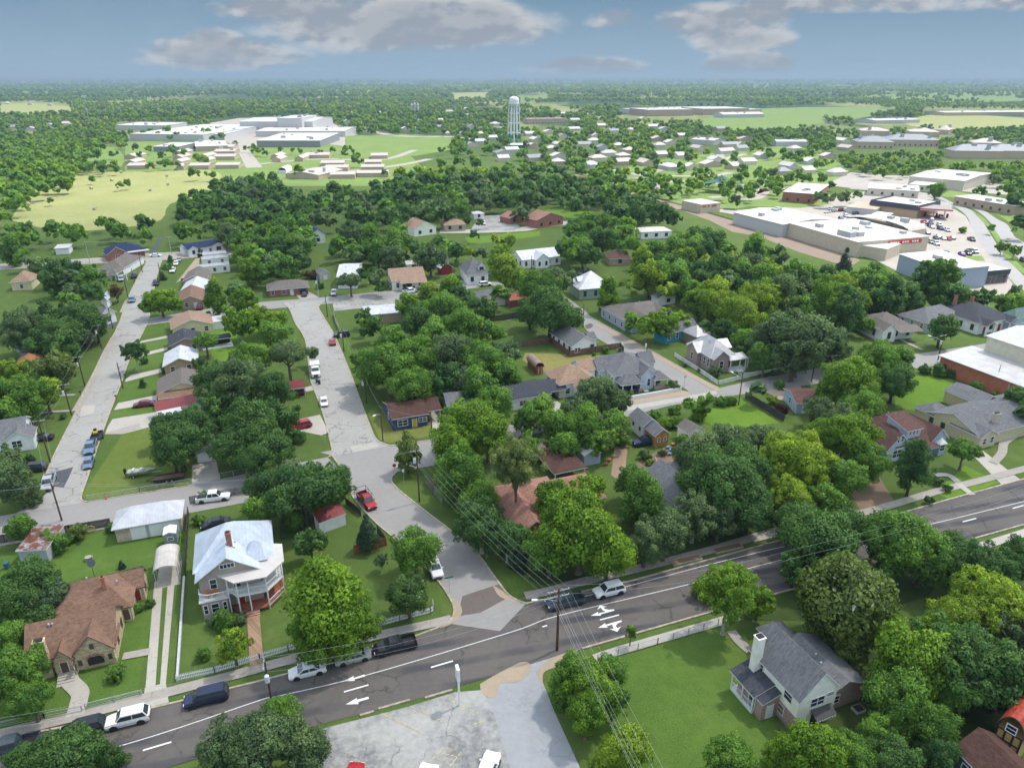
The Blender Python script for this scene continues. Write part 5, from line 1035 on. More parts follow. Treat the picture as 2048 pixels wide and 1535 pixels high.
V('pickup','black',790,1292,MAIN,'black pickup with chrome side steps near the street corner', group='vehicles along the main road kerb')
V('pickup','slate',1130,1203,MAIN,'slate grey pickup behind the utility pole at the kerb', group='vehicles along the main road kerb')
V('suv','white',1218,1181,MAIN,'white suv half hidden by the large green tree at the kerb', group='vehicles along the main road kerb')
V('suv','white',870,1136,(.35,1),'white suv parked under the round tree on the curving street')
v2 = V('pickup','red',734,1002,(.8,1),'red pickup with black ladder rack driving down the curving street')
mb = MB()
for x in (-2.6,-1.2,.2):
    mb.tube((x,-.85,1.1),(x,-.85,2.2),.035,.035,5); mb.tube((x,.85,1.1),(x,.85,2.2),.035,.035,5); mb.tube((x,-.85,2.2),(x,.85,2.2),.035,.035,5)
for y in (-.85,.85): mb.tube((-2.7,y,2.2),(1.3,y,2.2),.035,.035,5)
mb.build('ladder_rack', BLACK, v2)
V('truck','white',631,744,(.12,1),'white box-bodied work truck at the kerb of the cracked street')
V('sedan','white',648,803,(.1,1),'white sedan parked on the left of the cracked street')
V('sedan','red',665,684,(-.1,-1),'red sedan parked on the far right of the cracked street')
V('suv','black',683,670,(-1,.1),'black suv nosing out of the drive beside the cracked street')
V('suv','red',601,852,(-1,.22),'red suv on the pale drive above the corner lawn')
V('suv','dark red',590,787,(-1,.18),'dark red suv under the faded red carport')
V('pickup','steel blue',181,895,(-.3,1),'steel blue pickup pulling a mower trailer on the left street')
V('hatch','steel blue',177,926,(-.25,1),'steel blue hatchback parked just in front of the mower-towing pickup')
V('pickup','silver',97,966,(-.3,1),'silver pickup parked on the dark asphalt patch')
V('suv','black',66,937,(-1,.1),'black suv on the short drive left of the street corner')
V('sedan','black',82,876,(-1,.1),'black sedan on the grass beside the white house at the left edge')
V('sedan','dark red',288,808,(-1,.12),'dark red sedan on the drive below the yellow-gabled house')
V('pickup','white',427,995,(1,-.12),'white pickup on the cross street beside the board fence')
V('sedan','black',431,1046,(-1,.2),'black sedan parked on grass behind the two-storey porch house')
V('suv','steel blue',264,600,(-.25,1),'steel blue suv parked far up the left street')
V('pickup','black',312,566,(-.2,1),'black truck parked across from the house by the sandy yard')
for px, py, c, k, lb in ((345,541,'white','pickup','white pickup nearest in the sandy yard'),(352,527,'white','hatch','white hatchback in the middle of the sandy yard'),(358,519,'silver','sedan','silver sedan farthest in the sandy yard'),(243,558,'silver','minivan','silver minivan beside the grey-roofed corner house'),(268,552,'black','suv','black suv on the lawn edge of the grey-roofed corner house'),(400,614,'dark red','suv','dark red suv before the tan house beyond the side street'),(668,586,'silver','pickup','silver pickup on the sandy drive by the T-junction'),(609,588,'black','sedan','black sedan on the drive of the brick ranch house'),(783,571,'steel blue','hatch','steel blue hatchback left of the orange-tan-roofed house'),(967,447,'white','suv','white suv in the far parking court'),(566,542,'slate','sedan','slate sedan on the lawn behind the brick ranch house'),(578,541,'blue','sedan','blue sedan on the lawn behind the brick ranch house'),(1160,545,'grey','sedan','grey car on the side road beyond the white pyramid roof')):
    V(k, c, px, py, (-.3,1) if px < 700 else (.3,1), lb, far_=True)
V('pickup','white',821,583,(1,-.15),'white pickup across from the orange-tan-roofed house', far_=True)
V('suv','white',970,569,(1,-.1),'white suv on the curving street before the dormer-roofed house', far_=True)
V('sedan','white',311,511,(1,-.05),'white car crossing the junction at the top of the left street', far_=True)
V('pickup','navy',1292,884,(-1,.12),'dark blue pickup parked before the log-front garage')
V('sedan','white',1082,906,(-1,.1),'white car tucked beside the rust-brown carport')
V('truck','white',842,1592,(.35,-1),'white box truck cut off by the bottom edge of the car park')
V('pickup','white',972,1550,(.35,-1),'white pickup at the bottom of the car park')
V('suv','red',703,1566,(.3,-1),'red car just showing at the bottom of the car park')
V('pickup','white',1897,726,(1,-.1),'white pickup beside the brick warehouse wall', far_=True)
# shop car park: each car read off the photo
g1 = 'cars in the shop car park'
cp = [(1663,418,'white','van A'),(1655,424,'white','sedan'),(1669,422,'silver','hatch'),(1683,421,'dark red','suv'),(1695,421,'white','suv'),(1711,427,'slate','suv'),(1731,420,'teal','pickup'),(1682,436,'blue','sedan'),(1692,432,'white','suv'),(1862,419,'white','hatch'),(1882,434,'white','suv'),(1863,438,'silver','sedan'),
(1829,447,'silver','sedan'),(1838,449,'red','sedan'),(1848,445,'red','pickup'),(1845,450,'blue','sedan'),(1862,446,'grey','hatch'),(1860,451,'blue','suv'),(1864,454,'silver','sedan'),(1879,450,'white','suv'),(1880,457,'black','suv'),(1894,460,'white','pickup'),
(1826,458,'slate','suv'),(1839,462,'black','suv'),(1855,466,'slate','sedan'),(1877,473,'white','sedan'),(1872,476,'slate','hatch'),(1887,477,'silver','sedan'),(1897,478,'red','hatch'),(1905,476,'grey','sedan'),(1862,484,'silver','suv'),(1872,487,'white','pickup'),(1943,479,'slate','pickup'),
(1924,508,'purple','sedan'),(1936,507,'black','suv'),(1942,503,'grey','pickup'),(1950,503,'white','suv'),(1893,508,'blue','suv'),(2048,521,'slate','suv')]
cnt = {}
for i, (px, py, c, k) in enumerate(cp):
    k = 'suv' if k.startswith('van') else k; cnt.setdefault((c, k), []).append(i)
ordw = ['leftmost', 'second', 'third', 'fourth', 'fifth', 'sixth', 'seventh']
for i, (px, py, c, k) in enumerate(cp):
    k = 'suv' if k.startswith('van') else k; L_ = sorted(cnt[(c, k)], key=lambda j: cp[j][0]); n_ = L_.index(i)
    kn = {'hatch':'hatchback','pickup':'pickup'}.get(k, k)
    lb = f'{c} {kn} in the sunlit shop car park' if len(L_) == 1 else (f'leftmost {c} {kn} in the sunlit shop car park' if n_ == 0 else f'{ordw[n_]} {c} {kn} from the left in the sunlit shop car park')
    V(k, c, px, py, (.8,.42) if py > 430 else (1,-.15), lb, far_=True, group=g1)
for px, py, c, k, lb in ((1873,401,'silver','sedan','silver car on the far road behind the fuel canopy'),(2012,412,'black','sedan','black car outside the long tan office building'),(1529,381,'red','pickup','red pickup in the park lane'),(1900,416,'white','sedan','white car at the left end of the fuel canopy'),(1605,395,'white','suv','white suv before the long brick shop'),(1619,397,'black','sedan','black car right of the white suv before the brick shop'),(1560,380,'white','truck','white truck at the left end of the brick shop')):
    V(k, c, px, py, (1,-.1), lb, far_=True)
# trailers and boat
def wheelset(root, xs, y, r=.33):
    for x in xs:
        for sg in (-1,1):
            mb = MB(); mb.tube((x,sg*y-.1,r),(x,sg*y+.1,r),r,r,14); t = mb.build('wheel', RUBBER, root); mb = MB(); mb.tube((x,sg*y-.12,r),(x,sg*y+.12,r),r*.5,r*.5,10); mb.build('rim', CHROME, t)
def heading(px, py, dx, dy): 
    p, q = P(px,py), P(px+dx,py+dy); return p, math.atan2(q.y-p.y, q.x-p.x)
p, rz = heading(283, 950, 20, -2); rt = empty('boat_trailer', p, rz); tag(rt, 'camouflage fishing boat on a small trailer parked on the dry lawn', 'boat')
mb = MB(); S = [(-2.4,.75,.6,.85,.9,.85,1.15),(-.5,.8,.55,.92,.9,.95,1.15),(1.2,.6,.6,.75,.95,.82,1.2),(2.2,.25,.75,.35,1.0,.4,1.25),(2.75,.03,1.0,.04,1.1,.05,1.3)]; loftbox(mb, S, 0); mb.build('hull', plain('camouflage_green',(.20,.22,.13), var=.5, scale=2.5), rt)
mb = MB(); mb.box(-2.2,.6,-.62,.62,1.15,1.2); mb.box(-1.4,-1.0,-.5,.5,1.2,1.5,1); mb.box(0,.4,-.4,.4,1.2,1.5,1); mb.build('deck', [plain('boat_deck_grey',(.35,.36,.34)), plain('boat_seat',(.5,.5,.48))], rt)
mb = MB(); mb.box(-2.9,-2.5,-.2,.2,.7,1.75); mb.box(-2.8,-2.6,-.06,.06,.2,.8); mb.build('outboard_motor', BLACK, rt)
mb = MB(); mb.box(-2,3.6,-.06,.06,.42,.5); mb.box(-1.2,-1.1,-1,1,.42,.5); mb.build('trailer_frame', STEEL, rt); wheelset(rt, (-1.1,), 1.05)
def flat_trailer(px, py, dx, dy, label, L=2.7, col=plain('rusty_deck_boards',(.16,.09,.06),var=.35)):
    p, rz = heading(px, py, dx, dy); rt = empty('flatbed_trailer', p, rz); tag(rt, label, 'trailer')
    mb = MB(); mb.box(-L,L,-1,1,.55,.65); mb.build('deck', col, rt)
    mb = MB()
    for y in (-1.02,.98): mb.box(-L,L,y,y+.05,.5,.9)
    mb.box(-L,-L+.05,-1,1,.65,1.0); mb.beam((L,-.7,.5),(L+1.3,0,.5),.1,.1); mb.beam((L,.7,.5),(L+1.3,0,.5),.1,.1); mb.build('frame', plain('dark_steel',(.03,.03,.03)), rt); wheelset(rt, (-.5,.4), 1.12, .36); return rt
flat_trailer(340, 959, -20, 3, 'rust-brown flatbed trailer with twin axles beside the fishing boat')
t_ = flat_trailer(195, 876, -5, 20, 'low black mower trailer behind the steel blue pickup', 1.7, BLACK)
p, rz = heading(193, 873, -5, 20); p.z = .65; rt = empty('ride_on_mower', p, rz); tag(rt, 'yellow ride-on mower carried on the black trailer', 'mower'); mb = MB(); mb.box(-.7,.6,-.4,.4,.3,.7); mb.box(-.5,0,-.3,.3,.7,1.15,1); mb.build('body', [plain('mower_yellow',(.6,.42,.02)), BLACK], rt)
wheelset(rt, (-.5,.5), .5, .25)
# ------------------------------------------------------------------ the sunlit commercial and park quarter, and the country beyond
surf('concrete_yard', [(1560,400),(1640,392),(1760,380),(1850,392),(1905,408),(1905,416),(1931,432),(1943,453),(1953,474),(1972,504),(1994,530),(2030,572),(2000,600),(1930,590),(1800,545),(1720,505),(1620,462),(1540,430)], Z['drive'], BRIGHT)
rd = pave('grey_highway', (.30,.29,.28), (.24,.235,.23), crack=.2, patch=.4)
surf('road', smooth([(1700,378),(1800,386),(1870,396),(1906,412),(1931,430),(1943,453),(1953,474),(1972,504),(1994,530),(2048,588),(2120,660)]) + smooth([(2170,640),(2090,590),(2036,540),(2012,513),(1994,489),(1973,455),(1963,438),(1945,422),(1907,406),(1870,390),(1800,380),(1700,373)]), Z['road'], rd)
surf('road', smooth([(1907,408),(1950,420),(1979,444),(2000,477),(2040,520),(2120,590)]) + smooth([(2160,560),(2048,485),(2030,474),(2015,450),(1994,438),(1957,415),(1912,401)]), Z['road2'], rd)
surf('verge', [(1912,398),(1960,411),(2000,432),(2020,446),(2100,470),(2100,430),(2040,418),(1960,404)], Z['dirt'], PARKG)
surf('verge', [(1880,392),(1925,398),(1975,404),(1960,392),(1900,380)], Z['dirt'], PARKG)
surf('verge', smooth([(1945,424),(1965,434),(1982,452),(2000,476),(1996,486),(1976,456),(1962,440),(1945,424)]), Z['mark'], PARKG)
surf('verge', [(2004,505),(2020,512),(2060,548),(2045,548),(2010,516)], Z['mark'], PARKG)
surf('verge', [(1925,513),(1963,511),(1970,522),(1935,522)], Z['road'], PARKG)
surf('park_lawn', [(1160,350),(1230,340),(1330,318),(1480,300),(1560,292),(1640,300),(1700,340),(1640,390),(1560,400),(1470,418),(1368,412),(1284,386),(1230,372)], Z['yard'], PARKG)
surf('park_lawn', [(1500,395),(1590,388),(1665,408),(1600,416),(1480,412)], Z['drive'], PARKG)
surf('railway_bed', [(1150,348),(1200,362),(1264,384),(1368,413),(1520,458),(1640,492),(1720,520),(1700,535),(1600,505),(1520,474),(1465,464),(1419,441),(1368,423),(1284,397),(1200,370),(1140,352)], Z['dirt'], GRAVEL)
for off in (0, 1.5):
    ps = [P(x, y) + Vector((-.55*off, -.85*off, 0)) for x, y in ((1150,346),(1200,360),(1264,382),(1368,411),(1520,455),(1640,488),(1740,517))]
    mb = MB()
    for a, b in zip(ps[:-1], ps[1:]): mb.beam((a.x,a.y,.12),(b.x,b.y,.12),.12,.16)
    o = mb.build('rail', plain('rail_steel',(.12,.08,.06))); o['kind'] = 'structure'
for q in ([(1260,358),(1330,352),(1420,352),(1460,345)],[(1300,345),(1360,332),(1420,330),(1450,318),(1490,308)],[(1270,374),(1360,362),(1450,368),(1560,372),(1640,380)],[(1420,395),(1500,388),(1530,378),(1515,395),(1480,400)],[(1180,335),(1240,342),(1290,352)],[(1460,330),(1440,310),(1460,296),(1478,282),(1470,272)]): strip('park_path', q, 7, Z['drive'], BRIGHT)
surf('park_court', [(1240,372),(1330,366),(1345,374),(1290,382),(1245,378)], Z['dirt'], BRIGHT)
surf('concrete_yard', [(1375,415),(1470,420),(1600,416),(1600,446),(1530,440),(1440,424)], Z['dirt'], BRIGHT)
surf('concrete_yard', [(1700,345),(1860,355),(2048,372),(2048,392),(1860,378),(1700,376),(1650,370)], Z['dirt'], BRIGHT)
surf('hay_field', smooth([(20,440),(60,392),(160,347),(240,344),(330,342),(425,341),(445,362),(420,388),(340,408),(322,440),(240,456),(120,462),(20,440)],3), Z['dirt'], HAY)
surf('meadow', [(141,326),(150,300),(232,291),(252,318),(242,334),(190,332)], Z['dirt'], PARKG)
surf('meadow', [(250,285),(470,275),(800,290),(840,330),(800,372),(560,372),(420,362),(250,345)], Z['yard'], PARKG)
surf('road', smooth([(452,246),(462,270),(470,290),(492,336)],4) + [(525,335),(498,300),(478,272),(470,246)], Z['road'], BRIGHT)
surf('concrete_yard', [(420,246),(480,236),(640,236),(700,262),(745,284),(690,292),(600,282),(500,296),(470,292),(425,270)], Z['dirt'], BRIGHT)
strip('road', [(600,344),(700,342),(800,330),(860,318)], 8, Z['drive'], BRIGHT); strip('road', [(500,330),(640,318),(760,320),(830,300)], 8, Z['drive'], BRIGHT)
surf('meadow', [(690,272),(800,268),(905,272),(900,300),(830,312),(760,310),(690,296)], Z['dirt'], PARKG)
strip('road', [(690,254),(745,263),(800,272),(900,274),(960,280)], 14, Z['drive'], BRIGHT)
surf('meadow', [(1400,250),(1430,222),(1550,216),(1640,232),(1650,246),(1560,262),(1460,262)], Z['dirt'], PARKG)
surf('meadow', [(1510,218),(1620,214),(1740,214),(1800,222),(1700,240),(1600,238)], Z['yard'], PARKG)
surf('meadow', [(1720,192),(1850,184),(2100,186),(2100,200),(1900,206),(1780,200)], Z['yard'], PARKG)
surf('meadow', [(1800,240),(1870,228),(1960,230),(2100,240),(2100,256),(1900,262),(1820,252)], Z['yard'], HAY)
surf('meadow', [(1090,262),(1160,256),(1210,256),(1200,264),(1100,268)], Z['yard'], PARKG)
surf('meadow', [(0,208),(60,206),(150,214),(140,226),(0,232)], Z['yard'], HAY)
surf('meadow', [(1035,192),(1095,190),(1095,200),(1040,202)], Z['yard'], PARKG); surf('meadow', [(900,186),(980,184),(975,198),(905,198)], Z['yard'], HAY)
surf('meadow', [(265,178),(330,176),(330,182),(270,184)], Z['yard'], HAY); surf('meadow', [(540,180),(760,178),(760,184),(560,186)], Z['yard'], HAY); surf('meadow', [(1900,160),(2100,158),(2100,164),(1920,166)], Z['yard'], PARKG)
lawn([(398,662),(520,648),(560,655),(530,725),(430,722)], LAWNB); lawn([(668,638),(682,650),(700,690),(720,745),(705,745),(690,700)], LAWN); lawn([(570,610),(590,650),(600,690),(560,660)], LAWN)
lawn([(1030,444),(1100,418),(1160,412),(1180,436),(1100,450)], LAWNB); lawn([(930,475),(1080,462),(1080,472),(940,490)], LAWNB)
surf('parking_bays', [(665,604),(822,595),(835,606),(668,622)], Z['drive'], LOT)
for i in range(9): stripe([(676+i*17, 604-i*.9),(682+i*17, 613-i*.9)], .2, PAINTY)
surf('parking_court', [(962,432),(1000,430),(1040,452),(1030,460),(940,462),(950,446)], Z['drive'], LOT)
# shops and sheds
WT = W_TAN; PB_ = plain('pale_block_wall',(.55,.50,.42)); WW = plain('white_metal_wall',(.46,.46,.46)); MRG = plain('flat_grey_roof',(.45,.44,.43)); MRT = plain('low_tan_roof',(.42,.36,.32)); MRS = plain('slate_grey_roof',(.20,.21,.23)); TANW = plain('tan_render',(.42,.34,.25))
far('wide light-grey metal warehouse beside the railway', (1466,424), (1566,449), (1672,438), 6, 1.2, WW, MEMG, 'gu', 'grey warehouse by the railway', wn=False, name='warehouse', cat='warehouse')
h = House('supermarket', 'large tan supermarket with broad white flat roof', 'shop', (1596,449), (1716,482), 6.5, short='white-roofed supermarket')
h.block([(1596,449),(1716,484),(1858,472),(1700,437)], 6.5, 'flat', 0, WT, MEMB, ov=.1); a_ = h.b[0][0]
h.part('rooftop_unit', [STEEL], lambda mb: mb.box(a_[0]+30,a_[0]+36,a_[2]+8,a_[2]+11,6.5,8.3)); h.part('rooftop_unit', [STEEL], lambda mb: mb.box(a_[0]+12,a_[0]+16,a_[2]+30,a_[2]+33,6.5,8)); h.part('rooftop_unit', [STEEL], lambda mb: mb.box(a_[1]-16,a_[1]-8,a_[2]+3,a_[2]+6,6.5,8.6))
h.part('fascia_sign', [plain('shop_sign_red',(.5,.04,.03)), WHITE], lambda mb: (mb.box(a_[1]+.02,a_[1]+.3,a_[2]+16,a_[2]+34,4.2,5.8), [mb.box(a_[1]+.3,a_[1]+.36,a_[2]+17+k*1.3,a_[2]+17.9+k*1.3,4.6,5.4,1) for k in range(12) if k not in (4,8)])); h.done()
far('lower white-roofed store room joined to the supermarket corner', (1716,489), (1768,497), (1802,487), 5, .1, WT, MEMB, 'flat', None, wn=False, name='store_room', cat='building', ov=.05)
far('white-roofed steel building with blue-grey side behind the dark trees', (1797,507), (1890,540), (1930,520), 7, .9, plain('blue_grey_metal',(.30,.35,.42)), MEMB, 'sN', 'blue-grey steel building', wn=False, name='steel_building', cat='building')
h = House('glass_front_shop', 'low shop with dark fascia and a row of front windows above the trees', 'shop', (1940,545), (1986,541), 5, short='glass-fronted shop')
h.block([(1900,549),(1986,541),(1975,526)], 5, 'flat', 0, BRKP, MEMG, TRIMD, ov=.05); a_ = h.b[0][0]
h.part('fascia', [plain('dark_fascia',(.04,.05,.06))], lambda mb: mb.box(a_[0]+(a_[1]-a_[0])*.42,a_[1]+.1,a_[2]-.2,a_[2]-.01,3.3,5.1))
for k in range(6): h.part('window', [GLASS], lambda mb: mb.box(a_[0]+(a_[1]-a_[0])*(.47+.085*k),a_[0]+(a_[1]-a_[0])*(.54+.085*k),a_[2]-.12,a_[2]-.01,.4,3.1))
h.done()
h = House('curved_shed', 'pale building with striped louvred roof and curved back wall by the car park', 'building', (1718,440), (1816,458), 4.5, short='striped-roof building')
h.block([(1700,437),(1818,462),(1818,450)], 4.5, 'arc', 3.0, WT, seam('louvred_roof',(.50,.46,.42),'X',3.0,dark=.35,metal=0), ov=.1); h.done()
h = House('fuel_canopy', 'fuel station canopy with red edge over the pumps', 'canopy', (1841,415), (1906,419), 5.5, short='red-edged fuel canopy')
h.block([(1841,416),(1906,420),(1899,411)], 5.5, 'flat', 0, WT, plain('canopy_top',(.25,.22,.21)), plain('canopy_red',(.50,.035,.03)), nowall=True, ov=.3); a_ = h.b[0][0]; h.part('canopy_edge', [plain('canopy_red',(.5,.035,.03)), WHITE], lambda mb: (mb.box(a_[0]-.4,a_[1]+.4,a_[2]-.42,a_[2]-.32,4.6,5.5), mb.box(a_[0]-.4,a_[1]+.4,a_[2]-.44,a_[2]-.42,4.6,4.8,1)))
for t_ in (.12,.5,.85):
    x = a_[0]+(a_[1]-a_[0])*t_; h.part('column', [WHITE], lambda mb: mb.box(x-.3,x+.3,(a_[2]+a_[3])/2-.3,(a_[2]+a_[3])/2+.3,0,5.4)); h.part('fuel_pump', [plain('pump_dark',(.08,.02,.02))], lambda mb: mb.box(x+1,x+2,(a_[2]+a_[3])/2-.4,(a_[2]+a_[3])/2+.4,0,2.2))
h.done()
far('brown-walled restaurant with dark mansard roof and white flat top', (1742,402), (1836,414), (1832,398), 6, .1, plain('ochre_brown_wall',(.42,.30,.19)), plain('mansard_top',(.45,.43,.41)), 'flat', 'dark mansard restaurant', wn=False, name='restaurant', cat='restaurant', ov=.05)
h = House('mansard', 'dark sloping mansard band around the restaurant roof', 'roof', (1742,402), (1836,414), 6); h.root.name = 'mansard_band'; a_ = None
q0 = h.loc(1742,402,6); q1 = h.loc(1836,414,6); q2 = h.loc(1832,398,6); u0_, u1_, v0_, v1_ = q0[0], q1[0], min(q0[1], q1[1]), q2[1]
h.part('band', [plain('dark_mansard',(.045,.05,.065))], lambda mb: (mb.face([(u0_-.6,v0_-.6,4.2),(u1_+.6,v0_-.6,4.2),(u1_,v0_-.05,6.8),(u0_,v0_-.05,6.8)]), mb.face([(u1_+.6,v0_-.6,4.2),(u1_+.6,v1_,4.2),(u1_+.05,v1_,6.8),(u1_+.05,v0_,6.8)]), mb.face([(u0_-.6,v1_,4.2),(u0_-.6,v0_-.6,4.2),(u0_-.05,v0_,6.8),(u0_-.05,v1_,6.8)]), mb.box(u0_,u1_,v0_-.04,v0_+.1,6.0,6.8)))
far('long tan brick office with grey roof beyond the highway', (1908,392), (2030,412), (2032,402), 5, .3, BRKT, MRG, 'sN', 'long tan office', name='office', cat='office building')
far('small red kiosk with arched white roof in the shop car park', (1743,428), (1774,432), (1778,427), 3.4, .4, plain('kiosk_red',(.45,.05,.04)), WHITE, 'sN', 'red kiosk', wn=False, name='kiosk', cat='kiosk')
far('low shed with rust-streaked flat roof in front of the restaurant', (1692,413), (1752,419), (1754,408), 3.5, .3, WW, pave('rust_streaked_roof',(.42,.30,.2),(.5,.46,.42),crack=0), 'sN', 'rust-streaked shed roof', wn=False, name='shed', cat='shed')
far('long red brick shop with white parapet roof facing the park', (1565,383), (1632,388), (1640,368), 6, .1, BRK, MEMG, 'flat', 'long brick shop', name='shop', cat='shop')
far('grey-roofed strip of shops with blue awnings beyond the restaurant', (1735,376), (1836,382), (1838,372), 4.5, .3, PB_, MEMG, 'sN', 'grey-roofed shop strip', name='shop', cat='shop')
far('very large white-roofed hall at the right beyond the shop strip', (1818,352), (1930,362), (1985,346), 6.5, 1.0, PB_, MEMB, 'gu', 'large white-roofed hall', wn=False, name='hall', cat='hall')
far('small flat-roofed shop in front of the large white hall', (1818,368), (1868,372), (1886,366), 4, .1, PB_, MEMG, 'flat', None, name='shop', cat='shop')
h = House('corner_store', 'small cream store with red lettering beside the railway', 'shop', (1375,402), (1403,408), 5, short='cream store with red lettering')
h.block([(1375,402),(1403,409),(1430,404),(1402,397)], 5, 'flat', 0, WT, MEMG, ov=.05); a_ = h.b[0][0]
h.part('lettering', [plain('letter_red',(.5,.03,.03))], lambda mb: [mb.box(a_[1]+.02,a_[1]+.1,a_[2]+1+k*1.3,a_[2]+1.9+k*1.3,3.2,4.3) for k in (0,1,3,5,6,7) if a_[2]+2+k*1.3 < a_[3]]); h.done()
# grey slate apartments and tan ones
for i, (x0, x1, yb, d, lb) in enumerate(((1715,1775,291,16,'leftmost slate-roofed apartment block beyond the woods'),(1775,1860,287,16,'right-hand slate-roofed apartment block beyond the woods'),(1908,1985,309,22,'slate-roofed home with brick chimneys at the right edge of town'),(1985,2070,309,16,'slate roof running off the right edge above the white hall'))):
    far(lb, (x0, yb-8), (x1, yb-7), (x1+1, yb-11), 7, 5, TANW, MRS, 'hip', lb if i == 2 else None, name='apartment_block', cat='apartment block', wn=i < 2)
for i, (x0, x1, yb, lb) in enumerate(((1722,1772,268,'leftmost tan-roofed house on the ridge'),(1820,1870,270,'middle tan-roofed house on the ridge'),(1872,1898,266,'right tan-roofed house on the ridge'),(1948,1992,292,'tan-roofed house right of the slate apartments'))): far(lb, (x0,yb-7), (x1,yb-6), (x1+1,yb-9), 6, 4, TANW, MRT, 'hip', name='house', wn=False)
far('long open-sided stable with white roof at the far right', (1890,225), (2030,224), (2030,221), 6, 1.5, TANW, MEMB, 'gu', 'long stable', wn=False, name='stable', cat='stable')
far('small white-roofed barn left of the long stable', (1753,241), (1795,240), (1795,236), 5, 1.5, WW, MEMB, 'gu', None, wn=False, name='barn', cat='barn')
far('long white fabric-roofed sports hall beside the school', (1447,229), (1508,228), (1508,226), 6, 3, WW, MEMB, 'gu', 'white sports hall', wn=False, name='sports_hall', cat='sports hall')
h = House('school', 'large brick and white school complex far beyond the park', 'school', (1290,224), (1440,222), 9, short='far school')
h.block([(1290,219),(1345,219),(1345,215)], 12, 'flat', 0, BRKT, MEMG, ov=.1); h.block([(1345,219),(1420,218),(1420,215)], 9, 'sN', 2, TANW, MEMG, ov=.1); h.block([(1400,217),(1450,217),(1450,213)], 12, 'flat', 0, BRKT, MEMG, ov=.1); h.block([(1268,219),(1292,219),(1292,216)], 9, 'flat', 0, WW, MEMG, ov=.1); h.block([(1450,219),(1488,219),(1488,216)], 8, 'flat', 0, TANW, MEMG, ov=.1); h.done()
far('two-storey tan civic building left of the school', (1057,238), (1120,237), (1120,235), 8, .3, TANW, plain('brown_roof',(.30,.2,.14)), 'flat', None, wn=True, name='civic_building', cat='building')
far('long green-walled pavilion with grey roof near the school fields', (1553,283), (1605,283), (1606,281), 5, 1.5, WW, MRG, 'gu', None, wn=False, name='pavilion', cat='pavilion')
far('white metal-roofed building in the far park trees', (1382,278), (1428,281), (1430,277), 5, 1.5, WW, MEMB, 'gu', 'white park building', wn=False, name='building', cat='building')
# housing rows on the far meadow
rows = {'nearest':[(252,297,336),(351,367,337),(376,417,336),(429,477,335),(659,710,354),(712,777,351)],'second':[(426,469,318),(649,696,340),(721,768,339)],'third':[(426,469,308),(640,688,331),(729,763,329)],'farthest':[(425,466,299),(608,658,315),(741,775,316)]}
for rn, L_ in rows.items():
    for i, (x0, x1, yb) in enumerate(L_):
        w_ = ['leftmost','second','third','fourth','fifth','sixth'][i]; far(f'{w_} low tan apartment row from the left in the {rn} line on the far meadow', (x0, yb-5), (x1, yb-5.5), (x1+1, yb-10), 3.2, 1.3, TANW, MRT, 'gu', wn=False, name='apartment_row', cat='apartment row', group='low apartment rows on the far meadow')
for i, (x, y) in enumerate(((543,322),(540,316),(588,320),(252,328),(252,316),(345,327),(346,318),(347,309),(396,325),(397,316))): far(f'{["first","second","third","fourth","fifth","sixth","seventh","eighth","ninth","tenth"][i]} small tan gabled cottage among the apartment rows, counted in reading order of position', (x, y-4), (x+18, y-4), (x+19, y-9), 3, 1.8, TANW, MRT, 'gv', wn=False, name='cottage', cat='cottage', group='tan gabled cottages among the apartment rows')
far('tan gabled hall with long roof beside the lone round tree on the meadow', (612,349), (637,350), (622,336), 3.4, 2, TANW, MRT, 'gv', None, wn=False, name='hall', cat='hall')
far('small white arched greenhouse on the far meadow', (556,341), (572,341), (572,336), 2, 2.4, WHITE, WHITE, 'arc', None, wn=False, name='greenhouse', cat='greenhouse', ov=.02)
far('long dark-fronted school wing with grey roof on the far left', (305,293), (358,293), (358,286), 5, .4, MRS, MEMG, 'sN', None, wn=False, name='school_wing', cat='building')
far('grey-roofed hall with tan side right of the dark-fronted wing', (390,293), (452,291), (450,281), 5, 2, TANW, MEMG, 'hip', None, wn=False, name='hall', cat='hall')
far('huge lavender-white metal roof of the left factory', (322,268), (406,269), (408,250), 8, 1, WW, MEMG, 'sN', 'left factory roof', wn=False, name='factory', cat='factory')
far('smaller pale roof left of the huge left factory roof', (232,250), (330,251), (330,246), 7, 1, WW, MEMG, 'sN', None, wn=False, name='factory', cat='factory')
far('small pale roof between the left factory and the diagonal street', (420,268), (448,268), (446,254), 7, 1, WW, MEMG, 'sN', None, wn=False, name='factory', cat='factory')
far('tall white factory hall with wide blank wall', (478,243), (625,243), (628,234), 15, 2, WW, WW, 'gu', 'tall white factory', wn=False, name='factory', cat='factory')
far('taller white penthouse rising behind the blank factory wall', (553,236), (603,236), (600,230), 20, 1, WW, WW, 'flat', None, wn=False, name='factory_tower', cat='factory')
far('long low white factory wing in front of the tall hall', (510,262), (690,262), (690,254), 7, 1.4, WW, MEMB, 'gu', None, wn=False, name='factory_wing', cat='factory')
far('dark-fronted white factory shed nearest the meadow', (512,281), (640,281), (640,268), 7, 1.4, plain('dark_grey_wall',(.22,.23,.25)), MEMB, 'sN', None, wn=False, name='factory_shed', cat='factory')  # walls a darker, slightly bluer grey than the other factory buildings
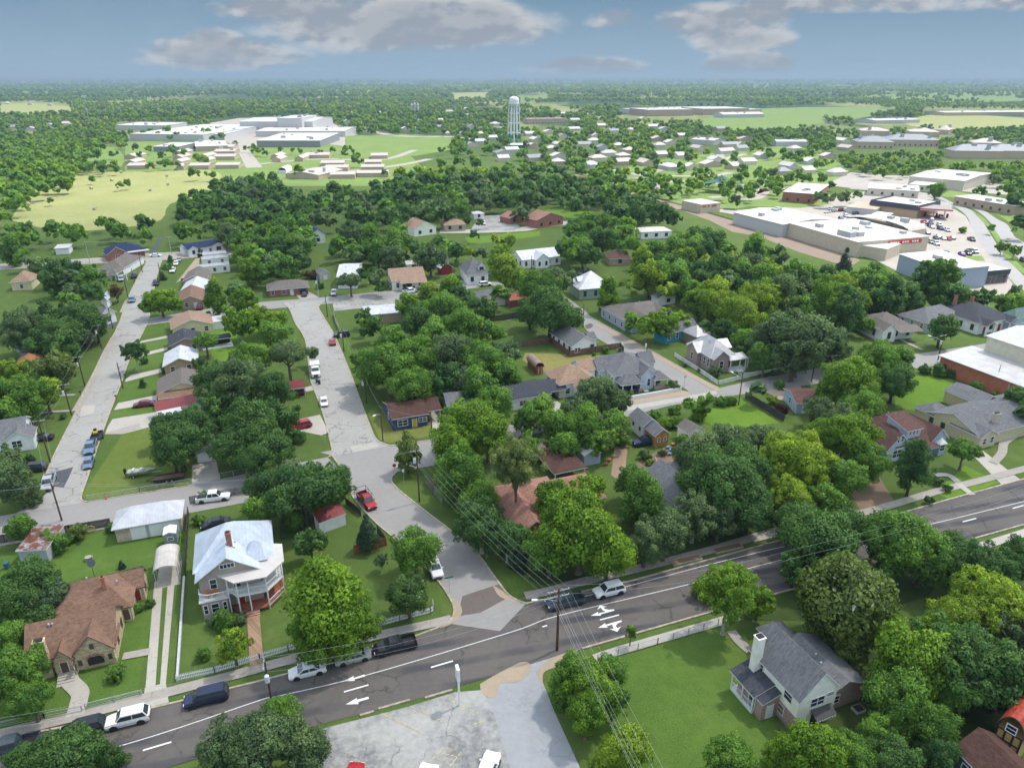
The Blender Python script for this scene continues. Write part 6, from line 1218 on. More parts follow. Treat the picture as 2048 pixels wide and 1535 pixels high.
# tension-roof playground shade
q = P(1440,384); rt = empty('shade_sail', q, .2); tag(rt, 'peaked dark green fabric shade with white skirts in the park', 'shade sail'); LAND.append((1440,380,'green shade sail'))
mb = MB(); pk = (0,0,11)
R8 = [(math.cos(t)*(15 if i%2==0 else 9), math.sin(t)*(11 if i%2==0 else 7), 5.5 if i%2==0 else 6.8) for i, t in enumerate([k*math.pi/4 for k in range(8)])]
M8 = [((a[0])*.35, a[1]*.35, 8.2) for a in R8]
for i in range(8): j = (i+1)%8; mb.face([R8[i],R8[j],M8[j],M8[i]]); mb.face([M8[i],M8[j],pk])
mb.build('canopy', plain('sail_green',(.03,.10,.09)), rt)
for i in (0,2,4,6): mb = MB(); mb.tube((R8[i][0],R8[i][1],0),R8[i],.15,.12,6); mb.build('mast', STEEL, rt)
# water tower
q = P(1028,290); rt = empty('water_tower', q, .1); tag(rt, 'tall white water tower on slender legs with green bases', 'water tower'); LAND.append((1028,285,'water tower'))
WTM = plain('tower_white',(.66,.68,.72), .5, var=.05); GTM = plain('tower_green',(.05,.28,.14))
mb = MB(); prof = [(0,50.4),(2.6,49.9),(4.6,48.7),(5.4,47),(5.5,44.2),(5.5,43.4),(5.9,43.3),(5.9,42.7),(5.3,42.5),(3.8,41.0),(1.6,40.2),(0,40)]
for (r0, z0), (r1, z1) in zip(prof[:-1], prof[1:]):
    for k in range(20):
        a, b = 2*math.pi*k/20, 2*math.pi*(k+1)/20; f = [(r1*math.cos(a),r1*math.sin(a),z1),(r1*math.cos(b),r1*math.sin(b),z1),(r0*math.cos(b),r0*math.sin(b),z0),(r0*math.cos(a),r0*math.sin(a),z0)]
        if r0 == 0: f = f[:3]
        if r1 == 0: f = [f[0], f[2], f[3]]
        mb.face(f)
mb.build('tank', WTM, rt)
mb = MB(); mb.tube((0,0,0),(0,0,40.3),.8,.8,10); mb.build('riser_pipe', WTM, rt)
for k in range(6):
    a = 2*math.pi*k/6; c_, s_ = math.cos(a), math.sin(a); mb = MB(); mb.tube((7.2*c_,7.2*s_,0),(6.8*c_,6.8*s_,11),.5,.5,8,1); mb.tube((6.8*c_,6.8*s_,11),(5.4*c_,5.4*s_,43.2),.5,.45,8,0); mb.build('leg', [WTM, GTM], rt)
mb = MB()
for z in (13,23,33):
    r = 7.2-1.8*z/43
    for k in range(6): a, b = 2*math.pi*k/6, 2*math.pi*(k+1)/6; mb.tube((r*math.cos(a),r*math.sin(a),z),(r*math.cos(b),r*math.sin(b),z),.22,.22,5)
mb.build('braces', WTM, rt)
far('green fenced pump house below the water tower', (1016,290), (1050,290), (1050,286), 3, .2, plain('green_wall',(.03,.15,.09)), MRG, 'flat', None, wn=False, name='pump_house', cat='building')
# flood-light mast and silos
q = P(181.5,258.4); rt = empty('floodlight_mast', q); tag(rt, 'tall floodlight mast standing over the left woods', 'floodlight mast'); zt = 44
mb = MB(); mb.tube((0,0,0),(0,0,zt),.5,.25,8); mb.build('mast', STEEL, rt)
for k in range(4): mb = MB(); mb.box(-3.6+k*2,-2.2+k*2,-.4,.4,zt-1.0+(k%2)*1.2,zt+.2+(k%2)*1.2); mb.build('lamp', WHITE, rt)
for i, x in enumerate((824,830,836)):
    q = P(x,223); mb = MB(); mb.tube((0,0,0),(0,0,14+2*(i%2)),2.6,2.6,12); mb.tube((0,0,14+2*(i%2)),(0,0,16+2*(i%2)),2.6,.4,12); tag(mb.build('silo', WW, None, q), ['leftmost grey silo of the distant concrete plant','middle grey silo of the distant concrete plant','rightmost grey silo of the distant concrete plant'][i], 'silo', 'silos of the distant concrete plant')
# scattered pale roofs between the far trees
rr = random.Random(11); pts_ = [(812,262),(838,262),(880,258),(900,270),(930,272),(944,258),(965,272),(985,280),(960,288),(1062,272),(1100,268),(1120,292),(1180,232),(1200,240),(1150,262),(1190,286),(1208,300),(1240,296),(1120,318),(1290,240),(1330,262),(1345,290),(1500,330),(1570,350),(1620,348),(1680,352),(700,246),(760,228),(900,226),(930,220),(1010,312),(1075,322),(600,196),(640,198),(1700,300),(1690,285),(1120,330),(20,208),(60,210),(100,212),(25,258),(60,262),(100,255),(140,250),(1530,316),(1250,330),(1300,330),(1660,318)]
r9 = random.Random(5); tp = [(820,236),(1280,224),(1500,262),(1640,300),(1640,338),(1150,345),(1000,322),(860,270)]
for _ in range(900):
    x, y = r9.uniform(820,1640), r9.uniform(226,344); ins = False; j = len(tp)-1
    for i in range(len(tp)):
        if (tp[i][1] > y) != (tp[j][1] > y) and x < (tp[j][0]-tp[i][0])*(y-tp[i][1])/(tp[j][1]-tp[i][1])+tp[i][0]: ins = not ins
        j = i
    if ins and all(abs(x-a)+4*abs(y-b) > 42 for a, b in pts_) and len(pts_) < 92 and not (k_ := [1 for k in KEEP if k[0]-4 < x < k[2]+4 and k[1]-4 < y < k[3]+4]): pts_.append((x, y))
pts_.sort(); fw = ['','second ','third ','fourth ','fifth ','sixth ','seventh ','eighth ','ninth ','tenth ','eleventh ','twelfth ','thirteenth ','fourteenth ','fifteenth ','sixteenth ','seventeenth ','eighteenth ','nineteenth ','twentieth ']+['further ']*40
rc = [('white',MEMB),('grey',MRS),('tan',MRT),('silver',MEMG)]
zone = {}
for i, (x, y) in enumerate(pts_):
    cn, cm = rc[rr.randrange(4)]; zn = ('west fields' if x < 400 else 'wood behind the factory' if x < 800 else 'streets left of the water tower' if x < 1030 else 'streets right of the water tower' if x < 1260 else 'park woods' if x < 1480 else 'woods left of the slate apartments'); k = zone.setdefault((cn, zn), 0); zone[(cn, zn)] += 1
    w2, d2 = rr.uniform(5,9), rr.uniform(7,11)
    lb = f'{fw[k]}{cn} roof from the left among the {zn}' if k else f'leftmost {cn} roof among the {zn}'
    hh = House('house', lb, 'house', (x-1,y), (x+1,y), 0, group='scattered roofs among the far trees', rz=rr.choice((18,20,24,108)))
    hh.block(None, 3.2, rr.choice(('gu','hip','gv')), 2.4, [WW, PB_, TANW][rr.randrange(3)], cm, loc=(-w2,w2,0,d2), ov=.4); hh.done(-1)
# low hills on the skyline
for nm, x0, x1, y0, hh, sd_ in (('hills',-30000,-3500,15500,108,3),('hills',-5500,9000,17500,70,5),('hills',6000,32000,15000,106,8)):
    r_ = random.Random(sd_); n = 60; mb = MB(); pr = []
    ph = [r_.uniform(0,6.28) for _ in range(6)]
    for i in range(n+1):
        t = i/n; x = x0+(x1-x0)*t; e = math.sin(math.pi*t)**.5; z = hh*e*(.62+.16*math.sin(t*7+ph[0])+.1*math.sin(t*17+ph[1])+.06*math.sin(t*41+ph[2])+.03*math.sin(t*90+ph[3])); pr.append((x, z))
    for (xa, za), (xb, zb_) in zip(pr[:-1], pr[1:]):
        mb.face([(xa,y0-2500,-1),(xb,y0-2500,-1),(xb,y0,zb_*.8),(xa,y0,za*.8)]); mb.face([(xa,y0,za*.8),(xb,y0,zb_*.8),(xb,y0+2500,zb_),(xa,y0+2500,za)]); mb.face([(xa,y0+2500,za),(xb,y0+2500,zb_),(xb,y0+7000,-1),(xa,y0+7000,-1)])
    o = mb.build(nm, plain('distant_woods',(.03,.055,.025), .95, var=.5, scale=.004)); o['kind'] = 'structure'
# ------------------------------------------------------------------ poles and wires
WIRE = plain('wire_metal', (.42,.44,.46), .5); CER = plain('insulator_grey', (.5,.52,.54), .4); CANM = plain('transformer_grey', (.55,.58,.60), .45)
PGREY = plain('weathered_grey_pole', (.30,.36,.36), .8)
def topz(base, ty):
    b = P(*base); dy = ty - CY; return H - b.y*(FPX*st+dy*ct)/(FPX*ct-dy*st)
def pole(base, ty, label, arms=1, can=False, lamp=None, ang=20, mat=None, r=.15, group='utility poles along the streets', lw=1.1):
    b = P(*base); z = topz(base, ty); rt = empty('utility_pole', b, math.radians(ang)); tag(rt, label, 'utility pole', group); mt = mat or WOODP
    mb = MB(); mb.tube((0,0,0),(0,0,z),r,r*.68,10); mb.build('post', mt, rt)
    for i in range(arms):
        zz = z-.35-i*.9; mb = MB(); mb.box(-lw,lw,.1,.2,zz-.06,zz+.06); mb.build('crossarm', plain('weathered_crossarm',(.34,.33,.30)), rt)
        mb = MB()
        for x in (-lw+.08,-lw*.35,lw*.35,lw-.08): mb.tube((x,.15,zz+.06),(x,.15,zz+.24),.05,.05,6)
        mb.build('insulators', CER, rt)
    if can: mb = MB(); mb.tube((-.42,0,z-2.6),(-.42,0,z-1.7),.27,.27,12); mb.tube((-.42,0,z-1.7),(-.42,0,z-1.58),.27,.1,12); mb.build('transformer', CANM, rt)
    if lamp:
        q = P(lamp[0], lamp[1], z-1.2) - b; c_, s_ = math.cos(-rt.rotation_euler.z), math.sin(-rt.rotation_euler.z); d = Vector((q.x*c_-q.y*s_, q.x*s_+q.y*c_, 0)); L = min(3.2, max(1.4, d.length)); d.normalize()
        mb = MB(); mb.path([(0,0,z-1.9),tuple(d*L*.5+Vector((0,0,z-1.4))),tuple(d*L+Vector((0,0,z-1.25)))],.045,6); mb.build('lamp_arm', STEEL, rt); e = d*L; mb = MB(); mb.beam(tuple(e+Vector((0,0,z-1.34))),tuple(e+d*.75+Vector((0,0,z-1.3))),.3,.16); mb.build('lamp_head', WHITE, rt)
    return (b, z, rt.rotation_euler.z)
def att(p, off, dz=0): b, z, r = p; return Vector((b.x + math.cos(r)*off, b.y + math.sin(r)*off, z + dz))
wn_ = {}
def wires(p, q, offs, what, sag=1.0, dz=-.1):
    for i, o in enumerate(offs):
        a, c = att(p, o, dz if abs(o) > .01 or dz < -.5 else -.05), att(q, o, dz if abs(o) > .01 or dz < -.5 else -.05); pts = []
        for k in range(11): t = k/10; v = a.lerp(c, t); v.z -= sag*4*t*(1-t); pts.append(v)
        mb = MB(); mb.path([tuple(v - pts[0]) for v in pts], .0095, 4); ob = mb.build('power_line', WIRE, None, pts[0])
        nm = ['outer left','inner left','inner right','outer right','lower','lowest'][i] if len(offs) > 1 else 'single'
        tag(ob, f'{nm} wire running {what}', 'power line', 'power lines between the poles')
pA = pole((1114,1300),1178,'tall pole with double crossarm beside the turn arrows on the main road', 2, lamp=(1075,1198), ang=18, r=.2, lw=1.5)
pB = pole((549,1432),1323,'pole with round transformer rising through the oak at the bottom', 1, True, ang=105, lw=.9)
pC = pole((839,1003),899,'pole with crossarm and transformer beside the corner magnolia', 1, True, ang=15)
pD = pole((766,881),813,'brown pole with lamp arm on the blue house lawn', 0, lamp=(751,829), r=.13)
pE = pole((864,876),835,'short brown pole at the right edge of the blue house lawn', 0, r=.13)
pF = pole((733,806),749,'dark pole beside the cracked street above the blue house', 1, True)
pG = pole((688,703),656,'dark pole near the black suv on the cracked street', 0, True)
pH = pole((655,634),590,'dark pole at the parking bays corner', 0, True)
pI = pole((638,595),552,'pole in front of the brick ranch house drive', 0, True, mat=PGREY)
l1 = pole((124,1041),966,'dark pole at the bottom of the left street corner', 1)
l2 = pole((101,925),839,'dark leaning-looking pole beside the white house at the left edge', 1)
l3 = pole((143,830),767,'pole with white transformer beside the left pavement', 1, True)
l4 = pole((170,772),712,'pole with white transformer before the bright green left tree', 1, True)
l5 = pole((204,698),649,'pale-topped pole before the dark left oaks', 1, True)
l6 = pole((226,657),615,'dark pole at the side street corner on the left', 0)
l7 = pole((257,598),560,'dark pole beside the steel blue suv', 0)
l8 = pole((269,566),537,'dark pole beside the reddish hedge', 0)
l9 = pole((285,545),510,'dark pole on the lawn of the grey-roofed corner house', 0)
l10 = pole((323,562),525,'dark pole at the shrubs by the sandy yard', 0)
pX = pole((246,776),725,'bare dark pole on the right kerb of the left street', 0)
l11 = pole((180,526),483,'pale grey pole in front of the navy-roofed brick house', 1, mat=PGREY)
l12 = pole((343,508),473,'pale grey pole at the far junction of the left street', 1, mat=PGREY)
r1 = pole((1477,809),745,'tall dark pole with lamp arm at the garden hedge corner', 1, lamp=(1461,742))
r2 = pole((1623,763),711,'dark pole with white can beside the light blue cottage', 1, True)
r3 = pole((1874,726),669,'pole with lamp arm and orange can before the round dark tree', 1, True, lamp=(1862,672))
r4 = pole((1293,710),675,'pole with orange can beside the curving side street', 0, True)
r5 = pole((1166,654),607,'dark pole at the round asphalt patch', 0, True)
r6 = pole((1063,541),511,'slim dark pole beside the white cross-gable farmhouse', 0)
r7 = pole((1987,780),729,'thin grey pole standing against the brick warehouse wall', 0, mat=PGREY, r=.12)
o1 = (Vector(tuple(P(1440,1800,11))[:2] + (0,)), 11, math.radians(18)); o2 = (P(-60,1600), 10, math.radians(105)); o3 = (P(1570,1232), 11, math.radians(105)); o4 = (P(2150,1030), 10, math.radians(105)); o5 = (P(-120,1075), 9, math.radians(20)); o6 = (P(2200,640), 10, math.radians(105))
pA2 = (pA[0], pA[1], math.radians(105))
wires(pA, pC, (-1.4,-.5,.5,1.4), 'from the main road pole to the magnolia pole', 1.2); wires(pA, o1, (-1.4,-.5,.5,1.4), 'from the main road pole off the bottom edge', .8); wires((pA[0],pA[1]-2.2,pA[2]), (o1[0],o1[1]-2.2,o1[2]), (-.3,.1), 'below the four power lines off the bottom edge', 1.0); wires((pA[0],pA[1]-2.2,pA[2]), (pC[0],pC[1]-2.2,pC[2]), (-.3,), 'under the power lines to the magnolia pole', 1.8)
wires(pA2, pB, (-.8,.8), 'from the main road pole along the street to the transformer pole', 1.4); wires((pA[0],pA[1]-1.6,math.radians(105)), (pB[0],pB[1]-1.6,pB[2]), (.2,), 'low along the street to the transformer pole', 1.8); wires(pB, o2, (-.8,.8), 'from the transformer pole off the left edge', 1.0)
wires(pA2, o3, (-.8,.8), 'from the main road pole up the right side of the road', 1.2); wires(o3, o4, (-.8,.8), 'over the trees to the right edge', 1.0)
wires(pC, pD, (0,), 'from the magnolia pole to the lamp pole', .6); wires(pD, pF, (0,), 'from the lamp pole up the cracked street', .5); wires(pF, pG, (-.4,.4), 'along the right side of the cracked street', .7); wires(pG, pH, (-.4,), 'on up the cracked street to the parking bays', .6); wires(pD, pE, (0,), 'between the two lawn poles', .3)
wires(l1, l2, (-.8,.8), 'between the two lowest poles of the left street', .8); wires(l2, l3, (-.8,.8), 'past the white house to the next pole', .8); wires(l3, l4, (-.8,.8), 'before the bright green left tree', .6); wires(l4, l5, (-.8,.8), 'along the left pavement before the oaks', .7); wires(l5, l6, (0,), 'to the side street corner pole', .5); wires(l6, l7, (0,), 'on towards the steel blue suv', .7); wires(l7, l9, (0,), 'beside the reddish hedge', .5); wires(l1, o5, (-.8,.8), 'from the corner pole off the left edge', .8); wires(l1, pC, (-.8,.8), 'across the dry lawn to the magnolia pole', 2.6)
wires(r1, r2, (-.8,.8), 'over the sandy road between two dark poles', .9); wires(r2, r3, (-.8,.8), 'across the big oak towards the warehouse', 1.5); wires(r3, o6, (-.8,), 'from the orange-can pole off the right edge', 1); wires(r4, r5, (0,), 'along the curving side street', .8); wires(l11, l12, (-.8,.8), 'across the top of the left street', .8)
# ------------------------------------------------------------------ fences
def run(pts): return [P(x, y) for x, y in pts]
def fence(pts, kind, label, h=1.0, mat=None, name=None):
    c = run(pts); o = c[0].copy(); c = [p - o for p in c]; nm = name or {'picket':'picket_fence','board':'board_fence','chain':'wire_fence','wall':'low_wall'}[kind]
    rt = empty(nm, o); tag(rt, label, 'fence' if kind != 'wall' else 'wall'); PM = mat or {'picket':WHITE,'board':plain('fence_boards',(.16,.11,.08),var=.35,scale=1.5),'chain':STEEL,'wall':WALK}[kind]
    pk = MB(); rl_ = MB(); ps = MB()
    for a, b in zip(c[:-1], c[1:]):
        L = (b-a).length; d = (b-a).normalized(); n = Vector((-d.y, d.x, 0))
        if kind == 'picket':
            k = int(L/.2)
            for i in range(k):
                q = a + d*((i+.5)*L/k); pk.beam(q - d*.05 + n*.03, q + d*.05 + n*.03, .025, h, zoff=.06)
            for z in (.25, h-.25): rl_.beam(a, b, .05, .09, zoff=z)
        elif kind == 'board':
            k = max(1, int(L/.16))
            for i in range(k): q = a + d*((i+.5)*L/k); pk.beam(q - d*.07 + n*.03, q + d*.07 + n*.03, .02, h - .04*((i*7)%3)*.5, zoff=.04)
            for z in (.3, h-.3): rl_.beam(a, b, .05, .09, zoff=z)
        elif kind == 'chain':
            for z in (.25,.5,.75,h): rl_.beam(a, b, .03 if z < h else .06, .02 if z < h else .06, zoff=z)
        else: pk.beam(a, b, .3, h)
        if kind != 'wall':
            k = max(1, int(L/2.4))
            for i in range(k+1): q = a + d*(i*L/k); ps.box(q.x-.05,q.x+.05,q.y-.05,q.y+.05,0,h+.06)
    if pk.v: pk.build({'picket':'pickets','board':'boards','wall':'wall'}.get(kind,'boards'), PM, rt)
    if rl_.v: rl_.build('rails', PM, rt)
    if ps.v: ps.build('posts', PM if kind != 'chain' else STEEL, rt)
GREYB = plain('grey_fence_boards',(.20,.19,.175),var=.3,scale=1.5); DARKB = plain('dark_fence_boards',(.055,.05,.05),var=.3); REDB = plain('red_fence_boards',(.30,.09,.035),var=.25)
fence([(355,1362),(430,1345),(520,1318),(577,1302),(660,1279),(744,1257),(800,1241),(862,1226),(868,1220),(866,1210)],'picket','white picket fence before the two-storey porch house, beside the main road pavement')
fence([(355,1362),(362,1260),(369,1156)],'wall','pale low wall rising beside the two-track drive', .5, plain('pale_wall',(.45,.46,.47)))
fence([(372,1152),(378,1030)],'board','dark board fence between the carport and the porch house', 1.7, DARKB)
fence([(709,1108),(745,1100),(772,1091)],'board','red-brown board fence in the porch house garden', 1.7, REDB)
fence([(755,1066),(773,1090)],'board','short dark panel joined to the red-brown fence', 1.6, DARKB)
fence([(692,1008),(722,1032)],'board','dark sheet fence beside the red pickup', 1.4, DARKB)
fence([(381,1008),(430,998),(500,985)],'board','grey board fence behind the white pickup', 1.6, GREYB)
fence([(-40,1092),(60,1078),(140,1066),(222,1052)],'board','dark board fence running left of the long garage', 1.6, DARKB)
fence([(160,1172),(288,1140)],'board','low rail fence behind the cottage', .9, GREYB)
fence([(1349,713),(1395,742),(1436,770),(1480,759),(1540,744)],'picket','white picket fence around the seam-roofed corner house', 1.2)
fence([(1258,799),(1300,792),(1362,780)],'wall','low white wall before the pale blue double-porch house', .9, WHITE)
fence([(1044,694),(1103,686)],'board','brown board fence left of the fenced white bungalow', 1.8, DARKB if False else plain('brown_fence_boards',(.15,.085,.06),var=.3))
fence([(1103,686),(1138,714),(1190,705),(1240,697),(1247,706)],'board','brown board fence wrapping the fenced white bungalow', 1.8, MATS['brown_fence_boards'])
fence([(1490,797),(1525,818),(1567,843)],'board','weathered board fence above the light green lawn', 1.8, DARKB)
fence([(850,965),(866,985),(885,1010)],'board','grey board fence beside the magnolia pole', 1.7, GREYB)
fence([(668,630),(670,642),(678,660)],'board','pale curved fence near the black suv', 1.5, plain('pale_fence',(.5,.48,.42)))
fence([(980,643),(1010,640),(1040,634)],'board','dark board fence behind the central trees', 1.8, DARKB)
fence([(1195,1322),(1315,1288),(1436,1250)],'chain','low wire fence between lawn and pavement at the main road', 1.1)
fence([(176,1000),(280,984),(384,966)],'chain','low wire fence along the dry lawn', 1.0); fence([(440,956),(520,940),(600,925)],'chain','wire fence beside the dark oak on the cross street', 1.0)
fence([(0,1455),(90,1437),(165,1422)],'chain','wire fence along the cottage lawn left of the path', .9); fence([(172,1418),(284,1390)],'chain','wire fence along the cottage lawn right of the path', .9)
fence([(363,566),(392,562)],'board','dark fence behind the house by the sandy yard', 1.7, DARKB)
fence([(1010,462),(1076,455)],'chain','wire fence along the far lane', 1.2); fence([(1800,545),(1900,578)],'board','board fence behind the blue-grey steel building', 1.8, GREYB)
# ------------------------------------------------------------------ small street things
def signpost(px, py, z, w, h_, m, label, name='street_sign', cat='sign', ang=20, disc=False):
    q = P(px, py); rt = empty(name, q, math.radians(ang)); tag(rt, label, cat); mb = MB(); mb.tube((0,0,0),(0,0,z),.035,.035,6); mb.build('post', STEEL, rt)
    mb = MB()
    if disc: mb.tube((0,-.05,z),(0,-.02,z),w/2,w/2,8)
    else: mb.box(-w/2,w/2,-.02,.02,z,z+h_)
    mb.build('sign_plate', m, rt)
SGRN = plain('sign_green',(.02,.16,.08)); SRED = plain('sign_red',(.45,.02,.02))
signpost(899,1186,2.8,1.3,.25,SGRN,'green street name sign at the corner of the curving street'); signpost(790,950,2.2,.75,.75,SRED,'red stop sign beside the corner magnolia',disc=True)
signpost(808,965,2.3,.4,.6,WHITE,'small white sign on the grass below the magnolia'); signpost(654,893,2.7,1.2,.25,SGRN,'green street name sign on the bare-patched lawn'); signpost(1368,777,2.9,.5,.5,PGREY,'thin sign post at the sandy corner')
q = P(919,1411); rt = empty('pole_sign', q, .3); tag(rt, 'white cantilever pole sign at the edge of the car park', 'sign'); mb = MB(); mb.tube((0,0,0),(0,0,5.2),.14,.12,8); mb.build('post', WHITE, rt); mb = MB(); mb.box(-.25,.12,-.5,.5,4.4,6.2); mb.build('sign_box', WHITE, rt)
def bin_(px, py, m, label):
    q = P(px, py); rt = empty('wheelie_bin', q, .3); tag(rt, label, 'bin'); mb = MB(); mb.box(-.28,.28,-.32,.32,.1,1.0); mb.build('bin_body', m, rt); mb = MB(); mb.box(-.31,.31,-.38,.34,1.0,1.1); mb.build('lid', m, rt)
BG = plain('bin_green',(.01,.12,.07)); bin_(634,765,BG,'left green bin in front of the white work truck'); bin_(639,768,plain('bin_dark',(.02,.04,.03)),'dark bin right beside the green bin at the work truck'); bin_(580,842,plain('bin_teal',(.02,.2,.16)),'teal bin beside the red suv drive'); bin_(1239,703,BG,'green bin inside the brown board fence corner'); bin_(15,1136,plain('bin_blue',(.03,.10,.14)),'dark blue bin at the far left of the back garden')
def mailbox(px, py, label):
    q = P(px, py); rt = empty('mailbox', q, 1.9); tag(rt, label, 'mailbox'); mb = MB(); mb.box(-.05,.05,-.05,.05,0,1.05); mb.build('post', WOODP, rt); mb = MB(); mb.box(-.12,.12,-.26,.26,1.05,1.2); mb.tube((0,-.26,1.2),(0,.26,1.2),.12,.12,10); mb.build('box', BLACK, rt)
mailbox(716,780,'black mailbox at the kerb above the blue house'); mailbox(162,792,'dark mailbox between pavement and left street'); mailbox(251,757,'black mailbox beside the second drive of the row'); mailbox(233,800,'black mailbox beside the dark red sedan drive')
q = P(213,998); rt = empty('hydrant', q); tag(rt, 'orange fire hydrant on the corner of the dry lawn', 'hydrant'); mb = MB(); mb.tube((0,0,0),(0,0,.6),.14,.12,10); mb.tube((0,0,.6),(0,0,.78),.14,.03,10); mb.build('barrel', plain('hydrant_orange',(.6,.2,.06)), rt); mb = MB(); mb.tube((-.22,0,.45),(.22,0,.45),.06,.06,8); mb.build('outlets', plain('hydrant_orange',(.6,.2,.06)), rt)
q = P(189,1152); rt = empty('satellite_dish', q, .4); tag(rt, 'dark satellite dish on a pole behind the cottage roof', 'satellite dish'); mb = MB(); mb.tube((0,0,0),(0,0,2.4),.04,.04,6); mb.build('post', TRIMD, rt); mb = MB(); mb.tube((0,0,2.45),(.1,-.2,2.57),.5,.58,14); mb.build('dish', plain('dish_dark',(.05,.07,.08)), rt)
q = P(178,1120); rt = empty('garden_table', q); tag(rt, 'round stone garden table on the back lawn', 'table'); mb = MB(); mb.tube((0,0,.6),(0,0,.7),.5,.5,14); mb.build('tabletop', WALK, rt); mb = MB(); mb.tube((0,0,0),(0,0,.6),.15,.12,8); mb.build('pedestal', WALK, rt)
for i, (x, y) in enumerate(((174,1122),(184,1116))): mb = MB(); mb.tube((0,0,0),(0,0,.42),.2,.17,10); tag(mb.build('stone_stool', WALK, None, P(x,y)), ['left stone stool beside the round garden table','right stone stool beside the round garden table'][i], 'stool', 'stools at the garden table')
q = P(184,1062); rt = empty('wagon_wheel', q, math.radians(20)); tag(rt, 'yellow wagon wheel leaning on the dark board fence', 'wheel'); mb = MB()
for k in range(16): a, b = 2*math.pi*k/16, 2*math.pi*(k+1)/16; mb.tube((.62*math.cos(a),-.3,.66+.62*math.sin(a)),(.62*math.cos(b),-.3,.66+.62*math.sin(b)),.045,.045,5)
mb.build('rim', plain('wheel_yellow',(.5,.42,.1)), rt); mb = MB()
for k in range(6): a = math.pi*k/6; mb.tube((.6*math.cos(a),-.3,.66+.6*math.sin(a)),(-.6*math.cos(a),-.3,.66-.6*math.sin(a)),.03,.03,5)
mb.build('spokes', plain('wheel_yellow',(.5,.42,.1)), rt)
q = P(1129,700); rt = empty('picnic_table', q, .5); tag(rt, 'weathered grey picnic table inside the fenced yard', 'picnic table'); mb = MB(); mb.box(-.9,.9,-.4,.4,.7,.76); mb.build('tabletop', GREYB, rt)
for sg in (-1,1): mb = MB(); mb.box(-.9,.9,sg*.75-.14,sg*.75+.14,.42,.47); mb.build('bench', GREYB, rt); mb = MB(); mb.beam((sg*.7,-.75,0),(sg*.7,-.3,.7),.08,.08); mb.beam((sg*.7,.75,0),(sg*.7,.3,.7),.08,.08); mb.build('leg', GREYB, rt)
# planters of sawn stone in the kerb strip
for i, (x, y) in enumerate(((1372,1121),(1455,1097),(1530,1075))):
    q = P(x, y); rt = empty('kerb_planter', q, math.radians(19)); tag(rt, ['leftmost kerb planter box of rough stone','middle kerb planter with brown mulch','right kerb planter filled with pale stones'][i], 'planter'); mb = MB()
    for a in ((-2.6,2.6,-.7,-.55),(-2.6,2.6,.55,.7),(-2.6,-2.45,-.55,.55),(2.45,2.6,-.55,.55)): mb.box(a[0],a[1],a[2],a[3],0,.3)
    mb.build('stone_edging', plain('rough_stone',(.36,.31,.24)), rt); mb = MB(); mb.box(-2.45,2.45,-.55,.55,0,.2); mb.build('bed', DIRT if i < 2 else plain('pale_stones',(.4,.38,.32),var=.5,scale=8), rt)
for i, (x0, y0, x1, y1) in enumerate(((720,1431,748,1423),(757,1418,820,1400),(850,1396,905,1380))):
    a, b = P(x0,y0), P(x1,y1); mb = MB(); mb.beam((0,0,0),tuple(b-a),.28,.2); tag(mb.build('kerb_block', KERB, None, a), ['left','middle','right'][i]+' broken kerb block along the car park edge', 'kerb block', 'broken kerb blocks at the car park edge')
# haystack bales in the field
for i, (x, y) in enumerate(((243,346),(224,362),(334,354),(301,382),(183,378),(336,371),(399,390),(146,363),(58,412),(190,420),(84,377))):
    q = P(x, y); mb = MB(); mb.tube((-.8,0,.85),(.8,0,.85),.85,.85,14); o = mb.build('hay_bale', plain('hay_bale_straw',(.38,.33,.24)), None, q, .3+i); tag(o, f'{["first","second","third","fourth","fifth","sixth","seventh","eighth","ninth","tenth","eleventh"][i]} round hay bale from the left on the mown field' if False else 'round hay bale lying on the mown field', 'hay bale', 'hay bales on the mown field')

# yard clutter
def box_thing(name, cat, label, px, py, w, d, h, m, part='casing', rz=.35, top=None):
    rt = empty(name, P(px, py), rz); tag(rt, label, cat); mb = MB(); mb.box(-w/2,w/2,-d/2,d/2,0,h); mb.box(-w/2+.08,w/2-.08,-d/2+.08,d/2-.08,h,h+.03,1 if top else 0); mb.build(part, [m] + ([top] if top else []), rt)
ACU = plain('cabinet_grey',(.45,.46,.45)); box_thing('air_conditioner','air conditioner','grey air conditioner beside the ranch house carport',1906,800,.9,.9,.9,ACU,top=BLACK); box_thing('air_conditioner','air conditioner','air conditioner under the left wall of the pale blue double-porch house',1212,752,.8,.8,.8,ACU,top=BLACK)
box_thing('trampoline_cover','box','pale round-cornered crate on the ground right of the cream two-storey house',1716,1420,1.3,1.1,.4,ACU,top=BLACK)
TC = plain('terracotta',(.36,.12,.06)); BP = plain('blue_glaze',(.12,.22,.32))
for i, (x, y, m, lb) in enumerate(((1336,897,BP,'blue pot nearest the log-front garage'),(1342,903,BP,'pale blue tub in the middle of the garden plot'),(1340,910,BP,'low blue tub at the bottom of the garden plot'),(1352,902,TC,'terracotta pot at the right of the garden plot'),(1346,891,TC,'red crate beside the log-front garage corner'),(1219,922,TC,'orange pot left of the brick rubble track'),(1212,930,TC,'rusty orange pot at the left edge of the rubble track'))):
    mb = MB(); mb.tube((0,0,0),(0,0,.55),.3,.42,10); tag(mb.build('plant_pot', m, None, P(x,y)), lb, 'pot')
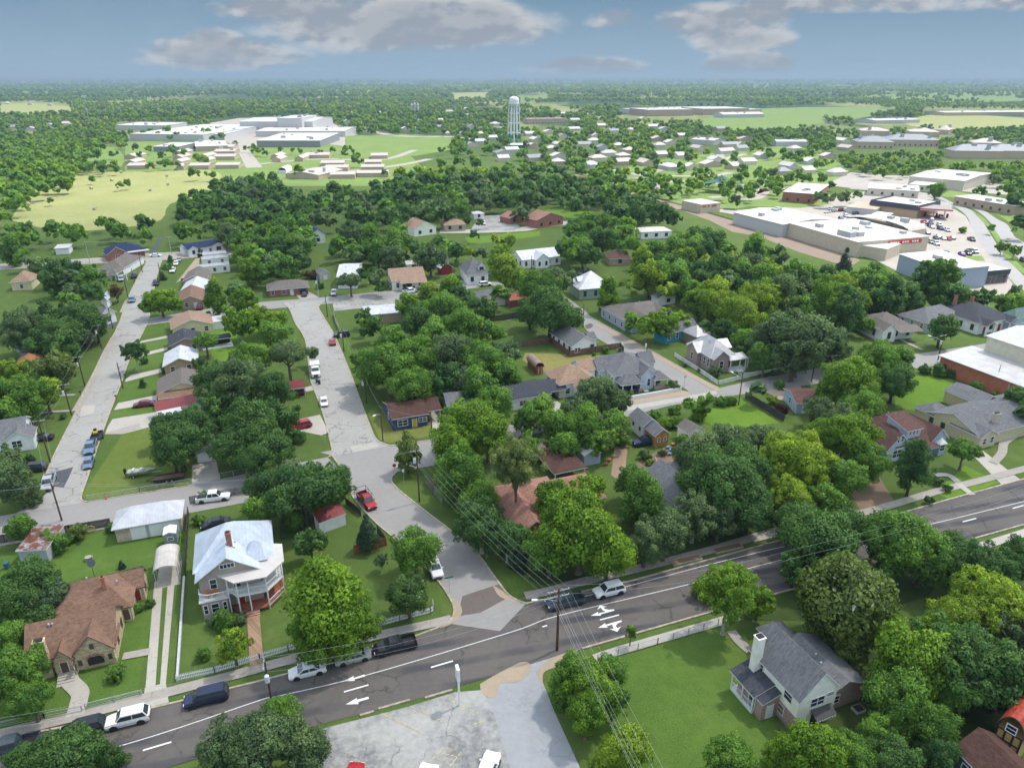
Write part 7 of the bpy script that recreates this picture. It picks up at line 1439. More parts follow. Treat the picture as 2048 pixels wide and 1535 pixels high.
for i, (x, y, dx, dy, lb) in enumerate(((1290,920,22,5,'long timber edging of the upper garden bed'),(1285,933,14,8,'leaning pale timber at the lower garden bed'),(1310,915,6,14,'short timber post lying across the garden bed'),(1350,893,10,3,'stack of red-brown boards behind the pots'))):
    a, b = P(x,y), P(x+dx,y+dy); mb = MB(); mb.beam((0,0,0),tuple(b-a),.2,.22); tag(mb.build('timber', plain('old_timber',(.30,.25,.2)), None, a), lb, 'timber')
for i, (x, y, lb) in enumerate(((600,1245,'white garden bench right of the porch house'),)):
    rt = empty('garden_bench', P(x,y), .9); tag(rt, lb, 'bench'); mb = MB(); mb.box(-.7,.7,-.2,.25,.4,.46); mb.build('seat', WHITE, rt); mb = MB(); mb.box(-.7,.7,.25,.31,.46,.9); mb.build('backrest', WHITE, rt); mb = MB(); mb.box(-.7,-.62,-.2,.3,0,.4); mb.box(.62,.7,-.2,.3,0,.4); mb.build('frame', WHITE, rt)
# ------------------------------------------------------------------ trees
from mathutils import noise as mnoise
RS = np.random.RandomState(12)
def leafmat(name, col, vari=.35, fl=None, gloss=.25):
    m, nt, n, l = newmat(name); g = G(nt)
    at = g.add('ShaderNodeAttribute', attribute_name='tint'); oi = g.add('ShaderNodeObjectInfo')
    f = g.math('ADD', g.math('MULTIPLY', at.outputs['Fac'], 1.0), g.math('MULTIPLY', g.math('SUBTRACT', oi.outputs['Random'], .5), .35), clamp=True)
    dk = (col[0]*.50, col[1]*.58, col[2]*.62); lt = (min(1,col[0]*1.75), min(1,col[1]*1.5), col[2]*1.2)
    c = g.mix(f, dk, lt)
    if fl: c = g.mix(g.math('GREATER_THAN', at.outputs['Fac'], .985), c, fl)
    d = g.add('ShaderNodeBsdfPrincipled'); g.set(d.inputs['Base Color'], c); d.inputs['Roughness'].default_value = .6; d.inputs['Specular IOR Level'].default_value = gloss
    t = g.add('ShaderNodeBsdfTranslucent'); g.set(t.inputs[0], g.mix(.5, c, (col[0]*1.8, col[1]*1.7, col[2]*.8)))
    mx = g.add('ShaderNodeMixShader'); mx.inputs[0].default_value = .38; l.new(d.outputs[0], mx.inputs[1]); l.new(t.outputs[0], mx.inputs[2])
    o = g.add('ShaderNodeOutputMaterial'); l.new(mx.outputs[0], o.inputs[0]); return m
LM = {'b': leafmat('pecan_leaves', (.15,.285,.024)), 'm': leafmat('elm_leaves', (.125,.26,.040)), 'd': leafmat('oak_leaves', (.082,.18,.047)), 'g': leafmat('live_oak_leaves', (.12,.20,.085)),
 'y': leafmat('yellow_green_leaves', (.21,.33,.03)), 'k': leafmat('magnolia_leaves', (.135,.205,.03), fl=(.55,.56,.48), gloss=.5), 'p': leafmat('pine_needles', (.21,.28,.085)), 'c': leafmat('fir_needles', (.06,.12,.07)),
 'r': leafmat('plum_leaves', (.06,.018,.022)), 'f': leafmat('flowering_leaves', (.085,.17,.04), fl=(.5,.46,.46)), 'o': leafmat('photinia_leaves', (.13,.10,.03))}
KW = {'b':'bright green','m':'mid green','d':'dark green','g':'grey-green','y':'yellow-green','k':'glossy olive','p':'feathery pale','c':'blue-green','r':'dark red','f':'white-flowering','o':'reddish'}
KN = {'b':'pecan','m':'elm','d':'oak','g':'live oak','y':'ash','k':'magnolia','p':'pine','c':'fir','r':'plum shrub','f':'crape myrtle','o':'shrub'}
NAME = {'b':'pecan_tree','m':'elm_tree','d':'oak_tree','g':'live_oak_tree','y':'ash_tree','k':'magnolia_tree','p':'pine_tree','c':'fir_tree','r':'plum_shrub','f':'crape_myrtle','o':'photinia_shrub'}
def cards(seed, nl, n, size, shape='round'):
    r = np.random.RandomState(seed)
    d = r.normal(size=(nl,3)); d /= np.linalg.norm(d, axis=1)[:,None]; rad = r.uniform(.30,.74,nl)[:,None]
    c = d*rad; lr = r.uniform(.22,.40,nl)*np.where(np.arange(nl) < nl*.3, 1.0, .55); c = c*np.where(np.arange(nl) < nl*.3, 1.0, 1.28)[:,None]
    if shape == 'round': c[:,2] = c[:,2]*.85
    elif shape == 'dome': c = d*r.uniform(.62,.72,nl)[:,None]; c[:,2] *= .95; lr = r.uniform(.24,.34,nl)
    elif shape == 'spread': c[:,2] = np.abs(c[:,2])*.55-.1; lr *= .85
    elif shape == 'tall': c[:,2] = c[:,2]*1.35; k = 1-.42*(c[:,2]+1)/2; c[:,0] *= k; c[:,1] *= k
    elif shape == 'cone':
        c[:,2] = r.uniform(-1,1.3,nl); k = (1.35-c[:,2])/2.5; a = r.uniform(0,6.28,nl); c[:,0] = np.cos(a)*k*.62; c[:,1] = np.sin(a)*k*.62; lr = .14+.22*k
    elif shape == 'tuft': lr *= .62; c *= 1.12; c[:,2] *= .9
    elif shape == 'airy': lr *= .70; c *= 1.18; c[:,2] *= .8
    lt = np.clip(r.normal(.42,.20,nl),0,1)
    pr = lr**2; pr /= pr.sum(); L = r.choice(nl, n, p=pr)
    v = r.normal(size=(n,3)); v[:,2] += .35; v /= np.linalg.norm(v, axis=1)[:,None]
    v2 = r.normal(size=(n,3))*.10
    pos = c[L] + v*(lr[L]*(1.0-np.abs(r.normal(0,.16,n))))[:,None] + v2*lr[L][:,None]*1.4
    nr = v + r.normal(size=(n,3))*.65; nr /= np.linalg.norm(nr, axis=1)[:,None]
    a = np.cross(nr, r.normal(size=(n,3))); a /= np.linalg.norm(a, axis=1)[:,None]; b = np.cross(nr, a)
    s = size*r.uniform(.55,1.35,n)[:,None]; e = r.uniform(.45,.8,n)[:,None]
    V = np.stack([pos - a*s, pos - b*s*e + nr*s*.18, pos + a*s, pos + b*s*e + nr*s*.18], axis=1).reshape(-1,3)
    cn = v*.6 + c[L]*.5/ np.maximum(.3, np.linalg.norm(c[L],axis=1))[:,None] + nr*.7; cn /= np.linalg.norm(cn, axis=1)[:,None]
    t = np.clip(lt[L] + r.normal(0,.19,n), 0, .97); t[r.rand(n) < .007] = 1.0
    return V.astype(np.float32), cn.astype(np.float32), t.astype(np.float32)
def meshfrom(name, V, N_, T, mats, fm=None):
    n = len(V)//4; me = bpy.data.meshes.new(name); me.vertices.add(len(V)); me.vertices.foreach_set('co', V.ravel())
    me.loops.add(n*4); me.loops.foreach_set('vertex_index', np.arange(n*4, dtype=np.int32)); me.polygons.add(n)
    me.polygons.foreach_set('loop_start', np.arange(0, n*4, 4, dtype=np.int32)); me.polygons.foreach_set('loop_total', np.full(n, 4, dtype=np.int32))
    for m in mats: me.materials.append(m)
    if fm is not None: me.polygons.foreach_set('material_index', fm)
    me.update(calc_edges=True)
    at = me.attributes.new('tint', 'FLOAT', 'FACE'); at.data.foreach_set('value', T)
    me.polygons.foreach_set('use_smooth', np.ones(n, dtype=bool))
    me.normals_split_custom_set_from_vertices(np.repeat(N_, 4, axis=0)); return me
def trunkmesh(seed, shape, mat):
    r = random.Random(seed); mb = MB(); n = 8 if shape != 'airy' else 13
    pts = [Vector((0,0,0)), Vector((r.uniform(-.04,.04), r.uniform(-.04,.04), .35)), Vector((r.uniform(-.07,.07), r.uniform(-.07,.07), .68))]
    rad = [.085,.062,.05]
    for i in range(2): mb.tube(pts[i], pts[i+1], rad[i], rad[i+1], 8, 0, False)
    mb.tube((0,0,-.02),(0,0,.05),.12,.085,8,0,False)
    top = pts[2]
    mb.tube(top, top + Vector((0,0,.6)), .048, .015, 6, 0, False)
    for i in range(n):
        a = 6.28*i/n + r.uniform(-.3,.3); s = top.lerp(pts[1], r.uniform(0,.5)); L = r.uniform(.42,.72)*(1.35 if shape == 'airy' else 1); m = s + Vector((math.cos(a)*L*.5, math.sin(a)*L*.5, r.uniform(.16,.34))); e = m + Vector((math.cos(a+r.uniform(-.4,.4))*L*.5, math.sin(a+r.uniform(-.4,.4))*L*.5, r.uniform(.10,.36)))
        mb.tube(s, m, .032, .02, 5, 0, False); mb.tube(m, e, .02, .007, 5, 0, False)
        e2 = m + Vector((math.cos(a+.8)*.25, math.sin(a+.8)*.25, r.uniform(.1,.3))); mb.tube(m, e2, .013, .005, 4, 0, False)
    me = mb.mesh('trunk', [mat]); me.polygons.foreach_set('use_smooth', [True]*len(me.polygons)); return me
_cm = {}
LOD = {0:(75,22000,.037), 1:(48,7500,.060), 2:(24,1900,.112)}
def crownmesh(kind, shape, lod, var):
    k = (kind, shape, lod, var)
    if k not in _cm:
        nl, n, s = LOD[lod]
        if shape in ('tuft','airy'): nl = int(nl*1.8)
        if kind in 'pc': n = int(n*1.2); s *= .75
        if kind == 'k': s *= 1.15
        V, N_, T = cards(hash((shape,)) % 1 + 100*lod + 17*var + ord(kind[0]), nl, n, s, shape); _cm[k] = meshfrom('crown', V, N_, T, [LM[kind]])
    return _cm[k]
_tm = {}
def solve(cx, cy, rpx, low=1.2, k=.95):
    z = 5.0
    for _ in range(6):
        p = P(cx, cy, z); R = rpx*proj(p)[2]/FPX; z = R*k + low
    return p, R, z
TREES = []   # (px_radius, cx, cy, kind, shape, pos, R, z, explicit label)
def T(cx, cy, rpx, kind, shape='round', label=None, low=None, k=.95, sz=1.0):
    small = rpx*1.0
    p, R, z = solve(cx, cy, rpx, 1.3 if low is None else low, k); TREES.append([rpx, cx, cy, kind, shape, Vector((p.x, p.y, 0)), R, z, label, sz])
# --- trees the photograph shows one by one
T(662,1215,100,'b','tall','huge bright green pecan tree in front of the two-storey porch house'); T(632,1270,62,'b','round','lower bright green pecan rising from the white picket fence'); T(715,1245,50,'b','round')
T(830,1098,52,'m','round','round leafy tree over the white suv on the curving street'); T(817,1186,48,'f','round','round white-flowering crape myrtle behind the street corner pickets'); T(735,1062,30,'c','cone','dark conical evergreen beside the dark fence panel')
T(762,1118,14,'g','airy','nearly bare small tree on the garden lawn'); T(606,975,82,'d','spread','broad dark oak at the cross street corner beside the red pickup'); T(540,975,52,'d','round'); T(665,965,48,'d'); T(643,985,42,'b','round','brighter green tree standing before the broad corner oak'); T(525,1022,38,'m'); T(620,1085,34,'d'); T(590,1040,26,'m')
T(1160,1060,92,'b','round','very large bright green tree reaching over the main road kerb'); T(1120,1010,58,'b'); T(1215,1105,56,'b','round','bright green tree hanging over the white suv'); T(1100,1100,52,'m'); T(1175,975,40,'b'); T(1033,925,62,'p','tuft','tall feathery pine with bare trunk above the salmon roof', k=2.3); T(1015,1075,44,'d','airy','dark scraggly tree under the pine beside the power lines'); T(1040,1120,30,'c','tall')
T(930,850,62,'b'); T(975,870,52,'b'); T(905,880,48,'b'); T(920,950,60,'m','tall'); T(955,1000,46,'m'); T(900,930,36,'b'); T(985,810,46,'m')
T(815,905,34,'k','tall','conical magnolia with white blooms at the street corner pole')
T(1290,1000,56,'m','tall'); T(1265,960,38,'m'); T(1330,1065,54,'g','round'); T(1390,1030,52,'g','airy','grey-green live oak with bare white branches above the kerb planters'); T(1290,1085,46,'g'); T(1440,960,86,'d'); T(1400,915,58,'g'); T(1480,930,60,'d'); T(1500,1010,58,'d'); T(1440,1035,44,'g'); T(1395,905,50,'g','spread'); T(1460,880,54,'g','spread'); T(1520,870,40,'g','spread')
T(1585,915,66,'y','airy'); T(1625,935,50,'y'); T(1580,990,46,'y','airy'); T(1700,880,62,'b'); T(1650,870,44,'b'); T(1740,925,44,'m'); T(1690,950,46,'m'); T(1650,1000,40,'m')
T(1640,1085,78,'d'); T(1600,1040,50,'d'); T(1590,1130,40,'d'); T(1700,1055,48,'d'); T(1830,925,46,'d','tall','dark green young oak on the pavement before the dormered house', k=1.4); T(1930,900,34,'m','spread'); T(1795,1080,70,'m'); T(1850,1110,62,'m'); T(1910,1110,58,'d'); T(1970,1130,56,'d'); T(2030,1120,52,'d'); T(1770,1120,40,'m')
T(1695,1205,100,'k','dome','large magnolia dotted with white blooms behind the cream two-storey house'); T(1705,1290,40,'k')
T(1990,1210,78,'y','airy','tall yellow-green tree with bare grey twigs at the right edge'); T(1920,1235,60,'y'); T(2040,1280,70,'g','airy'); T(1830,1320,88,'b'); T(1800,1400,72,'m'); T(1880,1270,50,'b'); T(1900,1370,60,'m'); T(1970,1330,58,'m'); T(1860,1440,56,'m'); T(1760,1470,46,'m'); T(2020,1370,50,'d'); T(1628,1502,72,'b','round','bright green tree in front of the cream two-storey house'); T(1560,1520,42,'b'); T(1700,1510,50,'m'); T(1455,1515,54,'m'); T(1790,1520,54,'d'); T(1880,1500,44,'d')
T(1458,1180,62,'b','airy','open bright green tree between the white path and the main road', k=1.5); T(1415,1175,32,'b','airy'); T(1515,1200,36,'b','airy')
T(1140,1350,50,'m','tall'); T(1185,1375,56,'b'); T(1215,1345,42,'m'); T(1175,1425,50,'b'); T(1225,1400,40,'m'); T(1130,1390,34,'m'); T(1255,1500,52,'y','round','yellow-green tree at the bottom edge under the power lines'); T(1215,1520,36,'y'); T(1262,1262,14,'b','tall','slim young tree in the verge by the turn arrows', k=1.4)
T(530,1480,84,'g','spread','wide grey-green live oak at the bottom edge beside the car park'); T(455,1490,56,'g','airy'); T(610,1500,56,'g'); T(560,1430,44,'m'); T(130,1510,76,'d','spread','dark oak at the bottom left covering the road edge'); T(60,1525,50,'d'); T(215,1520,42,'d')
T(30,1345,62,'m','round'); T(15,1280,42,'m'); T(60,1395,46,'m'); T(60,1165,58,'d'); T(20,1200,52,'d'); T(105,1190,40,'g'); T(95,1080,26,'m'); T(118,1085,26,'m'); T(40,1052,30,'m'); T(155,1065,22,'k','round'); T(232,1345,20,'m','airy'); T(80,1240,36,'d')
T(466,1290,36,'y','round','small yellow-green tree in the porch house front lawn'); T(448,1238,26,'m'); T(425,1243,14,'g','round','pale rounded bush left of the porch steps'); T(480,1238,16,'g','round','pale rounded bush right beside the porch steps'); T(404,1308,18,'m'); T(225,1052,14,'m'); T(243,1130,10,'c','cone'); T(300,1205,12,'d'); T(272,1215,14,'m'); T(398,1040,14,'m'); T(405,990,11,'m')
T(28,965,50,'g'); T(10,920,36,'g'); T(65,995,24,'g'); T(45,925,14,'d'); T(60,915,12,'d'); T(30,885,10,'o'); T(68,880,10,'m')
T(355,880,58,'d'); T(335,850,36,'d'); T(385,850,44,'d'); T(345,905,34,'d'); T(505,850,62,'d'); T(465,890,48,'d'); T(545,900,46,'d'); T(480,770,62,'g','airy'); T(440,760,50,'d'); T(540,780,50,'d'); T(500,720,42,'m'); T(560,830,40,'d'); T(520,920,42,'d'); T(430,815,40,'d'); T(590,870,22,'d')
T(575,705,42,'g','spread','spreading oak leaning over the cracked street above the work truck', k=1.3); T(615,705,22,'g','airy'); T(550,670,34,'m'); T(545,640,30,'b'); T(520,635,30,'y','round'); T(480,645,34,'b','airy','open bright green tree on the lawn behind the row of houses'); T(455,625,18,'m'); T(410,680,28,'m','spread','small spreading tree over the dark side porch'); T(268,700,24,'d','airy','windswept dark tree at the kerb of the left street', k=1.5); T(288,720,10,'d'); T(285,768,10,'d','tall'); T(400,728,20,'d','round','clipped dark evergreen dome beside the white-roofed row house'); T(332,738,10,'d'); T(320,598,32,'b','round'); T(345,610,20,'b'); T(300,612,20,'b'); T(408,602,12,'d')
T(232,583,16,'o','round','reddish clipped hedge bush beside the left street'); T(330,535,14,'d','tall'); T(325,553,10,'d','tall'); T(340,520,9,'d','tall'); T(400,508,9,'c','cone')
T(45,660,48,'g','airy'); T(110,665,44,'d'); T(85,690,34,'d'); T(160,640,46,'d'); T(120,690,38,'d'); T(190,650,30,'d'); T(145,705,20,'d'); T(110,735,40,'k','round','magnolia with scattered pale blooms beside the orange-brown roof'); T(85,755,22,'m'); T(90,785,34,'y','round'); T(35,790,50,'m','airy'); T(20,745,34,'y','airy'); T(10,830,36,'m'); T(60,815,30,'m'); T(145,715,14,'d'); T(125,832,9,'d'); T(60,740,22,'d')
T(775,735,58,'m'); T(735,730,38,'m'); T(820,770,46,'m'); T(840,715,50,'m'); T(905,710,52,'g'); T(960,725,50,'m'); T(890,760,40,'d'); T(1000,710,40,'g'); T(1015,750,34,'m'); T(780,685,40,'m'); T(745,655,28,'d'); T(725,632,20,'d'); T(728,650,16,'y'); T(960,770,40,'m'); T(925,760,34,'g')
T(840,640,42,'d'); T(880,620,48,'m'); T(920,650,46,'m'); T(870,670,38,'m'); T(960,620,36,'d'); T(905,580,34,'b'); T(950,665,40,'m'); T(990,660,28,'m'); T(860,590,30,'y'); T(920,600,34,'d'); T(820,610,30,'b')
T(1100,620,56,'d','round','large dark green oak above the fenced white bungalow'); T(1060,620,34,'d'); T(1140,640,30,'d'); T(1080,575,44,'m'); T(1110,560,40,'g'); T(1010,540,38,'y','round'); T(1040,560,30,'y'); T(1000,590,26,'m'); T(1160,510,26,'b'); T(1145,490,28,'m'); T(1215,590,32,'b','tall'); T(1300,555,40,'y','round','spreading yellow-green tree above the sprawling brown roof'); T(1265,570,28,'y'); T(1330,580,26,'y'); T(1285,620,0.1,'m')
T(1262,640,26,'m'); T(1325,645,34,'b','airy'); T(1290,655,28,'b','airy'); T(1365,640,24,'b'); T(1440,610,44,'y'); T(1480,630,48,'y','round'); T(1400,600,40,'b'); T(1450,660,30,'d'); T(1520,600,46,'y','airy'); T(1560,590,40,'b'); T(1410,655,20,'d')
T(1600,670,84,'g','spread','enormous grey-green live oak behind the seam-roofed picket house'); T(1545,680,48,'g'); T(1660,690,44,'g'); T(1530,715,34,'m'); T(1590,710,50,'g'); T(1500,695,28,'d'); T(1490,680,30,'m')
T(1700,765,60,'b','round'); T(1750,720,46,'m'); T(1790,760,42,'d'); T(1660,790,36,'b'); T(1720,810,44,'m'); T(1640,820,34,'g'); T(1680,835,40,'g'); T(1800,720,32,'m'); T(1770,700,26,'m'); T(1885,655,36,'d','round','round dark tree beside the pole with the orange can'); T(1730,650,20,'b'); T(1780,640,0.1,'b')
T(1195,795,48,'g'); T(1235,800,32,'g'); T(1155,822,36,'g','airy'); T(1170,850,48,'m'); T(1115,850,40,'m'); T(1080,820,34,'m'); T(1225,850,38,'m','airy'); T(1200,880,34,'m','airy'); T(1130,890,34,'m'); T(1188,778,32,'g'); T(1055,840,34,'m'); T(1060,880,28,'m'); T(1245,880,18,'m')
T(1380,812,22,'m'); T(1350,820,14,'m'); T(1415,808,22,'m'); T(1440,803,14,'m'); T(1460,800,14,'m'); T(1330,845,18,'b'); T(1310,830,14,'m'); T(1350,845,16,'m'); T(1400,825,20,'b'); T(1515,780,24,'g','airy'); T(1560,768,14,'m'); T(1545,800,12,'y'); T(1562,820,16,'r','round','dark red plum shrub beside the weathered board fence'); T(1290,910,14,'g'); T(1325,905,10,'g'); T(1300,925,10,'y'); T(1350,760,0.1,'m'); T(1350,900,10,'d'); T(1365,880,16,'m'); T(1395,880,14,'m')
T(1430,743,16,'g','round','low bluish bush inside the corner of the picket fence'); T(1347,770,13,'g','round','round bluish bush before the pale blue double-porch house'); T(1262,785,6,'y'); T(1212,700,9,'m'); T(1188,708,5,'m'); T(1370,730,5,'d'); T(1400,740,6,'d')
T(1960,880,11,'y','round','clipped yellow-green bush beside the ranch house path'); T(1930,880,8,'d'); T(1875,960,14,'d','spread'); T(1895,975,12,'d','spread'); T(1860,1000,14,'d','spread'); T(2035,800,34,'d'); T(2048,830,26,'d'); T(1880,740,18,'d'); T(1850,738,14,'d'); T(1950,775,16,'m'); T(1905,748,12,'d'); T(1990,790,10,'m'); T(1925,722,0.1,'m')
T(857,1240,0.1,'m'); T(690,600,0.1,'m'); T(760,560,24,'g','spread'); T(700,560,28,'g','spread','spreading grey-green tree before the tall white-roofed house'); T(735,545,20,'d'); T(765,575,16,'d'); T(620,548,14,'o'); T(810,573,8,'m'); T(830,570,9,'m'); T(640,570,10,'d'); T(540,590,0.1,'m'); T(515,575,0.1,'m'); T(705,512,22,'g'); T(750,500,26,'d'); T(860,515,34,'g','round'); T(895,500,24,'b'); T(925,500,22,'y'); T(960,505,16,'g','airy'); T(1005,480,26,'y'); T(1000,515,32,'b'); T(950,470,12,'d'); T(935,440,9,'d'); T(958,445,10,'d')
T(1045,425,22,'g'); T(1075,400,24,'g'); T(1040,400,20,'d'); T(1120,392,12,'y','round','lone tan-green tree on the lawn beyond the red brick lane house'); T(1030,432,10,'d')
T(1690,525,22,'c','cone','dark blue-green fir tree behind the supermarket'); T(1780,545,0.1,'d'); T(1880,545,40,'m','airy','tall dark tree before the blue-grey steel building', k=1.7); T(1850,575,38,'d'); T(1900,590,38,'d'); T(1820,590,34,'d'); T(1750,540,26,'d'); T(1730,560,30,'m'); T(1700,560,28,'b'); T(2020,610,30,'m'); T(1980,600,26,'d'); T(2040,590,24,'g','airy'); T(1950,600,24,'d')
T(1925,460,9,'b'); T(2005,492,13,'b','airy','group of pale young trees between the highway lanes'); T(2030,500,13,'b','airy','second pale young tree between the highway lanes'); T(1985,455,10,'m'); T(2040,400,24,'d'); T(2042,450,26,'d'); T(1835,395,0.1,'m'); T(1872,380,18,'m','round','full green tree beside the dark mansard restaurant'); T(1600,400,0.1,'m'); T(1660,395,18,'g','spread'); T(1690,392,18,'g','spread'); T(1640,392,15,'g','spread'); T(1715,390,12,'m'); T(1960,380,14,'m'); T(2010,378,20,'m'); T(2040,372,22,'m')
for a in ((228,262,9,'m'),(245,268,9,'d'),(262,266,9,'b'),(300,264,9,'m'),(318,270,8,'b'),(338,274,8,'m'),(372,270,8,'b'),(392,268,9,'m'),(425,275,7,'m'),(438,260,8,'b'),(470,285,6,'m'),(490,296,6,'b'),(505,302,6,'m'),(560,298,7,'m'),(585,300,7,'b'),(600,302,7,'m'),(640,303,7,'d'),(665,300,8,'b'),(690,306,8,'m'),(705,302,6,'m'),(185,357,9,'m'),(237,370,9,'m'),(253,366,10,'m'),(112,381,8,'m'),(100,400,8,'d'),(243,350,0.1,'m'),(222,331,0.1,'m'),(165,332,10,'d'),(178,335,9,'d'),(205,338,12,'d'),(230,338,10,'d'),(228,307,10,'b'),(390,345,14,'m'),(420,348,12,'m'),(597,340,14,'b'),(716,318,14,'m'),(770,345,8,'d'),(728,348,6,'m'),(800,350,20,'y'),(840,348,20,'y'),(870,345,20,'y'),(900,345,18,'b'),(930,348,18,'y'),(960,350,18,'y'),(990,345,16,'b'),(1020,352,16,'y'),(1050,355,14,'b'),(880,325,14,'m'),(920,322,14,'m'),(950,325,16,'m'),(300,330,10,'b'),(335,325,12,'b'),(322,310,10,'m'),(356,330,8,'d'),(345,300,12,'m'),(367,305,10,'b'),(280,310,8,'b'),(395,317,12,'b'),(410,320,10,'b'),(520,300,10,'b'),(530,305,7,'m'),(335,262,12,'m'),(352,270,10,'m'),(285,268,9,'m'),(413,262,12,'b'),(445,270,9,'b')): T(*a)
NEXP = len(TREES)
for t_ in TREES: t_.append(True)
# --- woods: crowns packed inside outlines read from the photograph
def inpoly(x, y, pl):
    c = False; j = len(pl)-1
    for i in range(len(pl)):
        xi, yi = pl[i]; xj, yj = pl[j]
        if (yi > y) != (yj > y) and x < (xj-xi)*(y-yi)/(yj-yi)+xi: c = not c
        j = i
    return c
def mpp(y): return H/(FPX*st+(y-CY)*ct)
ROADS = [crossU+crossL, leftR+leftL, nwL+nwR]
def wood(pl, R, kinds, dens=1.0, sp=1.15, seed=1, keep=True):
    r = random.Random(seed); xs = [p[0] for p in pl]; ys = [p[1] for p in pl]; y = min(ys)
    while y < max(ys):
        rp = R/mpp(y+R*.9/mpp(y)*.8); x = min(xs) - rp*r.random()
        while x < max(xs):
            px, py = x + r.uniform(-.4,.4)*rp, y + r.uniform(-.3,.3)*rp
            if inpoly(px, py, pl) and r.random() < dens and not (keep and any(k[0] < px < k[2] and k[1] < py < k[3] + rp*.8 for k in KEEP)) and not any(inpoly(px, py+rp*.7, q) for q in ROADS):
                T(px, py, rp*r.uniform(.75,1.2), r.choice(kinds), r.choice(['round','round','airy','tall']))
            x += rp*sp*r.uniform(.85,1.25)
        y += rp*sp*.62
wood([(340,432),(360,402),(430,374),(520,352),(640,362),(800,352),(1000,345),(1180,368),(1270,392),(1340,412),(1385,440),(1330,450),(1270,440),(1180,412),(1060,402),(1000,412),(950,418),(880,430),(850,432),(820,450),(650,445),(600,440),(500,440),(440,445)], 6.2, 'dddmdgd', seed=2, sp=1.05)
wood([(425,470),(520,445),(600,440),(660,450),(820,462),(900,475),(925,500),(900,530),(855,515),(770,515),(730,510),(660,512),(640,525),(600,530),(560,545),(500,552),(440,530)], 5.8, 'ddmdmmbg', seed=3, sp=1.0)
wood([(1030,470),(1090,452),(1200,432),(1300,448),(1400,470),(1480,490),(1600,520),(1690,560),(1800,590),(1860,600),(1830,612),(1720,622),(1640,630),(1560,600),(1480,600),(1400,600),(1340,555),(1280,550),(1200,530),(1120,510),(1100,490)], 6.0, 'dmmbmdgyd', seed=4, sp=1.02)
wood([(0,300),(60,285),(150,275),(215,290),(170,330),(150,360),(100,380),(60,398),(30,430),(0,440)], 6, 'bmmbm', seed=5, sp=1.25)
wood([(0,470),(60,450),(110,445),(160,440),(290,430),(312,455),(300,475),(200,478),(180,500),(120,490),(95,520),(0,525)], 5.5, 'dmdmm', dens=.5, seed=6)
wood([(0,560),(90,520),(150,530),(190,545),(225,580),(228,640),(150,665),(0,690)], 5.6, 'ddmmdg', seed=7, dens=.9)
wood([(420,560),(520,560),(520,600),(430,610)], 4.5, 'mdb', dens=.35, seed=8)
wood([(335,440),(430,452),(440,520),(430,560),(390,480),(345,470)], 5.2, 'mdm', dens=.6, seed=9)
wood([(1190,352),(1290,388),(1400,420),(1540,462),(1540,448),(1400,408),(1300,376),(1200,345)], 4, 'ybmb', dens=.5, seed=10)
wood([(1480,470),(1650,500),(1790,540),(1790,570),(1640,530),(1480,490)], 5.2, 'bmmby', dens=.9, seed=11)
wood([(960,1160),(1010,1100),(1000,1040),(940,1020),(925,1040)], 4, 'dm', dens=.6, seed=13)
wood([(2048,1480),(1900,1400),(1870,1300),(2048,1290)], 5, 'mdm', dens=.5, seed=14)
wood([(1240,1080),(1500,1020),(1560,960),(1400,920),(1230,1000)], 5, 'dgm', dens=.35, seed=15)
wood([(1930,560),(2048,600),(2080,700),(2030,640),(1990,590)], 5, 'md', dens=.8, seed=16)
# --- far country: packed by rows, thinned by noise and kept off the fields, roads and roofs
CLEAR = [[(20,440),(60,388),(160,343),(240,340),(330,338),(430,337),(450,362),(420,388),(340,408),(322,444),(240,460),(120,466),(0,460)],[(138,328),(150,298),(232,289),(256,318),(242,336),(190,334)],[(452,246),(462,270),(470,290),(492,338),(525,337),(498,300),(478,272),(470,244)],[(690,268),(905,268),(900,300),(830,312),(760,310),(690,296)],[(420,240),(480,232),(640,232),(700,262),(745,284),(690,292),(500,296),(425,270)],[(1400,250),(1430,220),(1550,214),(1640,232),(1650,246),(1560,262),(1460,262)],[(1510,218),(1620,212),(1740,212),(1800,222),(1700,240),(1600,238)],[(1560,400),(1700,376),(1850,388),(2100,440),(2100,700),(1990,600),(1720,505),(1540,430)],[(1375,415),(1470,420),(1600,416),(1600,446),(1530,440),(1440,424)],[(1500,395),(1590,386),(1665,405),(1600,416),(1480,412)],[(1800,240),(1870,228),(1960,230),(2100,240),(2100,256),(1900,262),(1820,252)],[(0,206),(60,204),(150,212),(140,226),(0,232)],[(1700,348),(1860,356),(2048,374),(2048,392),(1860,380),(1700,378)],[(690,252),(745,260),(800,270),(900,270),(960,280),(800,278)],[(1035,190),(1095,188),(1095,201),(1040,203)],[(900,184),(980,183),(975,199),(905,199)]]
SP = [[(1160,350),(1330,316),(1480,300),(1560,292),(1640,300),(1700,340),(1640,392),(1470,418),(1284,388)],[(250,285),(470,275),(800,290),(840,330),(800,374),(560,374),(420,362),(250,345)],[(1720,190),(2100,184),(2100,201),(1780,202)]]
TOWN = [(800,240),(1300,230),(1560,260),(1560,330),(1150,350),(900,300)]
far_rows = []; r = random.Random(77); y = 156.5
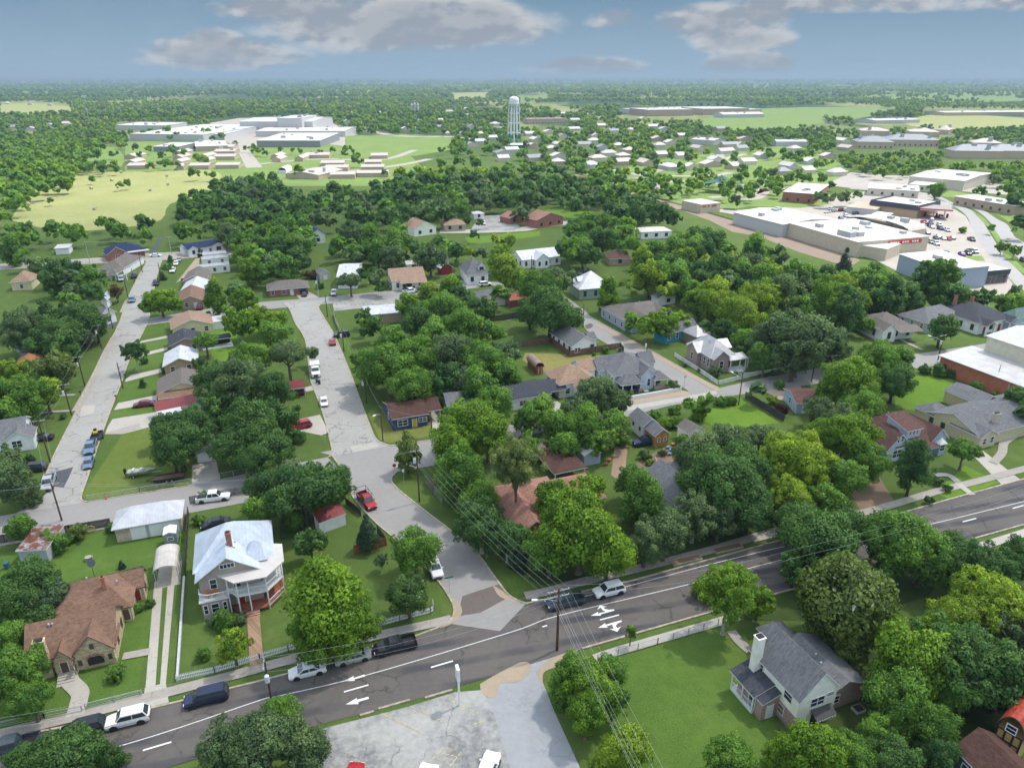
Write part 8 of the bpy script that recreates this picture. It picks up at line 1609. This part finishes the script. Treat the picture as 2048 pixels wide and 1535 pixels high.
while y < 420:
    m_ = mpp(y); d = m_*1500; R = 4.7 if d < 1400 else (6.5 if d < 2600 else (10 if d < 5000 else (18 if d < 9000 else 34))); rp = R/m_; x = -80.0
    while x < 2130:
        px = x + r.uniform(-.5,.5)*rp; py = y + r.uniform(-.4,.4)*rp*.5; w = P(px, py)
        nv = mnoise.noise(Vector((w.x*.0032, w.y*.0018, 3.1))) + .5*mnoise.noise(Vector((w.x*.011, w.y*.006, 7.7)))
        thr = (-.16 if y < 212 else -.42) if y < 300 else -.15
        lim = 400 if px > 560 else 345
        if px < 560 and y > 345: thr = 9
        if y > 350 and not (1160 < px): thr = 9
        if y > 400 + (px-1400)*.02: thr = 9
        ok = nv > thr + r.uniform(-.2,.2)
        if ok and any(inpoly(px, py+rp*.3, q) for q in CLEAR): ok = False
        if ok and any(inpoly(px, py, q) for q in SP) and r.random() > .5: ok = False
        if ok and inpoly(px, py, TOWN) and r.random() > .85: ok = False
        if ok and any(k[0]+2 < px < k[2]-2 and k[1] < py < k[3]+rp*.9 for k in KEEP): ok = False
        if ok:
            if rp > 6.0: T(px, py - rp*.3, rp*r.uniform(.7,1.2), r.choice('bmmbmgdyb'), r.choice(['round','round','airy']))
            else: far_rows.append((w.x, w.y, R*r.uniform(.65,1.25), r.choice((0,0,4,4,1,3,0) if y > 205 or px > 700 else (1,2,1,3,0,1)), rp))
        x += rp*1.25*r.uniform(.8,1.3)
    y += max(.55, rp*.52)
# --- the largest become things; everything smaller or farther is one body of woodland
for t_ in TREES:
    if len(t_) == 10: t_.append(False)
    t_.append((t_[3] in 'ro' or t_[6] < 2.3) and not (t_[8] and ('tree' in t_[8] or 'evergreen' in t_[8] or 'oak' in t_[8])))
TREES = [t for t in TREES if t[0] > .5]; TREES.sort(key=lambda t: (-(t[8] is not None), -t[0]))
trees_ = [t for t in TREES if not t[11]]; shr = [t for t in TREES if t[11] and t[10]]
BIG = trees_[:305] + shr; REST = trees_[305:] + [t for t in TREES if t[11] and not t[10]]
def land(t):
    best = min(LAND, key=lambda q: (q[0]-t[1])**2 + 2.2*(q[1]-t[2])**2); dx, dy = t[1]-best[0], t[2]-best[1]
    rel = ('right of' if dx > 0 else 'left of') if abs(dx) > abs(dy)*1.1 else ('in front of' if dy > 0 else 'behind'); return best[2], rel
groups = {}
for t in BIG:
    ph, rel = land(t); size = 'large' if t[6] > 6 else ('medium' if t[6] > 3.5 else 'small'); base = f'{size} {KW[t[3]]} {KN[t[3]]} {rel} the {ph}' if not t[11] else f'low {KW[t[3]]} bush {rel} the {ph}'
    if not t[8]: groups.setdefault(base, []).append(t)
ORD = ['leftmost','second from left','third from left','fourth from left','fifth from left','sixth from left','seventh from left','eighth from left','ninth from left','tenth from left','eleventh from left','twelfth from left','thirteenth from left','fourteenth from left','fifteenth from left','sixteenth from left','seventeenth from left','eighteenth from left','nineteenth from left','twentieth from left']
for base, L_ in groups.items():
    L_.sort(key=lambda t: t[1])
    for i, t in enumerate(L_): t[8] = base if len(L_) == 1 else f'{base}, {ORD[min(i,19)]}'
for i, t in enumerate(BIG):
    rpx, cx, cy, kind, shape, pos, R, z, label, sz = t[:10]
    if t[11]:
        z = R*.72; q = P(cx, cy, z); pos = Vector((q.x, q.y, 0))
    lod = 0 if rpx > 40 else (1 if rpx > 15 else 2)
    rt = empty('shrub' if t[11] else NAME[kind], pos, RS.uniform(0,6.28)); tag(rt, label, 'shrub' if t[11] else 'tree', 'bushes in the gardens' if t[11] else 'trees standing in the town')
    tk = (shape, kind in 'dkc', i % 3)
    if tk not in _tm: _tm[tk] = trunkmesh(i, shape, plain('pale_bark', (.34,.32,.28), .9, var=.3) if shape == 'airy' else (TRUNKD if kind in 'dkc' else TRUNK))
    cr = put('crown', crownmesh(kind, shape, lod, i % (3 if lod == 0 else 2)), rt, (0,0,z), 0, (R*1.02, R*RS.uniform(.92,1.08), R*.98)); tr = put('trunk', _tm[tk], rt, (0,0,0), 0, (max(R,1.5)*(1 if z < R*1.6 else .8), max(R,1.5)*(1 if z < R*1.6 else .8), z))
# woodland: one object, many crowns
protoM = [cards(500+i, 9, 170, .30, s) for i, s in enumerate(('round','round','tall','round','round'))]; protoF = [cards(600+i, 6, 34, .62, 'round') for i in range(5)]
mats = [LM['b'], LM['m'], LM['d'], LM['g'], LM['y']]; ki = {'b':0,'m':1,'d':2,'g':3,'y':4}
Vs, Ns, Ts, Ms = [], [], [], []
def addtree(x, y, z, R, m, big, k, lift=0):
    V, N_, T_ = (protoM if big else protoF)[k % 5]; a = (k*2.399) % 6.28; c_, s_ = math.cos(a), math.sin(a)
    W = np.empty_like(V); W[:,0] = (V[:,0]*c_ - V[:,1]*s_)*R + x; W[:,1] = (V[:,0]*s_ + V[:,1]*c_)*R + y; W[:,2] = V[:,2]*R*.9 + z
    Nn = np.empty_like(N_); Nn[:,0] = N_[:,0]*c_ - N_[:,1]*s_; Nn[:,1] = N_[:,0]*s_ + N_[:,1]*c_; Nn[:,2] = N_[:,2]
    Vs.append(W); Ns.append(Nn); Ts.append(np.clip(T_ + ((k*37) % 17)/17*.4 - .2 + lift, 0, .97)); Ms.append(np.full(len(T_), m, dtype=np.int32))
for k, t in enumerate(REST): addtree(t[5].x, t[5].y, t[7], t[6], ki.get(t[3], 2), t[0] > 3.5, k)
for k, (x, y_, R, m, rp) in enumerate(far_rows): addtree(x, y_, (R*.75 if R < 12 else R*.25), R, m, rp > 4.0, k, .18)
me = meshfrom('woodland', np.concatenate(Vs), np.concatenate(Ns), np.concatenate(Ts), mats, np.concatenate(Ms)); wd = put('woodland', me); wd['kind'] = 'stuff'; wd['label'] = 'far woods and smaller trees that run together to the skyline'
print('TREES', len(BIG), len(REST), len(far_rows), 'smallest', BIG[-1][0], 'quads', len(me.polygons))
